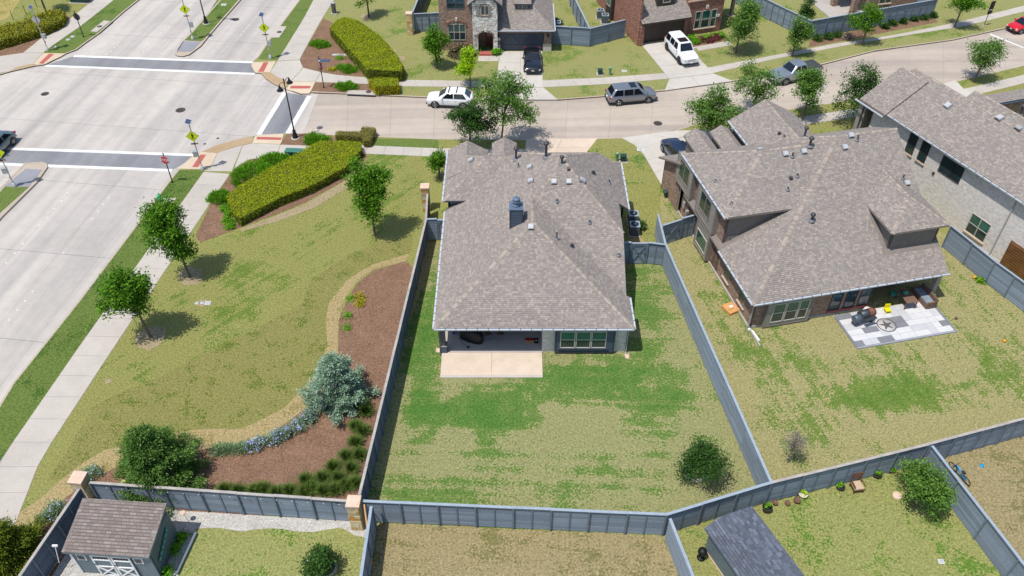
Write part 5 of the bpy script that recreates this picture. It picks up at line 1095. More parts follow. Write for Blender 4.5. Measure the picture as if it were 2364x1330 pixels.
# ---------------------------------------------------------------- vegetation
def leaves(C, sd, n, size, flat=0.35, up=0.35, elong=1.0):
    """n leaf quads round each of the cluster centres C"""
    C = np.asarray(C, dtype=float); k = len(C); N = k*n
    c = np.repeat(C, n, 0)+NP.normal(0, 1, (N, 3))*np.array([sd, sd, sd*(1-flat)])
    nr = NP.normal(0, 1, (N, 3)); nr[:, 2] = np.abs(nr[:, 2])+up; nr /= np.linalg.norm(nr, axis=1)[:, None]
    t = np.cross(nr, NP.normal(0, 1, (N, 3))); t /= np.linalg.norm(t, axis=1)[:, None]+1e-9; b = np.cross(nr, t)
    s = size*NP.uniform(0.5, 1.35, N)[:, None]
    q = np.stack([c-t*s*elong, c-b*s*0.55, c+t*s*elong, c+b*s*0.55], 1)
    return q.reshape(-1, 3)
def ball(n, rx, rz, z0, hollow=0.55, taper=0.0, lobes=9):
    """cluster centres of a crown: several unequal lobes, so that the outline is uneven and gaps remain"""
    lc = NP.normal(0, 1, (lobes, 3)); lc /= np.linalg.norm(lc, axis=1)[:, None]; lc *= NP.uniform(0.35, 0.72, lobes)[:, None]; lr = NP.uniform(0.24, 0.46, lobes)
    lc[0] = (0, 0, 0.05); lr[0] = 0.5; lc[1] = (NP.normal(0, .1), NP.normal(0, .1), 0.62)
    k = NP.choice(lobes, n, p=lr**2/np.sum(lr**2)); u = NP.normal(0, 1, (n, 3)); u /= np.linalg.norm(u, axis=1)[:, None]; r = NP.uniform(hollow**3, 1, n)**(1/3)
    p = lc[k]+u*(lr[k]*r)[:, None]; p[:, 2] = np.where(p[:, 2] < -0.85, -0.85, p[:, 2])
    w = 1-taper*p[:, 2]; P = np.stack([p[:, 0]*rx*w*1.3, p[:, 1]*rx*w*1.3, p[:, 2]*rz*1.35+z0], 1)
    return P+NP.normal(0, 0.05*rx, (n, 3))
def trunk_mb(h, r, crownC, mat, limbs=9, lean=(0, 0), multi=1, z0=0.0):
    mb = MB()
    for k in range(multi):
        dx, dy = (random.uniform(-.25, .25), random.uniform(-.25, .25)) if multi > 1 else (0, 0)
        mb.tube([(dx*0.3, dy*0.3, -0.1), (lean[0]*0.3+dx, lean[1]*0.3+dy, h*0.35), (lean[0]*0.7+dx*2, lean[1]*0.7+dy*2, h*0.7), (lean[0]+dx*2, lean[1]+dy*2, h)], [r*1.25, r, r*0.7, r*0.25], mat, 8)
    idx = NP.choice(len(crownC), min(limbs, len(crownC)), replace=False)
    for i in idx:
        e = Vector(crownC[i]); f = random.uniform(0.3, 0.75)*min(1, e.z/h if h else 1); s = Vector((lean[0]*f, lean[1]*f, max(h*0.3, min(h*0.85, e.z*0.7)))); m = (s+e)/2+Vector((0, 0, 0.12*h*random.uniform(0, .5)))
        mb.tube([s, m, e], [r*0.45, r*0.28, r*0.08], mat, 6)
    return mb
def tree(label, p, h, rx, rz, z0, leaf, n=90, per=42, size=0.13, sd=0.28, r=0.09, bark='bark', lean=(0, 0), taper=0.12, hollow=0.5, name='tree', group=None, multi=1, flat=0.35, cat='tree', extra=None, limbs=9):
    t = thing(name, label, cat, (p[0], p[1], 0), 0.0, group)
    C = ball(n, rx, rz, z0, hollow, taper)+np.array([lean[0], lean[1], 0])
    trunk_mb(h, r, C, bark, limbs=limbs, lean=lean, multi=multi).build('trunk', t)
    soup('crown', leaves(C, sd, int(per*2.0), size*0.76, flat), 4, leaf, t)
    if extra:
        for nm, mt, k, sz in extra:
            idx = NP.choice(len(C), k); soup(nm, leaves(C[idx]*np.array([1.08, 1.08, 1.0])+np.array([0, 0, 0.15]), 0.15, 3, sz), 4, mt, t)
    return t
def conifer(label, p, h, rx, leaf, n=150, per=60, size=0.12, bark='bark', name='conifer', squat=1.0, r=0.12, sd=0.2):
    t = thing(name, label, 'tree', (p[0], p[1], 0)); C = []
    for k in range(n):
        f = NP.uniform(0.0, 1.0)**1.35; z = 0.15+f*(h-0.2); a = NP.uniform(0, 2*PI)
        R0 = rx*(1-f**1.25*0.93)*(0.8+0.25*math.sin(a*5+z*3)); rr = R0*math.sqrt(NP.uniform(0.15, 1)); C.append((math.cos(a)*rr, math.sin(a)*rr, z-0.1*rr+0.15*rr*rr/rx))
    C = np.array(C); out = C[:, :2]/np.maximum(0.2, np.linalg.norm(C[:, :2], axis=1))[:, None]
    trunk_mb(h*0.95, r, C, bark, limbs=26).build('trunk', t)
    # sprays: short runs of needles pointing outward
    per = int(per*2.4); size *= 0.58
    N = n*per; c = np.repeat(C, per, 0); d = np.concatenate([np.repeat(out, per, 0), np.full((N, 1), 0.25)], 1); d += NP.normal(0, 0.45, (N, 3)); d /= np.linalg.norm(d, axis=1)[:, None]
    c = c+NP.normal(0, sd, (N, 3))*np.array([1, 1, 0.5])+d*NP.uniform(0, 0.25, N)[:, None]
    w = np.cross(d, NP.normal(0, 1, (N, 3))); w /= np.linalg.norm(w, axis=1)[:, None]; s = size*NP.uniform(0.7, 1.4, N)[:, None]
    q = np.stack([c-d*s, c-w*s*0.32, c+d*s, c+w*s*0.32], 1).reshape(-1, 3)
    soup('crown', q, 4, leaf, t); return t
def shrub(label, p, rx, ry, h, leaf, n=40, per=45, size=0.09, name='shrub', rz=0.0, group=None, spiky=False, core=True, extra=None, cat='shrub'):
    t = thing(name, label, cat, (p[0], p[1], 0), rz, group)
    u = NP.normal(0, 1, (n, 3)); u /= np.linalg.norm(u, axis=1)[:, None]; u[:, 2] = np.abs(u[:, 2]); rr = NP.uniform(0.25, 1, n)**(1/3)
    C = u*rr[:, None]*np.array([rx*0.9, ry*0.9, h*0.85]); C[:, 2] += 0.05
    if spiky:
        N = n*per; c = np.repeat(C, per, 0)+NP.normal(0, 0.16, (N, 3))*np.array([1, 1, .6]); c[:, 2] = np.abs(c[:, 2]); d = c/np.array([rx, ry, h])*0.5+NP.normal(0, 0.3, (N, 3)); d[:, 2] = np.abs(d[:, 2])+0.5; d /= np.linalg.norm(d, axis=1)[:, None]
        w = np.cross(d, NP.normal(0, 1, (N, 3))); w /= np.linalg.norm(w, axis=1)[:, None]; s = size*NP.uniform(0.7, 1.4, N)[:, None]
        q = np.stack([c-d*s, c-w*s*0.3, c+d*s, c+w*s*0.3], 1).reshape(-1, 3)
    else: q = leaves(C, 0.16, per, size)
    q[:, 2] = np.maximum(q[:, 2], 0.01)
    soup('foliage', q, 4, leaf, t)
    mb = MB()
    for k in range(7): a = 2*PI*k/7; mb.tube([(0, 0, 0), (math.cos(a)*rx*0.4, math.sin(a)*ry*0.4, h*0.6)], [0.02, 0.008], 'bark', 5)
    mb.build('stems', t)
    if extra:
        for nm, mt, k, sz in extra: soup(nm, leaves(C[NP.choice(n, k)]*1.08+np.array([0, 0, .08]), 0.1, 2, sz), 4, mt, t)
    return t
def hedge(label, poly, h, leaf, side, dens=330, size=0.058, name='clipped_hedge', top_bump=0.05, cat='hedge'):
    """clipped hedge over a ground polygon: dark core, leaves over top and sides"""
    n = len(poly); cx = sum(p[0] for p in poly)/n; cy = sum(p[1] for p in poly)/n
    if area(poly) < 0: poly = poly[::-1]
    P = [(x-cx, y-cy) for x, y in poly]; t = thing(name, label, cat, (cx, cy, 0))
    MB().prism(shrink(P, 0.1), 0.0, h-0.07, 'hedge_core').build('core', t)
    xs = [p[0] for p in P]; ys = [p[1] for p in P]; N = int((max(xs)-min(xs))*(max(ys)-min(ys))*dens)
    X = NP.uniform(min(xs), max(xs), N); Y = NP.uniform(min(ys), max(ys), N); ok = np.zeros(N, bool)
    for i in range(n):
        x1, y1 = P[i]; x2, y2 = P[(i+1) % n]
        c = ((y1 > Y) != (y2 > Y)) & (X < (x2-x1)*(Y-y1)/((y2-y1) if y2 != y1 else 1e-9)+x1); ok ^= c
    X, Y = X[ok], Y[ok]; Z = h+0.03*np.sin(X*2.1+Y*1.3)+0.03*np.sin(X*0.9-Y*2.7)+NP.normal(0, top_bump, len(X))
    soup('top_foliage', leaves(np.stack([X, Y, Z], 1), 0.02, 1, size, 0, 0.6), 4, leaf, t)
    S_ = []
    for i in range(n):
        a, b = P[i], P[(i+1) % n]; L = math.hypot(b[0]-a[0], b[1]-a[1]); k = int(L*h*dens*0.8); f = NP.uniform(0, 1, k); z = NP.uniform(0.03, h, k); nx, ny = (b[1]-a[1])/L, -(b[0]-a[0])/L; o = NP.normal(0, 0.045, k)-0.06*(z/h > 0.93)
        S_.append(np.stack([a[0]+(b[0]-a[0])*f+nx*o, a[1]+(b[1]-a[1])*f+ny*o, z], 1))
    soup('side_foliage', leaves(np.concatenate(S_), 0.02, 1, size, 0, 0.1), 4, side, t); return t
def tuft(label, p, r, h, leaf, n=150, group=None, name='grass_clump', wd=0.02, cat='grass clump'):
    t = thing(name, label, cat, (p[0], p[1], 0), 0, group); a = NP.uniform(0, 2*PI, n); f = NP.uniform(0.2, 1, n); b0 = np.stack([np.cos(a)*0.15*r, np.sin(a)*0.15*r, np.zeros(n)], 1); tip = np.stack([np.cos(a)*r*f, np.sin(a)*r*f, h*(1.1-0.55*f**2)*NP.uniform(.7, 1.1, n)], 1)
    m = (b0+tip)/2+np.array([0, 0, 1])*(h*0.18); w = np.stack([-np.sin(a), np.cos(a), np.zeros(n)], 1)*wd
    q = np.concatenate([np.stack([b0-w, b0+w, m+w, m-w], 1), np.stack([m-w, m+w, tip+w*.2, tip-w*.2], 1)]).reshape(-1, 3); q[:, 2] = np.maximum(q[:, 2], 0.005)
    soup('blades', q, 4, leaf, t); return t
def field(name, poly, n, h, leaf, label=None, wd=0.012, lean=0.5, z=0.0, patchy=0.0):
    """loose grass blades over a patch of ground"""
    xs = [p[0] for p in poly]; ys = [p[1] for p in poly]; X = NP.uniform(min(xs), max(xs), n); Y = NP.uniform(min(ys), max(ys), n); ok = np.zeros(n, bool); k = len(poly)
    for i in range(k):
        x1, y1 = poly[i]; x2, y2 = poly[(i+1) % k]; ok ^= ((y1 > Y) != (y2 > Y)) & (X < (x2-x1)*(Y-y1)/((y2-y1) if y2 != y1 else 1e-9)+x1)
    if patchy: ok &= (np.sin(X*0.9+1.3*np.sin(Y*0.7))+np.sin(Y*1.1+1.7*np.sin(X*0.5))+NP.normal(0, .7, n)) > patchy
    X, Y = X[ok], Y[ok]; m = len(X); a = NP.uniform(0, 2*PI, m); hh = h*NP.uniform(0.5, 1.3, m); l = NP.normal(0, lean, (m, 2))*hh[:, None]
    b = np.stack([X, Y, np.full(m, z)], 1); w = np.stack([np.cos(a), np.sin(a), np.zeros(m)], 1)*wd; tip = b+np.stack([l[:, 0], l[:, 1], hh], 1)
    o = soup(name, np.stack([b-w, b+w, tip], 1).reshape(-1, 3), 3, leaf); o['kind'] = 'stuff'
    if label: o['label'] = label
    return o
# the two round-headed oaks on the left and the one by the middle house
tree('young oak nearer the bottom of the left sidewalk', (-26.61,42.69), 4.6, 1.75, 2.2, 4.1, 'leaf_oak', n=120, per=46, lean=(-.35, .1))
tree('young oak beside the mulch strip on the left sidewalk', (-25.6,49.29), 4.9, 1.6, 2.3, 4.4, 'leaf_oak', n=120, per=46, lean=(-.25, .1))
tree('lone young oak on the lawn left of the middle house', (-11.5,54.48), 5.0, 1.55, 2.3, 4.3, 'leaf_oak', n=115, per=46, lean=(-.05, .05))
conifer('blue spruce at the mulch edge by the left fence', (-11.73,36.64), 4.3, 2.6, 'leaf_spruce', n=170, per=64, size=0.15, sd=.16)
conifer('big dark juniper above the fence at lower left', (-21.91,30.12), 5.0, 3.2, 'leaf_juniper', n=300, per=64, size=0.14)
conifer('olive juniper cut by the lower left corner', (-28.84,24.59), 3.6, 2.6, 'leaf_corner', n=220, per=60, size=0.13)
tree('small live oak in the middle back yard', (11.64,30.51), 2.6, 1.35, 1.3, 1.9, 'leaf_dark', n=90, per=46, size=0.085, sd=0.24, r=0.06, multi=2)
tree('leafless little tree in the right back yard', (17.55,31.55), 2.4, 0.95, 0.85, 1.9, 'leaf_bare', n=90, per=9, size=0.05, sd=0.2, r=0.04, bark='bark_pale', hollow=0.2, limbs=60)
tree('bushy green tree at the fence corner by the bicycle', (24.53,28.38), 2.6, 1.35, 1.25, 2.1, 'leaf_street', n=85, per=46, size=0.1, sd=0.25, r=0.07)
tree('small magnolia with white flowers in the bottom lawn', (-10.72,24.32), 1.9, 0.85, 0.9, 1.15, 'leaf_dark', n=55, per=40, size=0.1, sd=0.2, r=0.04, extra=[('blossom', 'flower_white', 9, 0.09)])
st_ = 'young trees along the side street'
tree('tall street tree in front of the middle house', (-1.11,67.13), 5.8, 2.55, 2.5, 4.7, 'leaf_street', n=120, per=44, size=0.13, sd=0.32, lean=(.6, .2), group=st_)
tree('shorter dark street tree left of the tall one by the middle house', (-4.01,67.28), 4.4, 2.0, 1.7, 3.1, 'leaf_dark', n=90, per=44, size=0.13, sd=0.3, lean=(.15, .1), group=st_)
tree('small tree half hidden by the left eave of the middle house', (-6.62,62.85), 2.6, 0.8, 1.1, 1.9, 'leaf_oak', n=40, per=40, size=0.11, sd=0.22, group=st_)
tree('wide street tree behind the brown brick house', (19.33,68.41), 4.8, 2.6, 1.9, 3.7, 'leaf_street', n=110, per=44, size=0.13, sd=0.33, group=st_)
tree('street tree near the pickup behind the brown brick house', (24.33,74.26), 4.6, 1.9, 1.6, 3.3, 'leaf_street', n=60, per=40, size=0.13, sd=0.32, lean=(.2, 0), group=st_)
tree('bright street tree in front of the pickup', (29.2,73.18), 4.8, 1.8, 1.8, 3.5, 'leaf_street', n=90, per=44, size=0.13, sd=0.32, lean=(.1, 0), group=st_)
tree('dark street tree left of the pale brick house', (34.06,71.95), 4.8, 2.4, 1.8, 3.6, 'leaf_dark', n=110, per=44, size=0.12, sd=0.33, lean=(.1, 0), group=st_)
tree('windblown street tree near the red car', (49.44,80.69), 4.0, 1.75, 1.3, 3.1, 'leaf_street', n=75, per=36, size=0.12, sd=0.34, lean=(.5, 0), group=st_)
tree('street tree at the far corner fence end', (52.65,93.97), 4.2, 1.35, 1.3, 3.1, 'leaf_oak', n=70, per=40, size=0.12, sd=0.3, lean=(.15, 0), group=st_)
tree('street tree with open crown by the corner fence mulch', (40.27,89.48), 4.0, 1.6, 1.4, 2.9, 'leaf_oak', n=75, per=36, size=0.12, sd=0.33, group=st_)
tree('street tree behind the parked pickup', (31.49,86.62), 3.8, 1.3, 1.5, 2.7, 'leaf_street', n=70, per=40, size=0.12, sd=0.3, lean=(.15, 0), group=st_)
tree('full tree in front of the red brick house', (25.32,87.45), 4.8, 1.95, 2.0, 3.5, 'leaf_street', n=100, per=42, size=0.13, sd=0.33, lean=(.25, .1), group=st_)
tree('slim tree in front of the brick and stone house', (-8.29,83.78), 4.0, 1.25, 1.7, 2.9, 'leaf_oak', n=70, per=42, size=0.13, sd=0.28, group=st_)
tree('lime green sapling by the white crossover', (-4.43,79.75), 3.4, 1.0, 1.4, 2.3, 'leaf_lime', n=55, per=40, size=0.12, sd=0.26, r=0.06, group=st_)
tree('tree at the top edge by the meadow', (-17.36,96.69), 3.4, 1.25, 1.2, 3.2, 'leaf_oak', n=60, per=40, size=0.13, sd=0.28, r=0.1, group=st_)
tree('dark tree at the top left edge', (-56.96,97.78), 4.2, 1.3, 1.3, 4.2, 'leaf_dark', n=60, per=40, size=0.13, sd=0.28, r=0.11)
tree('small tree inside the far corner yard', (34.7,94.55), 2.7, 0.85, 1.0, 1.8, 'leaf_dark', n=45, per=40, size=0.11, sd=0.22, r=0.05)
# hedges
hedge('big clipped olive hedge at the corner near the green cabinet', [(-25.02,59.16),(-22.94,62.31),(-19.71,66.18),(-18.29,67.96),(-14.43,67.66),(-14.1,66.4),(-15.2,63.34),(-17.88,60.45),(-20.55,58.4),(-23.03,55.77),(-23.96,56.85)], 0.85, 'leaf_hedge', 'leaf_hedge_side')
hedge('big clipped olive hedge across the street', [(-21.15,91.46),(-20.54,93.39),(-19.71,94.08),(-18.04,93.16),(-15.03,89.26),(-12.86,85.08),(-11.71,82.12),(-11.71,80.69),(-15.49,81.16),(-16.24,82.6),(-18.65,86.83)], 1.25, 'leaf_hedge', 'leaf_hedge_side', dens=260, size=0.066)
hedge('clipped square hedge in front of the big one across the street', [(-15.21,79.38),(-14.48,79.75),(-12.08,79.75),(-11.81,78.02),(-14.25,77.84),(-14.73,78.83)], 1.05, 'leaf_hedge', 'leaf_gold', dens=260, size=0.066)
hedge('clipped low hedge block with brown sides by the side street', [(-17.05,69.02),(-17,69.8),(-14.66,69.72),(-14.64,70.51),(-13.45,70.51),(-13.27,70.11),(-13.55,67.96),(-14.14,67.96),(-14.39,68.64)], 0.75, 'leaf_dryhedge', 'leaf_dryhedge')
hedge('loose olive shrub row at the top left edge', [(-62.16,90.02),(-60.17,92.25),(-57.71,93.62),(-56.95,95.49),(-54.82,96.69),(-53.69,95.97),(-53.26,94.08),(-54.38,91.8),(-56.16,90.02),(-58.28,88.09),(-60.54,86.62)], 0.9, 'leaf_field', 'leaf_field', dens=90, size=0.13, top_bump=0.2, name='shrub_row')
# shrubs
shrub('bright green willowy bushes spreading before the big hedge', (-23.52,63.13), 2.6, 2.4, 1.0, 'leaf_shrub', n=150, per=70, size=0.1, spiky=True, rz=0.5)
shrub('bright green bush beside the green cabinet', (-22,65.38), 1.8, 1.1, 0.9, 'leaf_shrub', n=90, per=60, size=0.1, spiky=True)
shrub('bright green bush at the lower end of the big hedge', (-25.84,59.54), 1.1, 1.0, 0.8, 'leaf_shrub', n=60, per=60, size=0.1, spiky=True)
shrub('green bush beside the black lamp post', (-18.96,68.95), 1.35, 0.9, 0.9, 'leaf_shrub', n=70, per=60, size=0.09, spiky=True)
for p, r, lb in (((-24.98,58.09),.38,'uppermost of four small bushes in the mulch'), ((-24.45,57.34),.38,'second of four small bushes in the mulch'), ((-24.3,56.43),.38,'third of four small bushes in the mulch'), ((-24.01,55.71),.4,'lowest of four small bushes in the mulch')): shrub(lb, p, r, r, .45, 'leaf_shrub', n=16, per=40, size=.07)
shrub('spreading green bush in the corner mulch behind the street name', (-22.07,89.16), 1.25, .9, .55, 'leaf_shrub', n=60, per=50, size=.09, spiky=True); shrub('low green bush in the corner mulch near the hedge', (-18.15,83.38), 1.4, .8, .5, 'leaf_shrub', n=60, per=50, size=.09, spiky=True, rz=-.4); shrub('green bush beside the storm inlet', (-17.66,79.47), 1.4, .7, .6, 'leaf_shrub', n=60, per=50, size=.09, spiky=True)
shrub('tiny green bush above the white lids', (-19.26,86), .35, .3, .3, 'leaf_shrub', n=12, per=30, size=.07); shrub('little golden shrub under the stop sign', (-19.79,83.29), .4, .3, .25, 'leaf_gold', n=12, per=30, size=.07)
shrub('rose bush with red blooms before the stone house', (-5.66,86.83), 1.55, 1.1, 1.5, 'leaf_rose', n=80, per=46, size=.11, extra=[('bloom', 'flower_red', 10, .12)])
shrub('round boxwood left of the front step', (-4.03,87.56), .42, .4, .6, 'leaf_shrub', n=18, per=40, size=.08); shrub('round boxwood right of the front step', (-1.81,87.03), .5, .5, .8, 'leaf_shrub', n=22, per=40, size=.08)
for i, (p, lf) in enumerate((((20.83,90.68),'leaf_shrub'), ((21.19,89.81),'leaf_shrub'), ((21.73,90.35),'leaf_purple'), ((22.32,90.57),'leaf_shrub'), ((22.76,90.24),'leaf_purple'), ((23.27,91.13),'leaf_shrub'), ((23.68,90.9),'leaf_purple'), ((24.27,91.35),'leaf_shrub'))): shrub(['leftmost green shrub under the brick windows', 'second green shrub under the brick windows', 'leftmost purple shrub under the brick windows', 'green shrub below the middle brick window', 'middle purple shrub under the brick windows', 'green shrub below the right brick window', 'rightmost purple shrub under the brick windows', 'rightmost green shrub under the brick windows'][i], p, .5, .45, .6, lf, n=18, per=36, size=.09)
for i, p in enumerate([(35.49,90.57),(36.73,90.9),(37.93,91.57),(38.95,90.9),(44.23,93.62),(45.42,94.55),(46.92,95.14),(48.32,95.73),(49.66,96.09),(50.93,96.69)]): shrub(['first', 'second', 'third', 'dry fourth', 'fifth', 'sixth', 'seventh', 'eighth', 'ninth', 'last'][i]+' shrub from the left along the corner fence', p, .48, .45, .75, 'leaf_bare' if i == 3 else 'leaf_dark', n=18, per=36, size=.09, group='shrubs along the corner fence')
for p, lb in (((-11.69,46.15),'tallest'), ((-11.67,46.78),'upper')): shrub(lb+' golden plant in the long mulch bed', p, .3, .28, .5, 'leaf_gold', n=12, per=24, size=.06)
for p, lb in (((-12.43,44.87),'tiny green plant in the long mulch bed nearest the dry grass'), ((-12.22,43.63),'tiny yellow plant below it in the long mulch bed'), ((-12.37,46.78),'tiny grey plant at the top of the long mulch bed')): shrub(lb, p, .25, .22, .22, 'leaf_shrub', n=9, per=22, size=.06)
# russian sage row
for i, p in enumerate([(-18.9,32.39),(-18.23,32.5),(-17.5,32.5),(-16.9,32.57),(-16.29,32.84),(-15.64,33.19),(-15.21,33.47),(-14.73,33.71),(-14.14,34.24),(-13.73,34.78),(-13.4,35.52),(-13.15,36.26)]):
    shrub(['first', 'second', 'third', 'fourth', 'fifth', 'sixth', 'seventh', 'eighth', 'ninth', 'tenth', 'eleventh', 'last'][i]+' sage plant from the juniper along the mulch edge', p, .5, .45, .55 if i < 3 else .75, 'leaf_sage', n=22, per=34, size=.075, spiky=True, group='violet sage along the mulch edge', extra=[('blossom', 'flower_violet', 70, .06)] if i > 2 else None, name='sage_plant')
for i, p in enumerate([(-26.86,30.18),(-26.3,30.51),(-27.6,28.01),(-27.83,27.42)]): shrub(['left sage plant above the corner pier', 'right sage plant above the corner pier', 'upper sage plant left of the corner pier', 'lower sage plant left of the corner pier'][i], p, .6, .55, .7, 'leaf_sage', n=24, per=36, size=.075, spiky=True, group='violet sage by the corner pier', extra=[('blossom', 'flower_violet', 36, .055)], name='sage_plant')
for i, p in enumerate([(-17.72,29.39),(-16.84,29.3),(-15.83,29.3),(-15.37,29.43),(-14.46,29.18),(-13.74,29.3),(-12.71,29.24),(-12.4,29.55),(-11.6,29.3),(-10.87,29.39),(-10.27,29.71),(-9.7,29.87),(-11.84,30.25),(-10.84,30.25),(-12.82,30.12),(-11.3,31.09),(-10.59,31.89),(-10.13,30.99),(-9.77,31.99),(-10.14,33.01),(-9.8,33.89),(-10.31,34.24),(-9.78,35.52),(-10.16,36.15)]): tuft((ORD[i]+' dark grass clump from the left along the gravel fence') if i < 12 else (ORD[i-12]+' dark grass clump from the stone pier up the left yard fence'), p, .75, .6, 'leaf_tuft', 320, wd=.014, group='ornamental grass clumps along the fence')
for i, p in enumerate([(-23.96,29.8),(-21.69,29.68),(-20.96,29.68),(-19.36,29.8)]): tuft(['leftmost', 'second', 'third', 'rightmost'][i]+' pale yucca above the gravel fence', p, .5, .45, 'leaf_yucca', 36, 'yuccas along the gravel fence', 'yucca', .05, 'yucca')
# grass that is no one's to count
field('grass', [(-29.02,30.18),(-28.55,33.89),(-28.34,36.08),(-27.26,37.1),(-24.89,38.64),(-23.08,40.23),(-19.57,43.09),(-16.03,46.29),(-16.07,48.93),(-13.21,52.17),(-11.48,53.4),(-8.36,54.72),(-8.36,52.28),(-11.53,50.65),(-13.08,48.88),(-14.05,46.39),(-14.02,44.59),(-13.42,41.72),(-13.81,38.88),(-14.21,38.08),(-15.51,35.89),(-17.81,34.24),(-20.24,34.24),(-22.29,33.92),(-26.34,32.5),(-27.54,31.26),(-28.07,30.38)], 42000, 0.16, 'blade_dry', 'tall uneven meadow grass', .010)
field('grass', YARD, 60000, 0.07, 'blade_mixed', 'short back yard grass', .012)
field('grass', [(12.3, 50.7), (15.5, 28.7), (33.0, 33.8), (60, 41.8), (39.3, 45.5), (36.0, 54), (14, 56)], 60000, 0.07, 'blade_mixed', 'short neighbouring yard grass', .012)
field('grass', [(-35.38,31.55),(-34.73,36.19),(-34.65,38.08),(-33.32,46.1),(-31.53,59.09),(-31.38,60.71),(-30.97,63.47),(-30.82,64.17),(-28.59,64.24),(-28.49,63.89),(-30.29,50.65),(-31.47,41.72),(-32.68,31.69),(-33.3,27.87)], 26000, 0.09, 'blade_green', 'dense green verge grass', .014, z=.01)
field('grass', [(-25.68,53.62),(-22.89,55.07),(-17.13,58.4),(-13.59,64.74),(-7.85,66.18),(-8.21,55.95),(-11.44,53.62),(-13.21,52.17),(-16.07,48.93),(-16.03,46.29),(-19.57,43.09),(-23.08,40.23),(-24.89,38.64),(-27.26,37.1),(-29.69,33.89),(-28.54,43.95),(-27.38,50.87)], 50000, 0.07, 'blade_mixed', 'mown front lawn grass', .012)
field('grass', [(-7.9, 27.0), (-7.9, 18), (10.5, 18), (8.9, 26.1)], 22000, 0.06, 'blade_dry', 'dry southern lawn grass', .012)
field('grass', [(9.3, 26.1), (11.0, 18), (29, 18), (25.7, 31.2), (15.3, 28.2)], 30000, 0.07, 'blade_mixed', 'patchy southern lawn grass', .012)

field('grass', [(-8.43,52.28),(-11.53,50.65),(-13.08,48.88),(-14.05,46.39),(-14.02,44.59),(-13.42,41.72),(-13.81,38.88),(-15.51,35.89),(-17.81,34.24),(-20.24,34.24),(-22.29,33.92),(-26.34,32.5),(-28.02,30.38),(-26.24,30.35),(-25.05,31.22),(-19.4,32.7),(-16.43,33.19),(-14.33,35.52),(-13.13,37.03),(-12.34,39.61),(-12.92,43.36),(-12.97,46.54),(-12.37,48.68),(-11.2,50.23),(-8.71,51.19)], 14000, 0.1, 'blade_dry', 'dry grass fringe of the mulch bed', .012)
# ---------------------------------------------------------------- cars
def wheel(t, x, y, r, w=0.2, rim='rim', spokes=5):
    s = 1 if y > 0 else -1
    wh = MB().lathe([(r*0.62, -w/2), (r*0.9, -w/2), (r, -w*0.32), (r, w*0.32), (r*0.9, w/2), (r*0.62, w/2)], 'rubber', n=20, axis='y').build('wheel', t, (x, y, r))
    mb = MB().lathe([(r*0.66, -w*0.3), (r*0.66, w*0.5), (r*0.6, w*0.5), (r*0.58, w*0.2), (0.02, w*0.2)], 'rim_dark', n=20, axis='y')
    for k in range(spokes): a = 2*PI*k/spokes; mb.bar((0.03*math.cos(a), w*0.44, 0.03*math.sin(a)), (r*0.62*math.cos(a), w*0.42, r*0.62*math.sin(a)), 0.05, 0.085, rim, up=(0, 1, 0))
    mb.lathe([(0.06, w*0.2), (0.06, w*0.5), (0.01, w*0.52)], rim, n=10, axis='y').lathe([(r*0.655, w*.45), (r*0.655, w*.53), (r*0.6, w*.53), (r*0.6, w*.45)], rim, n=20, axis='y')
    o = mb.build('rim', wh); o.rotation_euler = (0, 0, 0 if s > 0 else PI)
def loft(mb, st, mat, smooth=True):
    """st: list of rings, each a list of (x,y,z) for the half y>=0 from bottom to top; mirrored"""
    rings = [[Vector(p) for p in r]+[Vector((p[0], -p[1], p[2])) for p in r[::-1]] for r in st]
    n = len(rings[0]); vs = [p for r in rings for p in r]; fs = []
    for i in range(len(rings)-1):
        for j in range(n): k = (j+1) % n; fs.append((i*n+j, i*n+k, (i+1)*n+k, (i+1)*n+j))
    mb.add(vs, fs, mat, smooth); mb.add(rings[0], [list(range(n))], mat); mb.add(rings[-1], [list(range(n))[::-1]], mat); return mb
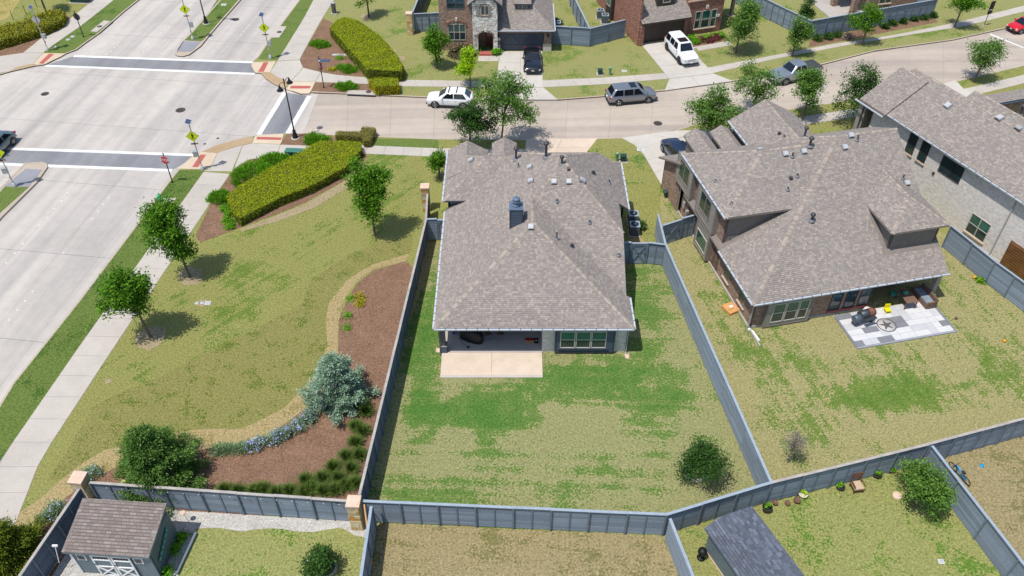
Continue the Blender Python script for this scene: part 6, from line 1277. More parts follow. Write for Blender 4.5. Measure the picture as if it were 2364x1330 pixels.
def car(label, p, head, L, W, H, paint, prof, cab, roof_, glass_='glass_car', wheel_r=0.36, axles=(0.19, 0.80), rim='rim', rails=None, bed=None, sunroof=None, cat='car', name='parked_car', grille='car_trim', zg=ZR, wind=None):
    """x runs from the nose (0) to the tail (L); prof: (x, top z, half width) of the lower body; cab: (x at base front, x at top front, x at top rear, x at base rear, base z)"""
    t = thing(name, label, cat, (p[0], p[1], zg), head, 'cars in the streets and driveways'); hw = W/2
    X = lambda x: L/2-x     # nose forward along +x
    st = []; n = 0
    for x, zt, w in prof:
        zb = 0.24 if 0.08*L < x < 0.92*L else 0.34
        st.append([(X(x), w*0.86, zb), (X(x), w*0.98, zb+0.12), (X(x), w, zb+(zt-zb)*0.55), (X(x), w*0.97, zt-0.09), (X(x), w*0.90, zt-0.015), (X(x), w*0.55, zt+0.025), (X(x), 0.0, zt+0.035)])
    body = loft(MB(), st, paint).build('body', t); sm = body.modifiers.new('round', 'SUBSURF'); sm.levels = 1; sm.render_levels = 2
    b0, t0, t1, b1, zb = cab; zr = H; wb = hw*0.93; wt = hw*0.74
    def ring(x0, x1, f, w0, w1): return x0+(x1-x0)*f, w0+(w1-w0)*f
    rings = []
    for f in (0, 0.5, 0.9, 1.0):
        z = zb+(zr-zb)*f-(0.02 if f == 1.0 else 0); w = wb+(wt-wb)*f-(0.06 if f == 1 else 0); xf = b0+(t0-b0)*f; xr = b1+(t1-b1)*f
        rings.append([(X(xf), w*0.86, z), (X(xf+0.16), w, z), (X((xf+xr)/2), w+0.01, z+(0.02 if f == 1 else 0)), (X(xr-0.16), w, z), (X(xr), w*0.86, z), (X(xr), -w*0.86, z), (X(xr-0.16), -w, z), (X((xf+xr)/2), -w-0.01, z+(0.02 if f == 1 else 0)), (X(xf+0.16), -w, z), (X(xf), -w*0.86, z)])
    mb = MB(); nn = 10; vs = [Vector(q) for r in rings for q in r]
    mb.add(vs, [(i*nn+j, i*nn+(j+1) % nn, (i+1)*nn+(j+1) % nn, (i+1)*nn+j) for i in range(3) for j in range(nn)], paint, True); mb.add(rings[3], [list(range(nn))], paint); cabin = mb.build('cabin', t)
    # glazing: panels set a little proud of the cabin faces
    def q3(a, b, c, d, nm, out):
        o = Vector(out)*0.012; MB().add([Vector(v)+o for v in (a, b, c, d)]+[Vector(v)-o for v in (a, b, c, d)], [(0, 1, 2, 3), (4, 7, 6, 5), (0, 4, 5, 1), (1, 5, 6, 2), (2, 6, 7, 3), (3, 7, 4, 0)], glass_).build(nm, cabin)
    def at(f, xx, s): z = zb+(zr-zb)*f; w = wb+(wt-wb)*f; return (X(xx), s*(w+0.006), z)
    fw = lambda f, s, k=0.80: (X(b0+(t0-b0)*f), s*(wb+(wt-wb)*f)*k, zb+(zr-zb)*f); rw = lambda f, s, k=0.78: (X(b1+(t1-b1)*f), s*(wb+(wt-wb)*f)*k, zb+(zr-zb)*f)
    q3(fw(.06, 1), fw(.06, -1), fw(.92, -1), fw(.92, 1), 'windshield', (0.8, 0, 0.5)); q3(rw(.16, 1), rw(.16, -1), rw(.9, -1), rw(.9, 1), 'rear_window', (-0.9, 0, 0.3))
    for s in (1, -1):
        x0, x1 = b0+0.34, b1-0.22; xs = wind or [(x0, (x0+x1)*0.5-0.05), ((x0+x1)*0.5+0.05, x1)]
        for i, (a, c) in enumerate(xs):
            ta = max(a, t0+0.12); tc = min(c, t1-0.12)
            if ta > tc-0.1: ta = tc-0.12
            q3(at(.07, a, s), at(.07, c, s), at(.9, tc, s), at(.9, ta, s), 'side_window', (0, s, 0.25))
        MB().box((X(b0+0.42), s*(hw+0.08), zb+0.08), (0.14, 0.22, 0.13), paint).build('mirror', t)
        MB().box((X(0.14), s*hw*0.68, prof[1][1]-0.16), (0.2, 0.36, 0.12), 'light_clear', rz=-s*0.35).build('headlight', t); MB().box((X(L-0.08), s*hw*0.76, prof[-2][1]-0.14), (0.14, 0.3, 0.16), 'light_red', rz=s*0.25).build('taillight', t)
        for a in axles: MB().lathe([(wheel_r*1.18, 0), (wheel_r*1.18, 0.02), (0.05, 0.02)], 'car_trim', n=18, axis='y').build('wheel_arch', t, (X(L*a), s*(hw-0.008)-(0 if s > 0 else 0.02), wheel_r+0.02)); wheel(t, X(L*a), s*(hw-0.075), wheel_r, 0.2, rim)
        MB().box((X(L*0.5), s*(hw-0.03), 0.3), (L*0.42, 0.07, 0.1), 'car_trim').build('sill', t)
        for k, f in enumerate((0.46, 0.63)): MB().box((X(L*f), s*(hw+0.005), zb-0.14), (0.17, 0.03, 0.035), paint).build('door_handle', t)
    MB().box((X(0.015), 0, prof[1][1]-0.22), (0.07, hw*0.9, 0.2), grille).build('grille', t); MB().box((X(0.0), 0, 0.42), (0.1, hw*1.6, 0.16), 'car_trim').build('front_bumper', t); MB().box((X(L-0.02), 0, 0.42), (0.12, hw*1.6, 0.18), 'car_trim').build('rear_bumper', t)
    MB().box((X(-0.02), 0, 0.5), (0.05, 0.32, 0.15), 'white').build('license_plate', t); MB().box((X(L+0.03), 0, 0.72), (0.05, 0.32, 0.15), 'white').build('license_plate', t)
    if rails:
        for x in rails: MB().bar((X(x), -wt*0.96, zr+0.05), (X(x), wt*0.96, zr+0.05), 0.08, 0.04, 'car_trim').build('roof_bar', t)
    if sunroof: a, c = sunroof; MB().box((X((a+c)/2), 0, zr+0.006), (c-a, wt*1.35, 0.025), glass_).build('sunroof', t)
    if bed: a, c, z = bed; MB().box((X((a+c)/2), 0, z), (c-a, W*0.82, 0.05), 'bed_cover').build('bed_cover', t)
    return t
def prof(L, hw, hood, belt, tail, nose=0.62, cowl=0.28, x_tail=0.9): return [(0.0, nose-0.14, hw*0.74), (0.12, nose, hw*0.88), (0.45, hood-0.03, hw*0.97), (L*cowl, hood+0.03, hw), (L*0.45, belt, hw), (L*0.7, belt, hw), (L*x_tail, tail, hw*0.98), (L-0.12, tail-0.02, hw*0.92), (L, tail-0.16, hw*0.82)]
def ctr(a, b, W, back):
    """middle of a car whose near-side wheels stand at ground points a (front) and b (rear); back: +1 when the body lies left of travel"""
    a, b = Vector(a), Vector(b); d = (a-b).normalized(); n = Vector((-d.y, d.x))*back; return (a+b)/2+n*(W/2-0.08), math.atan2(d.y, d.x)
c, hd = ctr((-7.74,75.55), (-5.11,75.33), 1.86, -1); car('white crossover with black roof bars parked across the street', c, hd, 4.74, 1.86, 1.66, 'car_white', prof(4.74, 0.93, 1.03, 1.1, 1.16, 0.9, .27, .95), (1.2, 2.05, 3.9, 4.6, 1.08), None, wheel_r=.38, rails=(2.3, 3.1), wind=[(1.62, 2.8), (2.88, 4.15)])
c, hd = ctr((13.95,76.5), (11.08,75.98), 2.0, 1); car('grey minivan with sunroof parked across the street', c, hd, 5.16, 2.0, 1.75, 'car_silver', prof(5.16, 1.0, 1.0, 1.08, 1.12, 0.85, 0.24, 0.94), (0.95, 1.95, 4.55, 5.0, 1.06), None, sunroof=(2.2, 2.85), name='minivan', cat='minivan', wind=[(1.55, 2.55), (2.65, 3.6), (3.7, 4.75)])
c, hd = ctr((29.11,80.22), (32.59,81.64), 2.03, -1); car('silver pickup truck with black bed cover on the side street', c, hd, 5.85, 2.03, 1.88, 'car_pickup', prof(5.85, 1.015, 1.16, 1.22, 1.24, 1.05, 0.3, 0.93), (1.72, 2.35, 3.65, 3.95, 1.2), None, wheel_r=0.41, bed=(4.0, 5.72, 1.28), name='pickup_truck', cat='pickup truck', wind=[(2.05, 2.8), (2.92, 3.7)])
c, hd = ctr((18.49,84.78), (17.6,88.09), 2.05, 1); car('big white SUV in the driveway of the red brick house', c, hd, 5.6, 2.05, 1.92, 'car_white', prof(5.6, 1.025, 1.16, 1.2, 1.22, 1.06, 0.27, 0.95), (1.45, 2.1, 5.1, 5.4, 1.18), None, wheel_r=0.42, sunroof=(2.35, 3.3), rim='rim_dark', zg=0.027, cat='SUV', name='sport_utility_vehicle', grille='rim', wind=[(1.95, 2.9), (3.0, 3.95), (4.1, 5.1)])
car('black sports coupe in the driveway with the blue garage', (2.25,84.58), R(-90), 4.84, 1.92, 1.36, 'car_black', prof(4.84, 0.96, 0.92, 0.95, 0.98, 0.74, 0.34), (1.6, 2.35, 3.35, 4.2, 0.93), None, rim='rim_dark', zg=0.027, cat='sports car', name='sports_car')
c, hd = ctr((59.56,92.25), (62.17,93.27), 1.75, -1); car('red hatchback cut by the right edge of the picture', c, hd, 4.0, 1.75, 1.48, 'car_red', prof(4.0, 0.875, 0.92, 0.98, 1.0, 0.78), (0.95, 1.75, 3.2, 3.85, 0.97), None, wheel_r=0.32)
c, hd = ctr((-50.21,65.38), (-49.79,69.57), 1.85, 1); car('slate blue car leaving the picture at the left edge', c, hd, 4.7, 1.85, 1.5, 'car_slate', prof(4.7, 0.925, 0.96, 1.0, 1.02, 0.78), (1.2, 2.0, 3.45, 4.25, 0.98), None)
car('dark blue car in the driveway behind the brown brick house', (15.53,66.1), R(104), 4.7, 1.88, 1.6, 'car_navy', prof(4.7, 0.94, 1.0, 1.05, 1.08, 0.84), (1.15, 1.9, 3.8, 4.4, 1.03), None, zg=0.027)
# ---------------------------------------------------------------- signs and lamps
def text(s, size, mat, parent, loc, rot, name='lettering', ext=0.004, font_sx=1.0):
    cu = bpy.data.curves.new(name, 'FONT'); cu.body = s; cu.size = size; cu.align_x = 'CENTER'; cu.align_y = 'CENTER'; cu.extrude = ext; cu.space_character = 1.05
    tmp = bpy.data.objects.new(name, cu); COL.objects.link(tmp); dg = bpy.context.evaluated_depsgraph_get(); me = bpy.data.meshes.new_from_object(tmp.evaluated_get(dg)); bpy.data.objects.remove(tmp)
    me.materials.clear(); me.materials.append(MATS[mat]); o = link(name, me, parent, loc); o.rotation_euler = rot; o.scale = (font_sx, 1, 1); return o
FACE = lambda az: (PI/2, 0, az)     # lettering plane facing the direction az-90deg in plan
def octagon(r, y0, y1, z, mat, mb): 
    v = [(r*math.cos(PI/8+k*PI/4), y, z+r*math.sin(PI/8+k*PI/4)) for y in (y0, y1) for k in range(8)]
    return mb.add(v, [list(range(8)), list(range(8, 16))[::-1]]+[(k, (k+1) % 8, 8+(k+1) % 8, 8+k) for k in range(8)], mat)
def stop_sign(label, p, az, names=None):
    t = thing('stop_sign', label, 'stop sign', (p[0], p[1], 0), az)
    MB().tube([(0, 0.05, 0), (0, 0.05, 3.15 if not names else 3.6)], 0.05, 'black_metal', 8).lathe([(0.11, 0), (0.07, 0.12)], 'black_metal', (0, .05, 0), 10).build('post', t)
    pn = octagon(0.44, -0.01, 0.02, 2.45, 'sign_back', MB()).build('panel', t); octagon(0.425, -0.02, -0.011, 2.45, 'white', MB()).build('border', pn); octagon(0.40, -0.028, -0.0205, 2.45, 'sign_red', MB()).build('face', pn)
    text('STOP', 0.36, 'white', pn, (0, -0.034, 2.45), (PI/2, 0, 0), ext=0.004)
    if names:
        b = MB().box((0.42, -0.02, 3.15), (1.25, 0.03, 0.24), 'sign_blue').build('street_name_plate', t); b.rotation_euler = (0, 0, -az); text(names, 0.17, 'sign_pale', b, (0.48, -0.04, 3.15), (PI/2, 0, 0)); MB().lathe([(0.1, -0.045), (0.1, -0.036)], 'white', (-0.08, 0, 3.15), 12, axis='y').build('emblem', b)
stop_sign('red stop sign facing the camera on the left verge', (-30.86,62.17), R(-12)); stop_sign('stop sign seen from behind at the top left', (-50,91.46), R(168)); stop_sign('stop sign turned edge on with a blue street name plate', (-19.92,79.47), R(78), 'Alton Terra Ln')
def walker(mb, y, z, s, mat):
    """the walking figure of the crossing sign"""
    P = lambda x, w: (x*s, y, z+w*s)
    for a, b, w in (((0, .12), (.02, .42), .15), ((.0, .14), (-.17, -.38), .09), ((.02, .14), (.17, -.36), .09), ((.02, .40), (.2, .14), .065), ((.0, .40), (-.2, .2), .065)): mb.bar(P(*a), P(*b), w*s, 0.008, mat, up=(0, 1, 0))
    mb.lathe([(0.085*s, -0.004), (0.085*s, 0.004)], mat, (0.01*s, y, z+0.55*s), 10, axis='y'); return mb
def ped_sign(label, p, az, panel_az, hgt=5.0, box_side=-1):
    t = thing('crossing_sign', label, 'crossing sign', (p[0], p[1], 0), az, 'pedestrian crossing signs at the crossroads')
    MB().tube([(0, 0, 0.3), (0, 0, hgt)], 0.05, 'galvanized', 8).build('post', t); MB().lathe([(0.24, 0), (0.24, 0.05), (0.14, 0.42), (0.06, 0.44)], 'box_metal', n=4).build('base', t)
    r = 0.58; z = hgt-1.35; d = lambda k, y: [(0, y, z-k), (k, y, z), (0, y, z+k), (-k, y, z)]
    mk = lambda k, y0, y1, m: MB().add(d(k, y0)+d(k, y1), [(0, 1, 2, 3), (7, 6, 5, 4), (0, 4, 5, 1), (1, 5, 6, 2), (2, 6, 7, 3), (3, 7, 4, 0)], m)
    pn = mk(r, -0.075, -0.06, 'sign_black').build('panel', t); mk(r*0.95, -0.083, -0.0755, 'sign_yellow').build('face', pn); MB().add(d(r*.98, -0.056)+[], [(0, 1, 2, 3)], 'galvanized').build('back', pn); walker(MB(), -0.09, z-0.06, 0.62, 'sign_black').build('walking_figure', pn)
    bc = MB().box((0, -0.08, z-0.78), (0.62, 0.1, 0.1), 'sign_black').build('beacon_bar', t)
    for x in (-0.2, 0.2): MB().box((x, -0.14, z-0.78), (0.14, 0.02, 0.06), 'plastic_orange').build('beacon', bc)
    bx = MB().box((0.2*box_side, 0.02, 1.75), (0.42, 0.3, 0.5), 'box_metal').build('control_box', t); MB().box((0.2*box_side, 0.02, 2.01), (0.46, 0.34, 0.03), 'galvanized').build('lid', bx)
    MB().box((0, -0.07, 1.05), (0.14, 0.08, 0.22), 'box_metal').build('push_button', t)
    sp = MB().box((0, 0, 0), (0.62, 0.5, 0.04), 'galvanized', M=Matrix.Rotation(R(40), 3, 'X')).build('solar_panel', t, (0, 0, hgt+0.12)); sp.rotation_euler = (0, 0, panel_az); MB().box((0, -0.016, 0.02), (0.54, 0.42, 0.02), 'solar_cell', M=Matrix.Rotation(R(40), 3, 'X')).build('cells', sp)
ped_sign('crossing sign in front of the corner ramp and stop sign', (-28.67,64.24), R(8), R(-30)); ped_sign('crossing sign cut by the left edge on the south median', (-44.88,61.57), R(10), R(-30)); ped_sign('crossing sign on the green verge north of the crossing', (-27.04,86.1), R(6), R(-40), box_side=1); ped_sign('crossing sign on the north median', (-37.06,90.79), R(6), R(-30), box_side=1); ped_sign('crossing sign seen from behind at the top left corner', (-52.76,87.98), R(172), R(150))
def lamp(label, p, az, ht=6.2):
    t = thing('street_lamp', label, 'street lamp', (p[0], p[1], 0), az, 'black double street lamps')
    MB().lathe([(0.28, 0), (0.30, 0.12), (0.22, 0.2), (0.24, 0.42), (0.16, 0.55), (0.14, 0.7), (0.17, 0.78), (0.08, 0.95)], 'black_metal', n=14).build('base', t); MB().lathe([(0.42, 0), (0.42, 0.03), (0.3, 0.04)], 'sidewalk', n=16).build('footing', t)
    MB().tube([(0, 0, 0.9), (0, 0, ht)], [0.075, 0.055], 'black_metal', 10).lathe([(0.08, ht), (0.05, ht+.1), (0.01, ht+.25)], 'black_metal', n=10).build('pole', t)
    for s in (1, -1):
        ar = MB().tube([(0, 0, ht-0.35), (s*0.3, 0, ht-0.1), (s*0.6, 0, ht-0.02), (s*0.78, 0, ht-0.15)], 0.028, 'black_metal', 6).build('arm', t)
        MB().lathe([(0.04, ht-0.12), (0.09, ht-0.25), (0.12, ht-0.42), (0.3, ht-0.62), (0.32, ht-0.68), (0.27, ht-0.68), (0.02, ht-0.6)], 'black_metal', (s*0.78, 0, 0), 14).build('lamp_head', ar)
lamp('black street lamp at the side street crosswalk', (-21.13,69.72), R(68)); lamp('black street lamp on the north median', (-36.69,95.02), R(-5), 7.0)
# ---------------------------------------------------------------- street hardware
def boxy(name, label, cat, p, s, mat, top=None, rz=0.0, pad=True, door=True):
    t = thing(name, label, cat, (p[0], p[1], 0), rz)
    if pad: MB().box((0, 0, 0.03), (s[0]+0.3, s[1]+0.3, 0.08), 'sidewalk').build('pad', t)
    b = MB().box((0, 0, s[2]/2+0.05), s, mat).build('cabinet', t); MB().box((0, 0, s[2]+0.08), (s[0]+0.08, s[1]+0.08, 0.08), top or mat).build('lid', t)
    if door: MB().box((0, -s[1]/2-0.012, s[2]*0.5+0.05), (s[0]*0.9, 0.03, s[2]*0.8), mat).build('door', b); MB().box((s[0]*0.3, -s[1]/2-0.035, s[2]*0.5), (0.05, 0.04, 0.12), 'black_metal').build('handle', b)
    return t
boxy('utility_cabinet', 'long green utility cabinet behind the big hedge', 'utility box', (-20.33,66.4), (1.95, .6, .62), 'green_dark', 'green_box', R(-4)); boxy('utility_cabinet', 'tall grey utility cabinet beside the north sidewalk', 'utility box', (-21.74,97.78), (.42, .38, 1.25), 'column_gray', 'box_metal', R(-8)); boxy('utility_cabinet', 'green transformer box at the top left edge', 'utility box', (-54.06,101.18), (2.2, 1.0, 1.0), 'green_dark', 'green_box', R(-5))
boxy('utility_cabinet', 'dark green junction box in front of the right neighbour driveway', 'utility box', (10.42,65.67), (.5, .45, .55), 'green_dark'); boxy('utility_cabinet', 'dark green junction box on the lawn near the minivan', 'utility box', (9.57,82.41), (.45, .4, .5), 'green_dark')
for p, lb in (((9.85,65.67), 'pale green round pedestal beside the junction box'), ((10.64,82.31), 'pale green round pedestal on the lawn near the minivan')): o = MB().lathe([(0.13, 0), (0.13, 0.75), (0.145, 0.76), (0.145, 0.9), (0.1, 0.95), (0.01, 0.96)], 'green_pale', n=14).build('pedestal', None, (p[0], p[1], 0)); tag(o, lb, 'utility box')
p = (-30.98,59.28); t = thing('fire_hydrant', 'green fire hydrant on the left verge', 'fire hydrant', (p[0], p[1], 0)); MB().lathe([(.2, 0), (.2, .06), (.13, .08), (.12, .6), (.17, .62), (.17, .68), (.14, .72), (.1, .84), (.03, .9), (.03, .96), (.01, .97)], 'hydrant_green', n=14).build('barrel', t); MB().tube([(-.26, 0, .5), (.26, 0, .5)], .07, 'hydrant_green', 10).tube([(0, 0, .45), (0, -.24, .45)], .09, 'hydrant_green', 10).build('nozzles', t)
sheet('hydrant_pad', [(-31.13,59.03),(-30.85,59.86),(-29.77,59.86),(-29.83,59.03)], 'sidewalk', 0.03)
for p, c, lb, ht in (((-23.8,64.74), 'sign_red', 'left red marker stake in the mulch', .9), ((-23.9,64.45), 'sign_red', 'short red marker stake in the mulch', .6), ((-23.67,64.88), 'galvanized', 'grey marker stake in the mulch', 1.1)): o = MB().tube([(0, 0, 0), (0.05, 0.02, ht)], .03, c, 8).lathe([(.035, ht), (.02, ht+.04)], 'white', (.05, .02, 0), 8).build('marker_stake', None, (p[0], p[1], 0)); tag(o, lb, 'stake')
for i, p in enumerate([(-60.13,95.85),(-59.29,97.42),(-58.85,99.52)]): o = MB().tube([(0, 0, 0), (0, 0, 1.15)], .035, 'black_metal', 8).lathe([(.05, 1.15), (.02, 1.2)], 'black_metal', n=8).build('wire_post', None, (p[0], p[1], 0)); tag(o, ['lowest', 'middle', 'uppermost'][i]+' black wire fence post at the top left', 'post')
p = (56.3,94.31); t = thing('notice_post', 'black community banner post near the red car', 'banner post', (p[0], p[1], 0), R(20)); MB().tube([(0, 0, 0), (0, 0, 3.1)], .04, 'black_metal', 8).build('post', t); MB().box((.0, -.06, 2.55), (.62, .05, 1.0), 'sign_black').build('upper_panel', t); MB().box((0, -.06, 1.75), (.62, .05, .5), 'sign_black').build('lower_panel', t); MB().box((0, -.09, 2.02), (.4, .02, .06), 'white').build('badge', t); MB().box((0, 0, .04), (.35, .3, .08), 'sidewalk').build('footing', t)
def ac(label, p, rz=0.0):
    t = thing('air_conditioner', label, 'air conditioner', (p[0], p[1], 0), rz); MB().box((0, 0, .05), (1.0, 1.0, .1), 'sidewalk').build('pad', t); MB().box((0, 0, .55), (.8, .8, .9), 'ac_metal').build('case', t)
    for k in range(6):
        for s in (-1, 1): link('louver', ubox(.04, .03, .8, 'fence_post'), t, (-.33+k*.13, s*.41, .55))
    tp = MB().box((0, 0, 1.03), (.84, .84, .07), 'ac_top').build('top', t); MB().lathe([(.33, 1.065), (.33, 1.085), (.3, 1.085), (.3, 1.07), (.02, 1.07)], 'ac_fan', n=18).build('fan_grille', tp); MB().lathe([(.1, 1.07), (.08, 1.1), (.01, 1.1)], 'ac_top', n=12).build('hub', tp)
ac('air conditioner nearer the gate beside the middle house', (10.26,54.77)); ac('air conditioner farther from the gate beside the middle house', (10.31,56.25)); ac('left air conditioner of the red brick house', (10.66,96.45)); ac('right air conditioner of the red brick house', (11.13,95.14)); ac('air conditioner beside the blue garage house', (5.33,93.16))
for p, lb in (((10.89,55.48), 'small bush behind the air conditioners'), ((5.61,94.9), 'dark bush behind the blue garage house')): shrub(lb, p, .45, .4, .7, 'leaf_dark', n=16, per=36, size=.08)
# ---------------------------------------------------------------- patio things at the middle house
t = thing('covered_grill', 'covered black grill with a white letter on the rear porch', 'grill cover', (-2.95, 42.35, .11), R(-25))
loft(MB(), [[(x, w*.9, 0), (x, w, .3), (x, w, zt*.75), (x, w*.8, zt-.06), (x, w*.4, zt), (x, 0, zt+.01)] for x, w, zt in ((-.85, .22, .6), (-.7, .36, .95), (-.2, .42, 1.15), (.4, .4, 1.12), (.75, .3, .85), (.88, .16, .55))], 'cloth_black').build('cover', t)
mb = MB(); 
for a, b in (((-.16, -.2), (-.16, .2)), ((.16, -.2), (.16, .2)), ((-.16, .2), (0, 0)), ((0, 0), (.16, .2))): mb.bar((a[0], a[1], 1.155), (b[0], b[1], 1.155), .08, .012, 'white')
mb.build('letter', t); MB().box((.0, .27, 1.15), (.12, .12, .012), 'sign_red').build('badge', t); MB().tube([(-.9, -.3, .05), (-.3, -.75, .02), (.1, -.85, .02)], .02, 'metal_gray', 6).lathe([(.1, 0), (.1, .08), (.02, .1)], 'rubber', (.15, -.85, 0), 10).build('tether', t)
def fold_chair(label, p, rz, z=.11):
    t = thing('folding_chair', label, 'chair', (p[0], p[1], z), rz); MB().box((0, 0, .42), (.46, .44, .03), 'wicker').build('seat', t); MB().box((0, .3, .75), (.46, .03, .4), 'wicker', M=Matrix.Rotation(R(-15), 3, 'X')).build('backrest', t)
    for s in (-1, 1): MB().tube([(s*.25, -.3, 0), (s*.25, .34, .95)], .014, 'metal_gray', 6).build('leg', t); MB().tube([(s*.25, .32, 0), (s*.25, -.22, .44)], .014, 'metal_gray', 6).build('leg', t)
    MB().tube([(-.25, -.3, .01), (.25, -.3, .01)], .014, 'metal_gray', 6).build('foot_bar', t)
fold_chair('folding chair on the rear porch next to the grill', (-1.75, 42.55), R(15)); fold_chair('folding chair nearest the middle of the rear porch', (-.85, 42.6), R(-6))
t = thing('door_mat', 'flag printed mat on the rear porch', 'mat', (1.45, 42.2, .112), 0.0); MB().box((-.16, .14, .008), (.64, .28, .016), 'flag_red').build('red_stripe', t); MB().box((-.16, -.14, .008), (.64, .28, .016), 'flag_cream').build('pale_stripe', t); f = MB().box((.32, 0, .008), (.32, .56, .016), 'flag_navy').build('dark_stripe', t)
mb = MB(); v = [(.32+(.11 if k % 2 == 0 else .045)*math.sin(k*PI/5), (.11 if k % 2 == 0 else .045)*math.cos(k*PI/5), .02) for k in range(10)]; mb.add(v+[(.32, 0, .02)], [(k, (k+1) % 10, 10) for k in range(10)], 'white').build('star', f)
t = thing('folded_chair', 'blue folded camp chair in the porch corner', 'chair', (-4.3, 42.9, .11), .3); MB().tube([(0, 0, 0), (.12, .06, .9)], .08, 'sign_blue', 8).build('bag', t); MB().tube([(0, 0, 0), (-.1, .1, .8)], .015, 'metal_gray', 6).build('leg', t)
for p, lb in (((-5.35, 41.3), 'concrete splash block at the porch post'), ((8.25, 40.7), 'concrete splash block at the right downspout')): o = MB().box((0, 0, .03), (.3, .42, .06), 'stone_sill').box((-.12, 0, .08), (.05, .42, .06), 'stone_sill').box((.12, 0, .08), (.05, .42, .06), 'stone_sill').build('splash_block', None, (p[0], p[1], 0)); tag(o, lb, 'splash block')
mb = MB(); t = thing('stone_ring', 'white stone ring round the small live oak', 'stone ring', (*(11.57,30.77), 0))
for k in range(16): a = 2*PI*k/16; MB().box((.72*math.cos(a), .62*math.sin(a), .05), (.2+random.uniform(0, .06), .16, .12), 'stone_ring', rz=a+random.uniform(.9, 2.1)).build('stone', t)
t = thing('stone_ring', 'white edging ring round the flowering magnolia', 'stone ring', (*(-10.66,24.27), 0))
for k in range(14): a = 2*PI*k/14; MB().box((.6*math.cos(a), .55*math.sin(a), .05), (.22, .12, .1), 'stone_ring', rz=a+PI/2).build('stone', t)
# ---------------------------------------------------------------- neighbour patio with the star
t = thing('paver_patio', 'grey paver patio with a star medallion behind the brown brick house', 'patio', (*h2.W(37.5, 36.8), 0), R(12.5)); random.seed(5)
uv = lambda u, v: (u-37.5, v-36.8)
x0, y0 = uv(33.35, 35.0); W_, H_ = 8.15, 3.55
MB().box((x0+W_/2, y0+H_/2, .02), (W_, H_, .06), 'paver_edge').build('bed', t)
for cx, cy, sx, sy in ((x0+W_/2, y0+.08, W_, .16), (x0+.08, y0+H_/2, .16, H_-.33), (x0+W_-.08, y0+H_/2, .16, H_-.33)): MB().box((cx, cy, .075), (sx-.01, sy-.01, .07), 'paver_dark' if sx < sy else 'paver_edge').build('border', t)
mcx, mcy, mr = x0+3.35, y0+1.72, .72
gx, gy = 13, 6; cw, chh = (W_-.34)/gx, (H_-.18)/gy; used_ = set(); dark = {(0, 0), (0, 5), (3, 0), (2, 2), (6, 3), (6, 2), (9, 1), (10, 4), (12, 1), (12, 4), (7, 5), (3, 4)}
for j in range(gy):
    for i in range(gx):
        if (i, j) in used_: continue
        w2 = 2 if i+1 < gx and (i+1, j) not in used_ and random.random() < .45 else 1; h2_ = 2 if w2 == 1 and j+1 < gy and random.random() < .3 else 1
        for a in range(w2):
            for b in range(h2_): used_.add((i+a, j+b))
        cx, cy = x0+.17+(i+w2/2)*cw, y0+.17+(j+h2_/2)*chh
        if math.hypot(cx-mcx, cy-mcy) < mr-.1: continue
        mt = 'paver_dark' if (i, j) in dark else random.choice(['paver_light', 'paver_light', 'paver_mid'])
        MB().box((cx, cy, .07), (w2*cw-.014, h2_*chh-.014, .06+random.uniform(0, .004)), mt).build('paver', t)
md = MB().lathe([(mr, .05), (mr, .128), (.01, .128)], 'medallion', (mcx, mcy, 0), 32).build('medallion', t); MB().lathe([(mr, .130), (mr, .136), (mr-.08, .136), (mr-.08, .130)], 'medallion_dark', (mcx, mcy, 0), 32, caps=False).build('ring', md)
for k in range(5):
    a = PI/2+k*2*PI/5; tip = (mcx+.58*math.cos(a), mcy+.58*math.sin(a)); l_ = (mcx+.2*math.cos(a+PI/5), mcy+.2*math.sin(a+PI/5)); r_ = (mcx+.2*math.cos(a-PI/5), mcy+.2*math.sin(a-PI/5))
    MB().add([(mcx, mcy, .17), (*tip, .134), (*l_, .134)], [(0, 2, 1)], 'medallion_dark').build('star_point', md); MB().add([(mcx, mcy, .17), (*tip, .134), (*r_, .134)], [(0, 1, 2)], 'column_gray').build('star_point', md)
def at2(u, v): x, y = h2.W(u, v); return (x, y)
t = thing('barrel_smoker', 'rusty barrel smoker on the neighbour patio', 'smoker grill', (*at2(34.9, 37.4), .1), R(22)); b = MB().lathe([(.3, -.62), (.34, -.6), (.34, .6), (.3, .62)], 'smoker_steel', (.35, 0, .85), 16, axis='x').build('barrel', t); MB().lathe([(.345, .1), (.345, .5)], 'rust', (.35, 0, .85), 16, axis='x').build('rust_band', b); MB().lathe([(.27, -.3), (.3, -.28), (.3, .28), (.27, .3)], 'ac_metal', (-.5, -.05, .7), 14, axis='x').build('fire_box', t); MB().tube([(.85, 0, 1.1), (.85, 0, 1.7)], .06, 'smoker_steel', 10).build('chimney', t); MB().box((.35, -.5, .75), (1.0, .3, .03), 'smoker_steel').build('shelf', t)
for x, y in ((-.6, -.2), (-.6, .2), (.8, -.2), (.8, .2)): MB().tube([(x, y, 0), (x, y, .7)], .03, 'smoker_steel', 6).build('leg', t)
MB().lathe([(.14, -.03), (.14, .03)], 'rubber', (.8, -.26, .14), 12, axis='y').build('wheel', t)
def sofa(label, p, rz, L):
    t = thing('wicker_sofa', label, 'sofa', (p[0], p[1], .1), rz); MB().box((0, 0, .2), (L, .75, .4), 'wicker').build('base', t); MB().box((0, .38, .5), (L, .12, .7), 'wicker').build('backrest', t)
    for s in (-1, 1): MB().box((s*(L/2-.05), 0, .5), (.1, .75, .3), 'wicker').build('armrest', t)
    for k in range(2): MB().box(((k-.5)*L*.45, -.02, .45), (L*.42, .62, .12), 'cushion').build('cushion', t)
sofa('wicker sofa under the neighbour porch post', at2(40.9, 38.6), R(12.5-90), 2.0); sofa('shaded wicker sofa deep in the neighbour porch', at2(38.8, 40.9), R(12.5), 2.2)
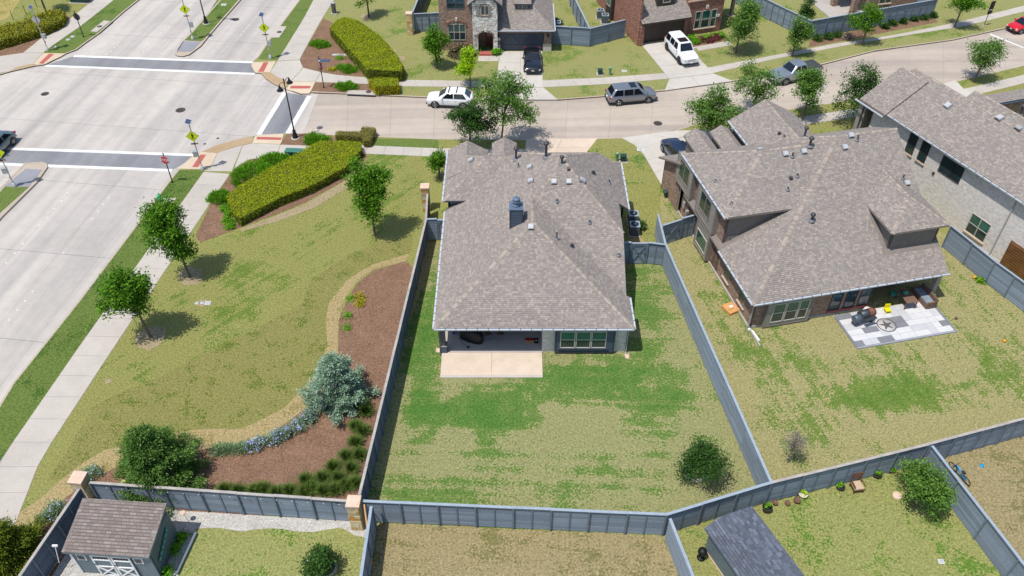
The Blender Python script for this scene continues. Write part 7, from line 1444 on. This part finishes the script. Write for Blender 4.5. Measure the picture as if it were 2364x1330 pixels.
t = thing('wooden_table', 'weathered plank table on the neighbour patio', 'table', (*at2(39.4, 38.6), .1), R(8))
for k in range(6): MB().box((-.4+k*.16, 0, .72), (.15, 1.5, .04), 'wicker').build('plank', t)
for x in (-.4, .4):
    for y in (-.65, .65): MB().box((x, y, .35), (.08, .08, .7), 'wicker').build('leg', t)
o = MB().lathe([(.01, 0), (.2, .02), (.24, .12), (.12, .22), (.01, .24)], 'teal_cloth', n=10).build('cushion', None, (*at2(39.35, 38.9), .84)); tag(o, 'teal cushion on the plank table', 'cushion'); o = MB().box((0, 0, .15), (.7, .35, .28), 'teal_cloth').build('storage_bag', None, (*at2(39.1, 39.6), .1)); tag(o, 'dark teal bag behind the plank table', 'bag')
t = thing('toy_chair', 'yellow plastic toy chair on the neighbour patio', 'toy chair', (*at2(37.5, 38.0), .1), R(5)); MB().box((0, 0, .25), (.42, .4, .06), 'plastic_yellow').build('seat', t); MB().box((0, .2, .45), (.42, .06, .4), 'plastic_yellow').build('backrest', t)
for x in (-.17, .17):
    for y in (-.16, .16): MB().box((x, y, .12), (.07, .07, .24), 'plastic_yellow').build('leg', t)
o = MB().lathe([(.01, 0), (.3, .02), (.36, .2), (.28, .42), (.12, .5), (.01, .5)], 'white', n=9).box((.2, -.3, .1), (.3, .35, .18), 'white', rz=.5).build('sheet_bundle', None, (*at2(35.95, 38.25), .1)); tag(o, 'white bundle of cloth beside the smoker', 'cloth')
t = thing('cardboard_box', 'flat cardboard box against the brown brick wall', 'box', (*(16.61,45.53), 0), R(28)); MB().box((0, 0, .14), (.95, 1.05, .26), 'cardboard').build('carton', t); MB().box((.1, .1, .275), (.3, .22, .01), 'white').build('paper_label', t); MB().box((-.1, -.15, .274), (.5, .04, .008), 'terracotta').build('print', t)
for p, m, lb, r in (((33.37,44.54), 'terracotta', 'brown ball in the grass by the star patio', .12), ((35.95,42.16), 'plastic_orange', 'orange ball in the far right yard', .13), ((36.62,49.14), 'plastic_orange', 'orange ball beside the fence of the pale house', .13)): o = MB().lathe([(.01, 0), (r*.7, r*.3), (r, r), (r*.7, r*1.7), (.01, r*2)], m, n=12).build('ball', None, (p[0], p[1], 0)); tag(o, lb, 'ball')
# ---------------------------------------------------------------- sheds
s1 = House('garden_shed', 'green garden shed with white double doors at lower left', R(-4), (-23.35, 22.7), 'shed'); s1.c = (-22.3, 22.6)
SR = [Mass((-25.2, -20.3, 21.9, 24.95), [(2.62-.19*21.9, 0, .19)])]
roof(s1, SR, 'shingle_brown', 'roof_deck_brown', 'shed_gray', expo=.19, pieces=250, tabw=(.28, .34, .42), caps=False)
s1.part('wall', MB().box((-22.75, 22.2, 1.25), (4.4, .12, 2.5), 'shed_gray').box((-20.5, 23.5, 1.3), (.12, 2.55, 2.6), 'shed_green').box((-25.0, 23.5, 1.3), (.12, 2.55, 2.6), 'shed_green').box((-22.75, 24.72, 1.45), (4.4, .12, 2.9), 'shed_green').box((-20.5, 24.3, 2.7), (.12, .8, .4), 'shed_green'))
for k in range(12): s1.part('siding_board', MB().box((-20.43, 22.35+k*.215, 1.3), (.03, .2, 2.5), 'shed_green'))
s1.part('corner_trim', MB().box((-20.5, 22.12, 1.25), (.16, .08, 2.5), 'shed_gray').box((-25.0, 22.12, 1.25), (.12, .06, 2.5), 'shed_trim'))
for x in (-23.3, -22.15):
    d = s1.part('door', MB().box((x, 22.1, 1.12), (1.08, .06, 2.2), 'shed_gray')); mb = MB()
    for a in (-.5, .5): mb.box((x+a, 22.05, 1.12), (.09, .05, 2.2), 'shed_trim')
    for z in (.08, 1.05, 1.75, 2.17): mb.box((x, 22.048, z), (.94, .05, .09), 'shed_trim')
    mb.bar((x-.45, 22.046, .12), (x+.45, 22.046, 1.0), .045, .08, 'shed_trim', up=(0, 1, 0)).bar((x+.45, 22.044, .12), (x-.45, 22.044, 1.0), .045, .08, 'shed_trim', up=(0, 1, 0)); s1.part('white_trim', mb, d)
    mb = MB()
    for k in range(5): mb.box((x-.36+k*.18, 22.06, 1.96), (.1, .05, .16), 'black_metal')
    s1.part('transom_panes', mb, d); s1.part('hinge', MB().box((x-.5, 22.02, 1.3), (.12, .03, .06), 'black_metal'), d)
for x in (-24.45, -21.2):
    v = s1.part('louver_vent', MB().box((x, 22.11, 1.85), (.5, .06, .62), 'shed_trim'))
    for k in range(4): s1.part('slot', MB().box((x-.15+k*.1, 22.07, 1.85), (.045, .04, .42), 'black_metal'), v)
t = thing('wall_flowers', 'teal metal flower ornament on the shed wall', 'wall ornament', (*s1.W(-21.43, 23.5), 1.6), R(-4))
for k in range(6): MB().lathe([(.01, .0), (.16, .02), (.1, .05), (.01, .06)], 'teal_cloth', (.03, -.75+k*.28, -.35+k*.13), 8, axis='x').build('flower', t)
MB().tube([(.02, -.8, -.4), (.03, 0, 0), (.02, .75, .35)], .02, 'green_dark', 6).build('stem', t)
t = thing('garden_border', 'low grey timber border beside the green shed', 'border', (*(-18.85,25.14), 0), R(-8)); MB().box((0, 0, .12), (.16, 2.6, .24), 'shed_gray').build('long_board', t); MB().box((-.5, 1.3, .1), (1.0, .16, .2), 'siding_gray').build('end_board', t)
for p, r, lb in (((-19.7,25.28), .38, 'yellow green plant beside the shed'), ((-19.49,26.12), .22, 'little plant at the end of the timber border'), ((-19.66,24), .32, 'rose by the timber border')): shrub(lb, p, r, r, r*1.3, 'leaf_shrub', n=14, per=30, size=.08)
t = thing('bird_feeder', 'pink glass flower feeder on a stake in the gravel', 'feeder', (*(-19.36,27.27), 0)); MB().tube([(0, 0, 0), (-.1, .02, .9)], .012, 'black_metal', 6).build('stake', t); MB().lathe([(.01, .86), (.14, .9), (.17, 1.0), (.1, 1.0)], 'stone_sill', (-.1, .02, 0), 10).build('dish', t)
t = thing('solar_light', 'black lantern on the gravel fence', 'lantern', (*(-18.37,28.01), 0)); MB().box((0, 0, 2.0), (.2, .2, .1), 'black_metal').lathe([(.07, 1.7), (.09, 1.95)], 'white', n=8).build('lantern', t); MB().tube([(0, 0, 0), (0, 0, 1.7)], .015, 'black_metal', 6).build('rod', t)
t = thing('wall_light', 'black lantern on the fence next to the stone pier', 'lantern', (*(-10.2,27.42), 0)); MB().box((0, 0, 2.0), (.24, .24, .1), 'black_metal').lathe([(.07, 1.7), (.09, 1.95)], 'white', n=8).build('lantern', t); MB().tube([(0, 0, 0), (0, 0, 1.7)], .015, 'black_metal', 6).build('rod', t)
t = thing('snow_brush', 'white tool hanging left of the green shed', 'tool', (*(-25.53,24.11), 0)); MB().tube([(0, 0, .9), (.1, .3, 2.1)], .025, 'white', 6).build('pole', t); MB().box((.1, .32, 2.15), (.3, .1, .12), 'white').build('head', t)
o = MB().lathe([(.01, 0), (.16, .02), (.2, .3), (.16, .55), (.01, .6)], 'plastic_blue', n=10).build('hose_pot', None, (*(-25.48,26.98), .6)); tag(o, 'blue object on the fence left of the shed', 'tub')
s2 = House('garden_shed', 'dark roofed shed cut by the bottom edge', R(24), (22.0, 15.0), 'shed')
SR2 = [Mass((20.42, 21.3, 8.0, 18.95), [(2.05-.65*20.42, .65, 0)]), Mass((21.3, 23.6, 8.0, 18.95), [(2.05+.65*.88+.16*21.3, -.16, 0)])]
roof(s2, SR2, 'shingle_dark', 'roof_deck_dark', 'shed_gray', expo=.17, pieces=250, tabw=(.26, .32, .4), caps=False)
s2.part('wall', MB().box((20.7, 13.4, 1.0), (.1, 10.6, 2.0), 'shed_gray').box((23.4, 13.4, 1.0), (.1, 10.6, 2.0), 'shed_gray').box((22.05, 18.7, 1.05), (2.7, .1, 2.1), 'shed_gray'))
for k in range(9): s2.part('siding_board', MB().box((20.63, 13.4, .14+k*.21), (.03, 10.6, .19), 'shed_gray'))
s2.part('skid', MB().box((20.6, 13.4, .06), (.1, 10.6, .12), 'seat_tan'))
p = (10.89,24.86); t = thing('barbecue', 'small black kettle grill beside the dark shed', 'grill', (p[0], p[1], 0)); MB().lathe([(.05, .55), (.22, .6), (.27, .78), (.22, .95), (.05, 1.02)], 'cloth_black', n=14).build('kettle', t)
for k in range(3): a = 2*PI*k/3; MB().tube([(.2*math.cos(a), .2*math.sin(a), 0), (.12*math.cos(a), .12*math.sin(a), .6)], .015, 'metal_gray', 6).build('leg', t)
MB().lathe([(.22, .12), (.24, .14), (.05, .14)], 'cloth_black', n=12).build('tray', t)
# ---------------------------------------------------------------- southern right yard
p = (21.28,29.55); t = thing('armchair', 'old wooden armchair with tan seat by the long fence', 'chair', (p[0], p[1], 0), R(8)); MB().box((0, 0, .42), (.6, .6, .12), 'seat_tan').build('seat', t); MB().box((0, 0, .34), (.64, .64, .06), 'wood_brown').build('frame', t)
for x in (-.28, .28):
    for y in (-.28, .28): MB().box((x, y, .17), (.06, .06, .34), 'wood_brown').build('leg', t)
    MB().box((x, .33, .78), (.06, .06, .95), 'wood_brown').build('back_post', t); MB().box((x*1.15, .0, .66), (.06, .6, .05), 'wood_brown').build('armrest', t)
for z in (.75, .95, 1.2): MB().box((0, .34, z), (.56, .04, .12), 'wood_brown').build('back_slat', t)
def pot(label, p, r, h, mat, leaf=None):
    t = thing('flower_pot', label, 'flower pot', (p[0], p[1], 0), 0, 'pots along the southern fence'); MB().lathe([(r*.7, 0), (r, h*.85), (r*1.1, h*.86), (r*1.1, h), (r*.9, h), (r*.88, h*.85), (.01, h*.85)], mat, n=14).build('pot', t)
    if leaf: soup('foliage', leaves(ball(8, r*.8, r*.8, h+r*.4, .1), .06, 16, .07), 4, leaf, t)
for a in (('black pot tipped beside the dark shed', (15.38,28.01), .28, .5, 'pot_black', 'leaf_shrub'), ('tiny terracotta pot nearest the black pot', (16.01,28.47), .16, .25, 'terracotta', None), ('second tiny terracotta pot by the fence', (16.77,28.47), .17, .2, 'terracotta', None), ('brown pot left of the cream bowl', (17.37,28.62), .2, .3, 'terracotta', None), ('cream bowl with yellow green plant', (17.85,29.05), .26, .3, 'pot_cream', 'leaf_lime'), ('dark pot with plant left of the armchair', (20.3,29.61), .26, .3, 'pot_black', 'leaf_shrub'), ('dark pot with plant right of the armchair', (22.85,30.51), .28, .34, 'pot_black', 'leaf_shrub'), ('small brown pot right of the armchair', (23.91,30.83), .17, .26, 'terracotta', 'leaf_shrub'), ('dark pot at the fence behind the bushy tree', (25.47,30.99), .2, .34, 'pot_black', None)): pot(*a)
o = MB().lathe([(.28, 0), (.28, .12), (.24, .14), (.01, .14)], 'stone_sill', n=14).build('stepping_stone', None, (*(23.67,29.08), 0)); tag(o, 'round flat stone left of the bushy tree', 'stone')
# bicycle leaning on the fence
p = (28.04,30.51); t = thing('bicycle', 'light blue bicycle leaning on the descending fence', 'bicycle', (p[0], p[1], 0), R(112))
def bike(t):
    for x in (-.55, .55):
        wv = []
        for k in range(25): a = 2*PI*k/24; wv.append((x+.33*math.cos(a), 0, .34+.33*math.sin(a)))
        w_ = MB().tube(wv, .032, 'rubber', 6, caps=False).build('wheel', t); mb = MB()
        for k in range(8): a = 2*PI*k/8; mb.tube([(x, 0, .34), (x+.31*math.cos(a), 0, .34+.31*math.sin(a))], .005, 'galvanized', 4)
        mb.build('spokes', w_)
    fr = MB()
    for a, b in (((-.55, 0, .34), (-.12, 0, .3)), ((-.55, 0, .34), (-.22, 0, .78)), ((-.12, 0, .3), (-.22, 0, .85)), ((-.12, 0, .3), (.36, 0, .78)), ((-.21, 0, .78), (.34, 0, .86)), ((.33, 0, .95), (.55, 0, .34))): fr.tube([a, b], .04, 'plastic_blue', 8)
    fr.build('frame', t); MB().tube([(.32, -.28, 1.0), (.34, -.1, .98), (.34, .1, .98), (.32, .28, 1.0)], .015, 'black_metal', 6).build('handlebar', t); MB().box((-.25, 0, .9), (.26, .13, .06), 'black_metal').build('saddle', t); MB().lathe([(.09, -.01), (.09, .01)], 'metal_gray', (-.12, 0, .3), 14, axis='y').build('chainring', t)
bike(t); t.rotation_euler = (R(-14), 0, R(112))
o = MB().lathe([(.01, .03), (.12, .035), (.15, .0), (.14, -.02), (.01, .0)], 'plastic_blue', n=16).build('flying_disc', None, (*(29.81,31.29), .05)); tag(o, 'light blue flying disc on the grass beside the bicycle', 'toy')
shrub('weedy green plant on the right lawn edge of the pale house fence', (36.95,48.78), .4, .35, .35, 'leaf_shrub', n=10, per=30, size=.08)
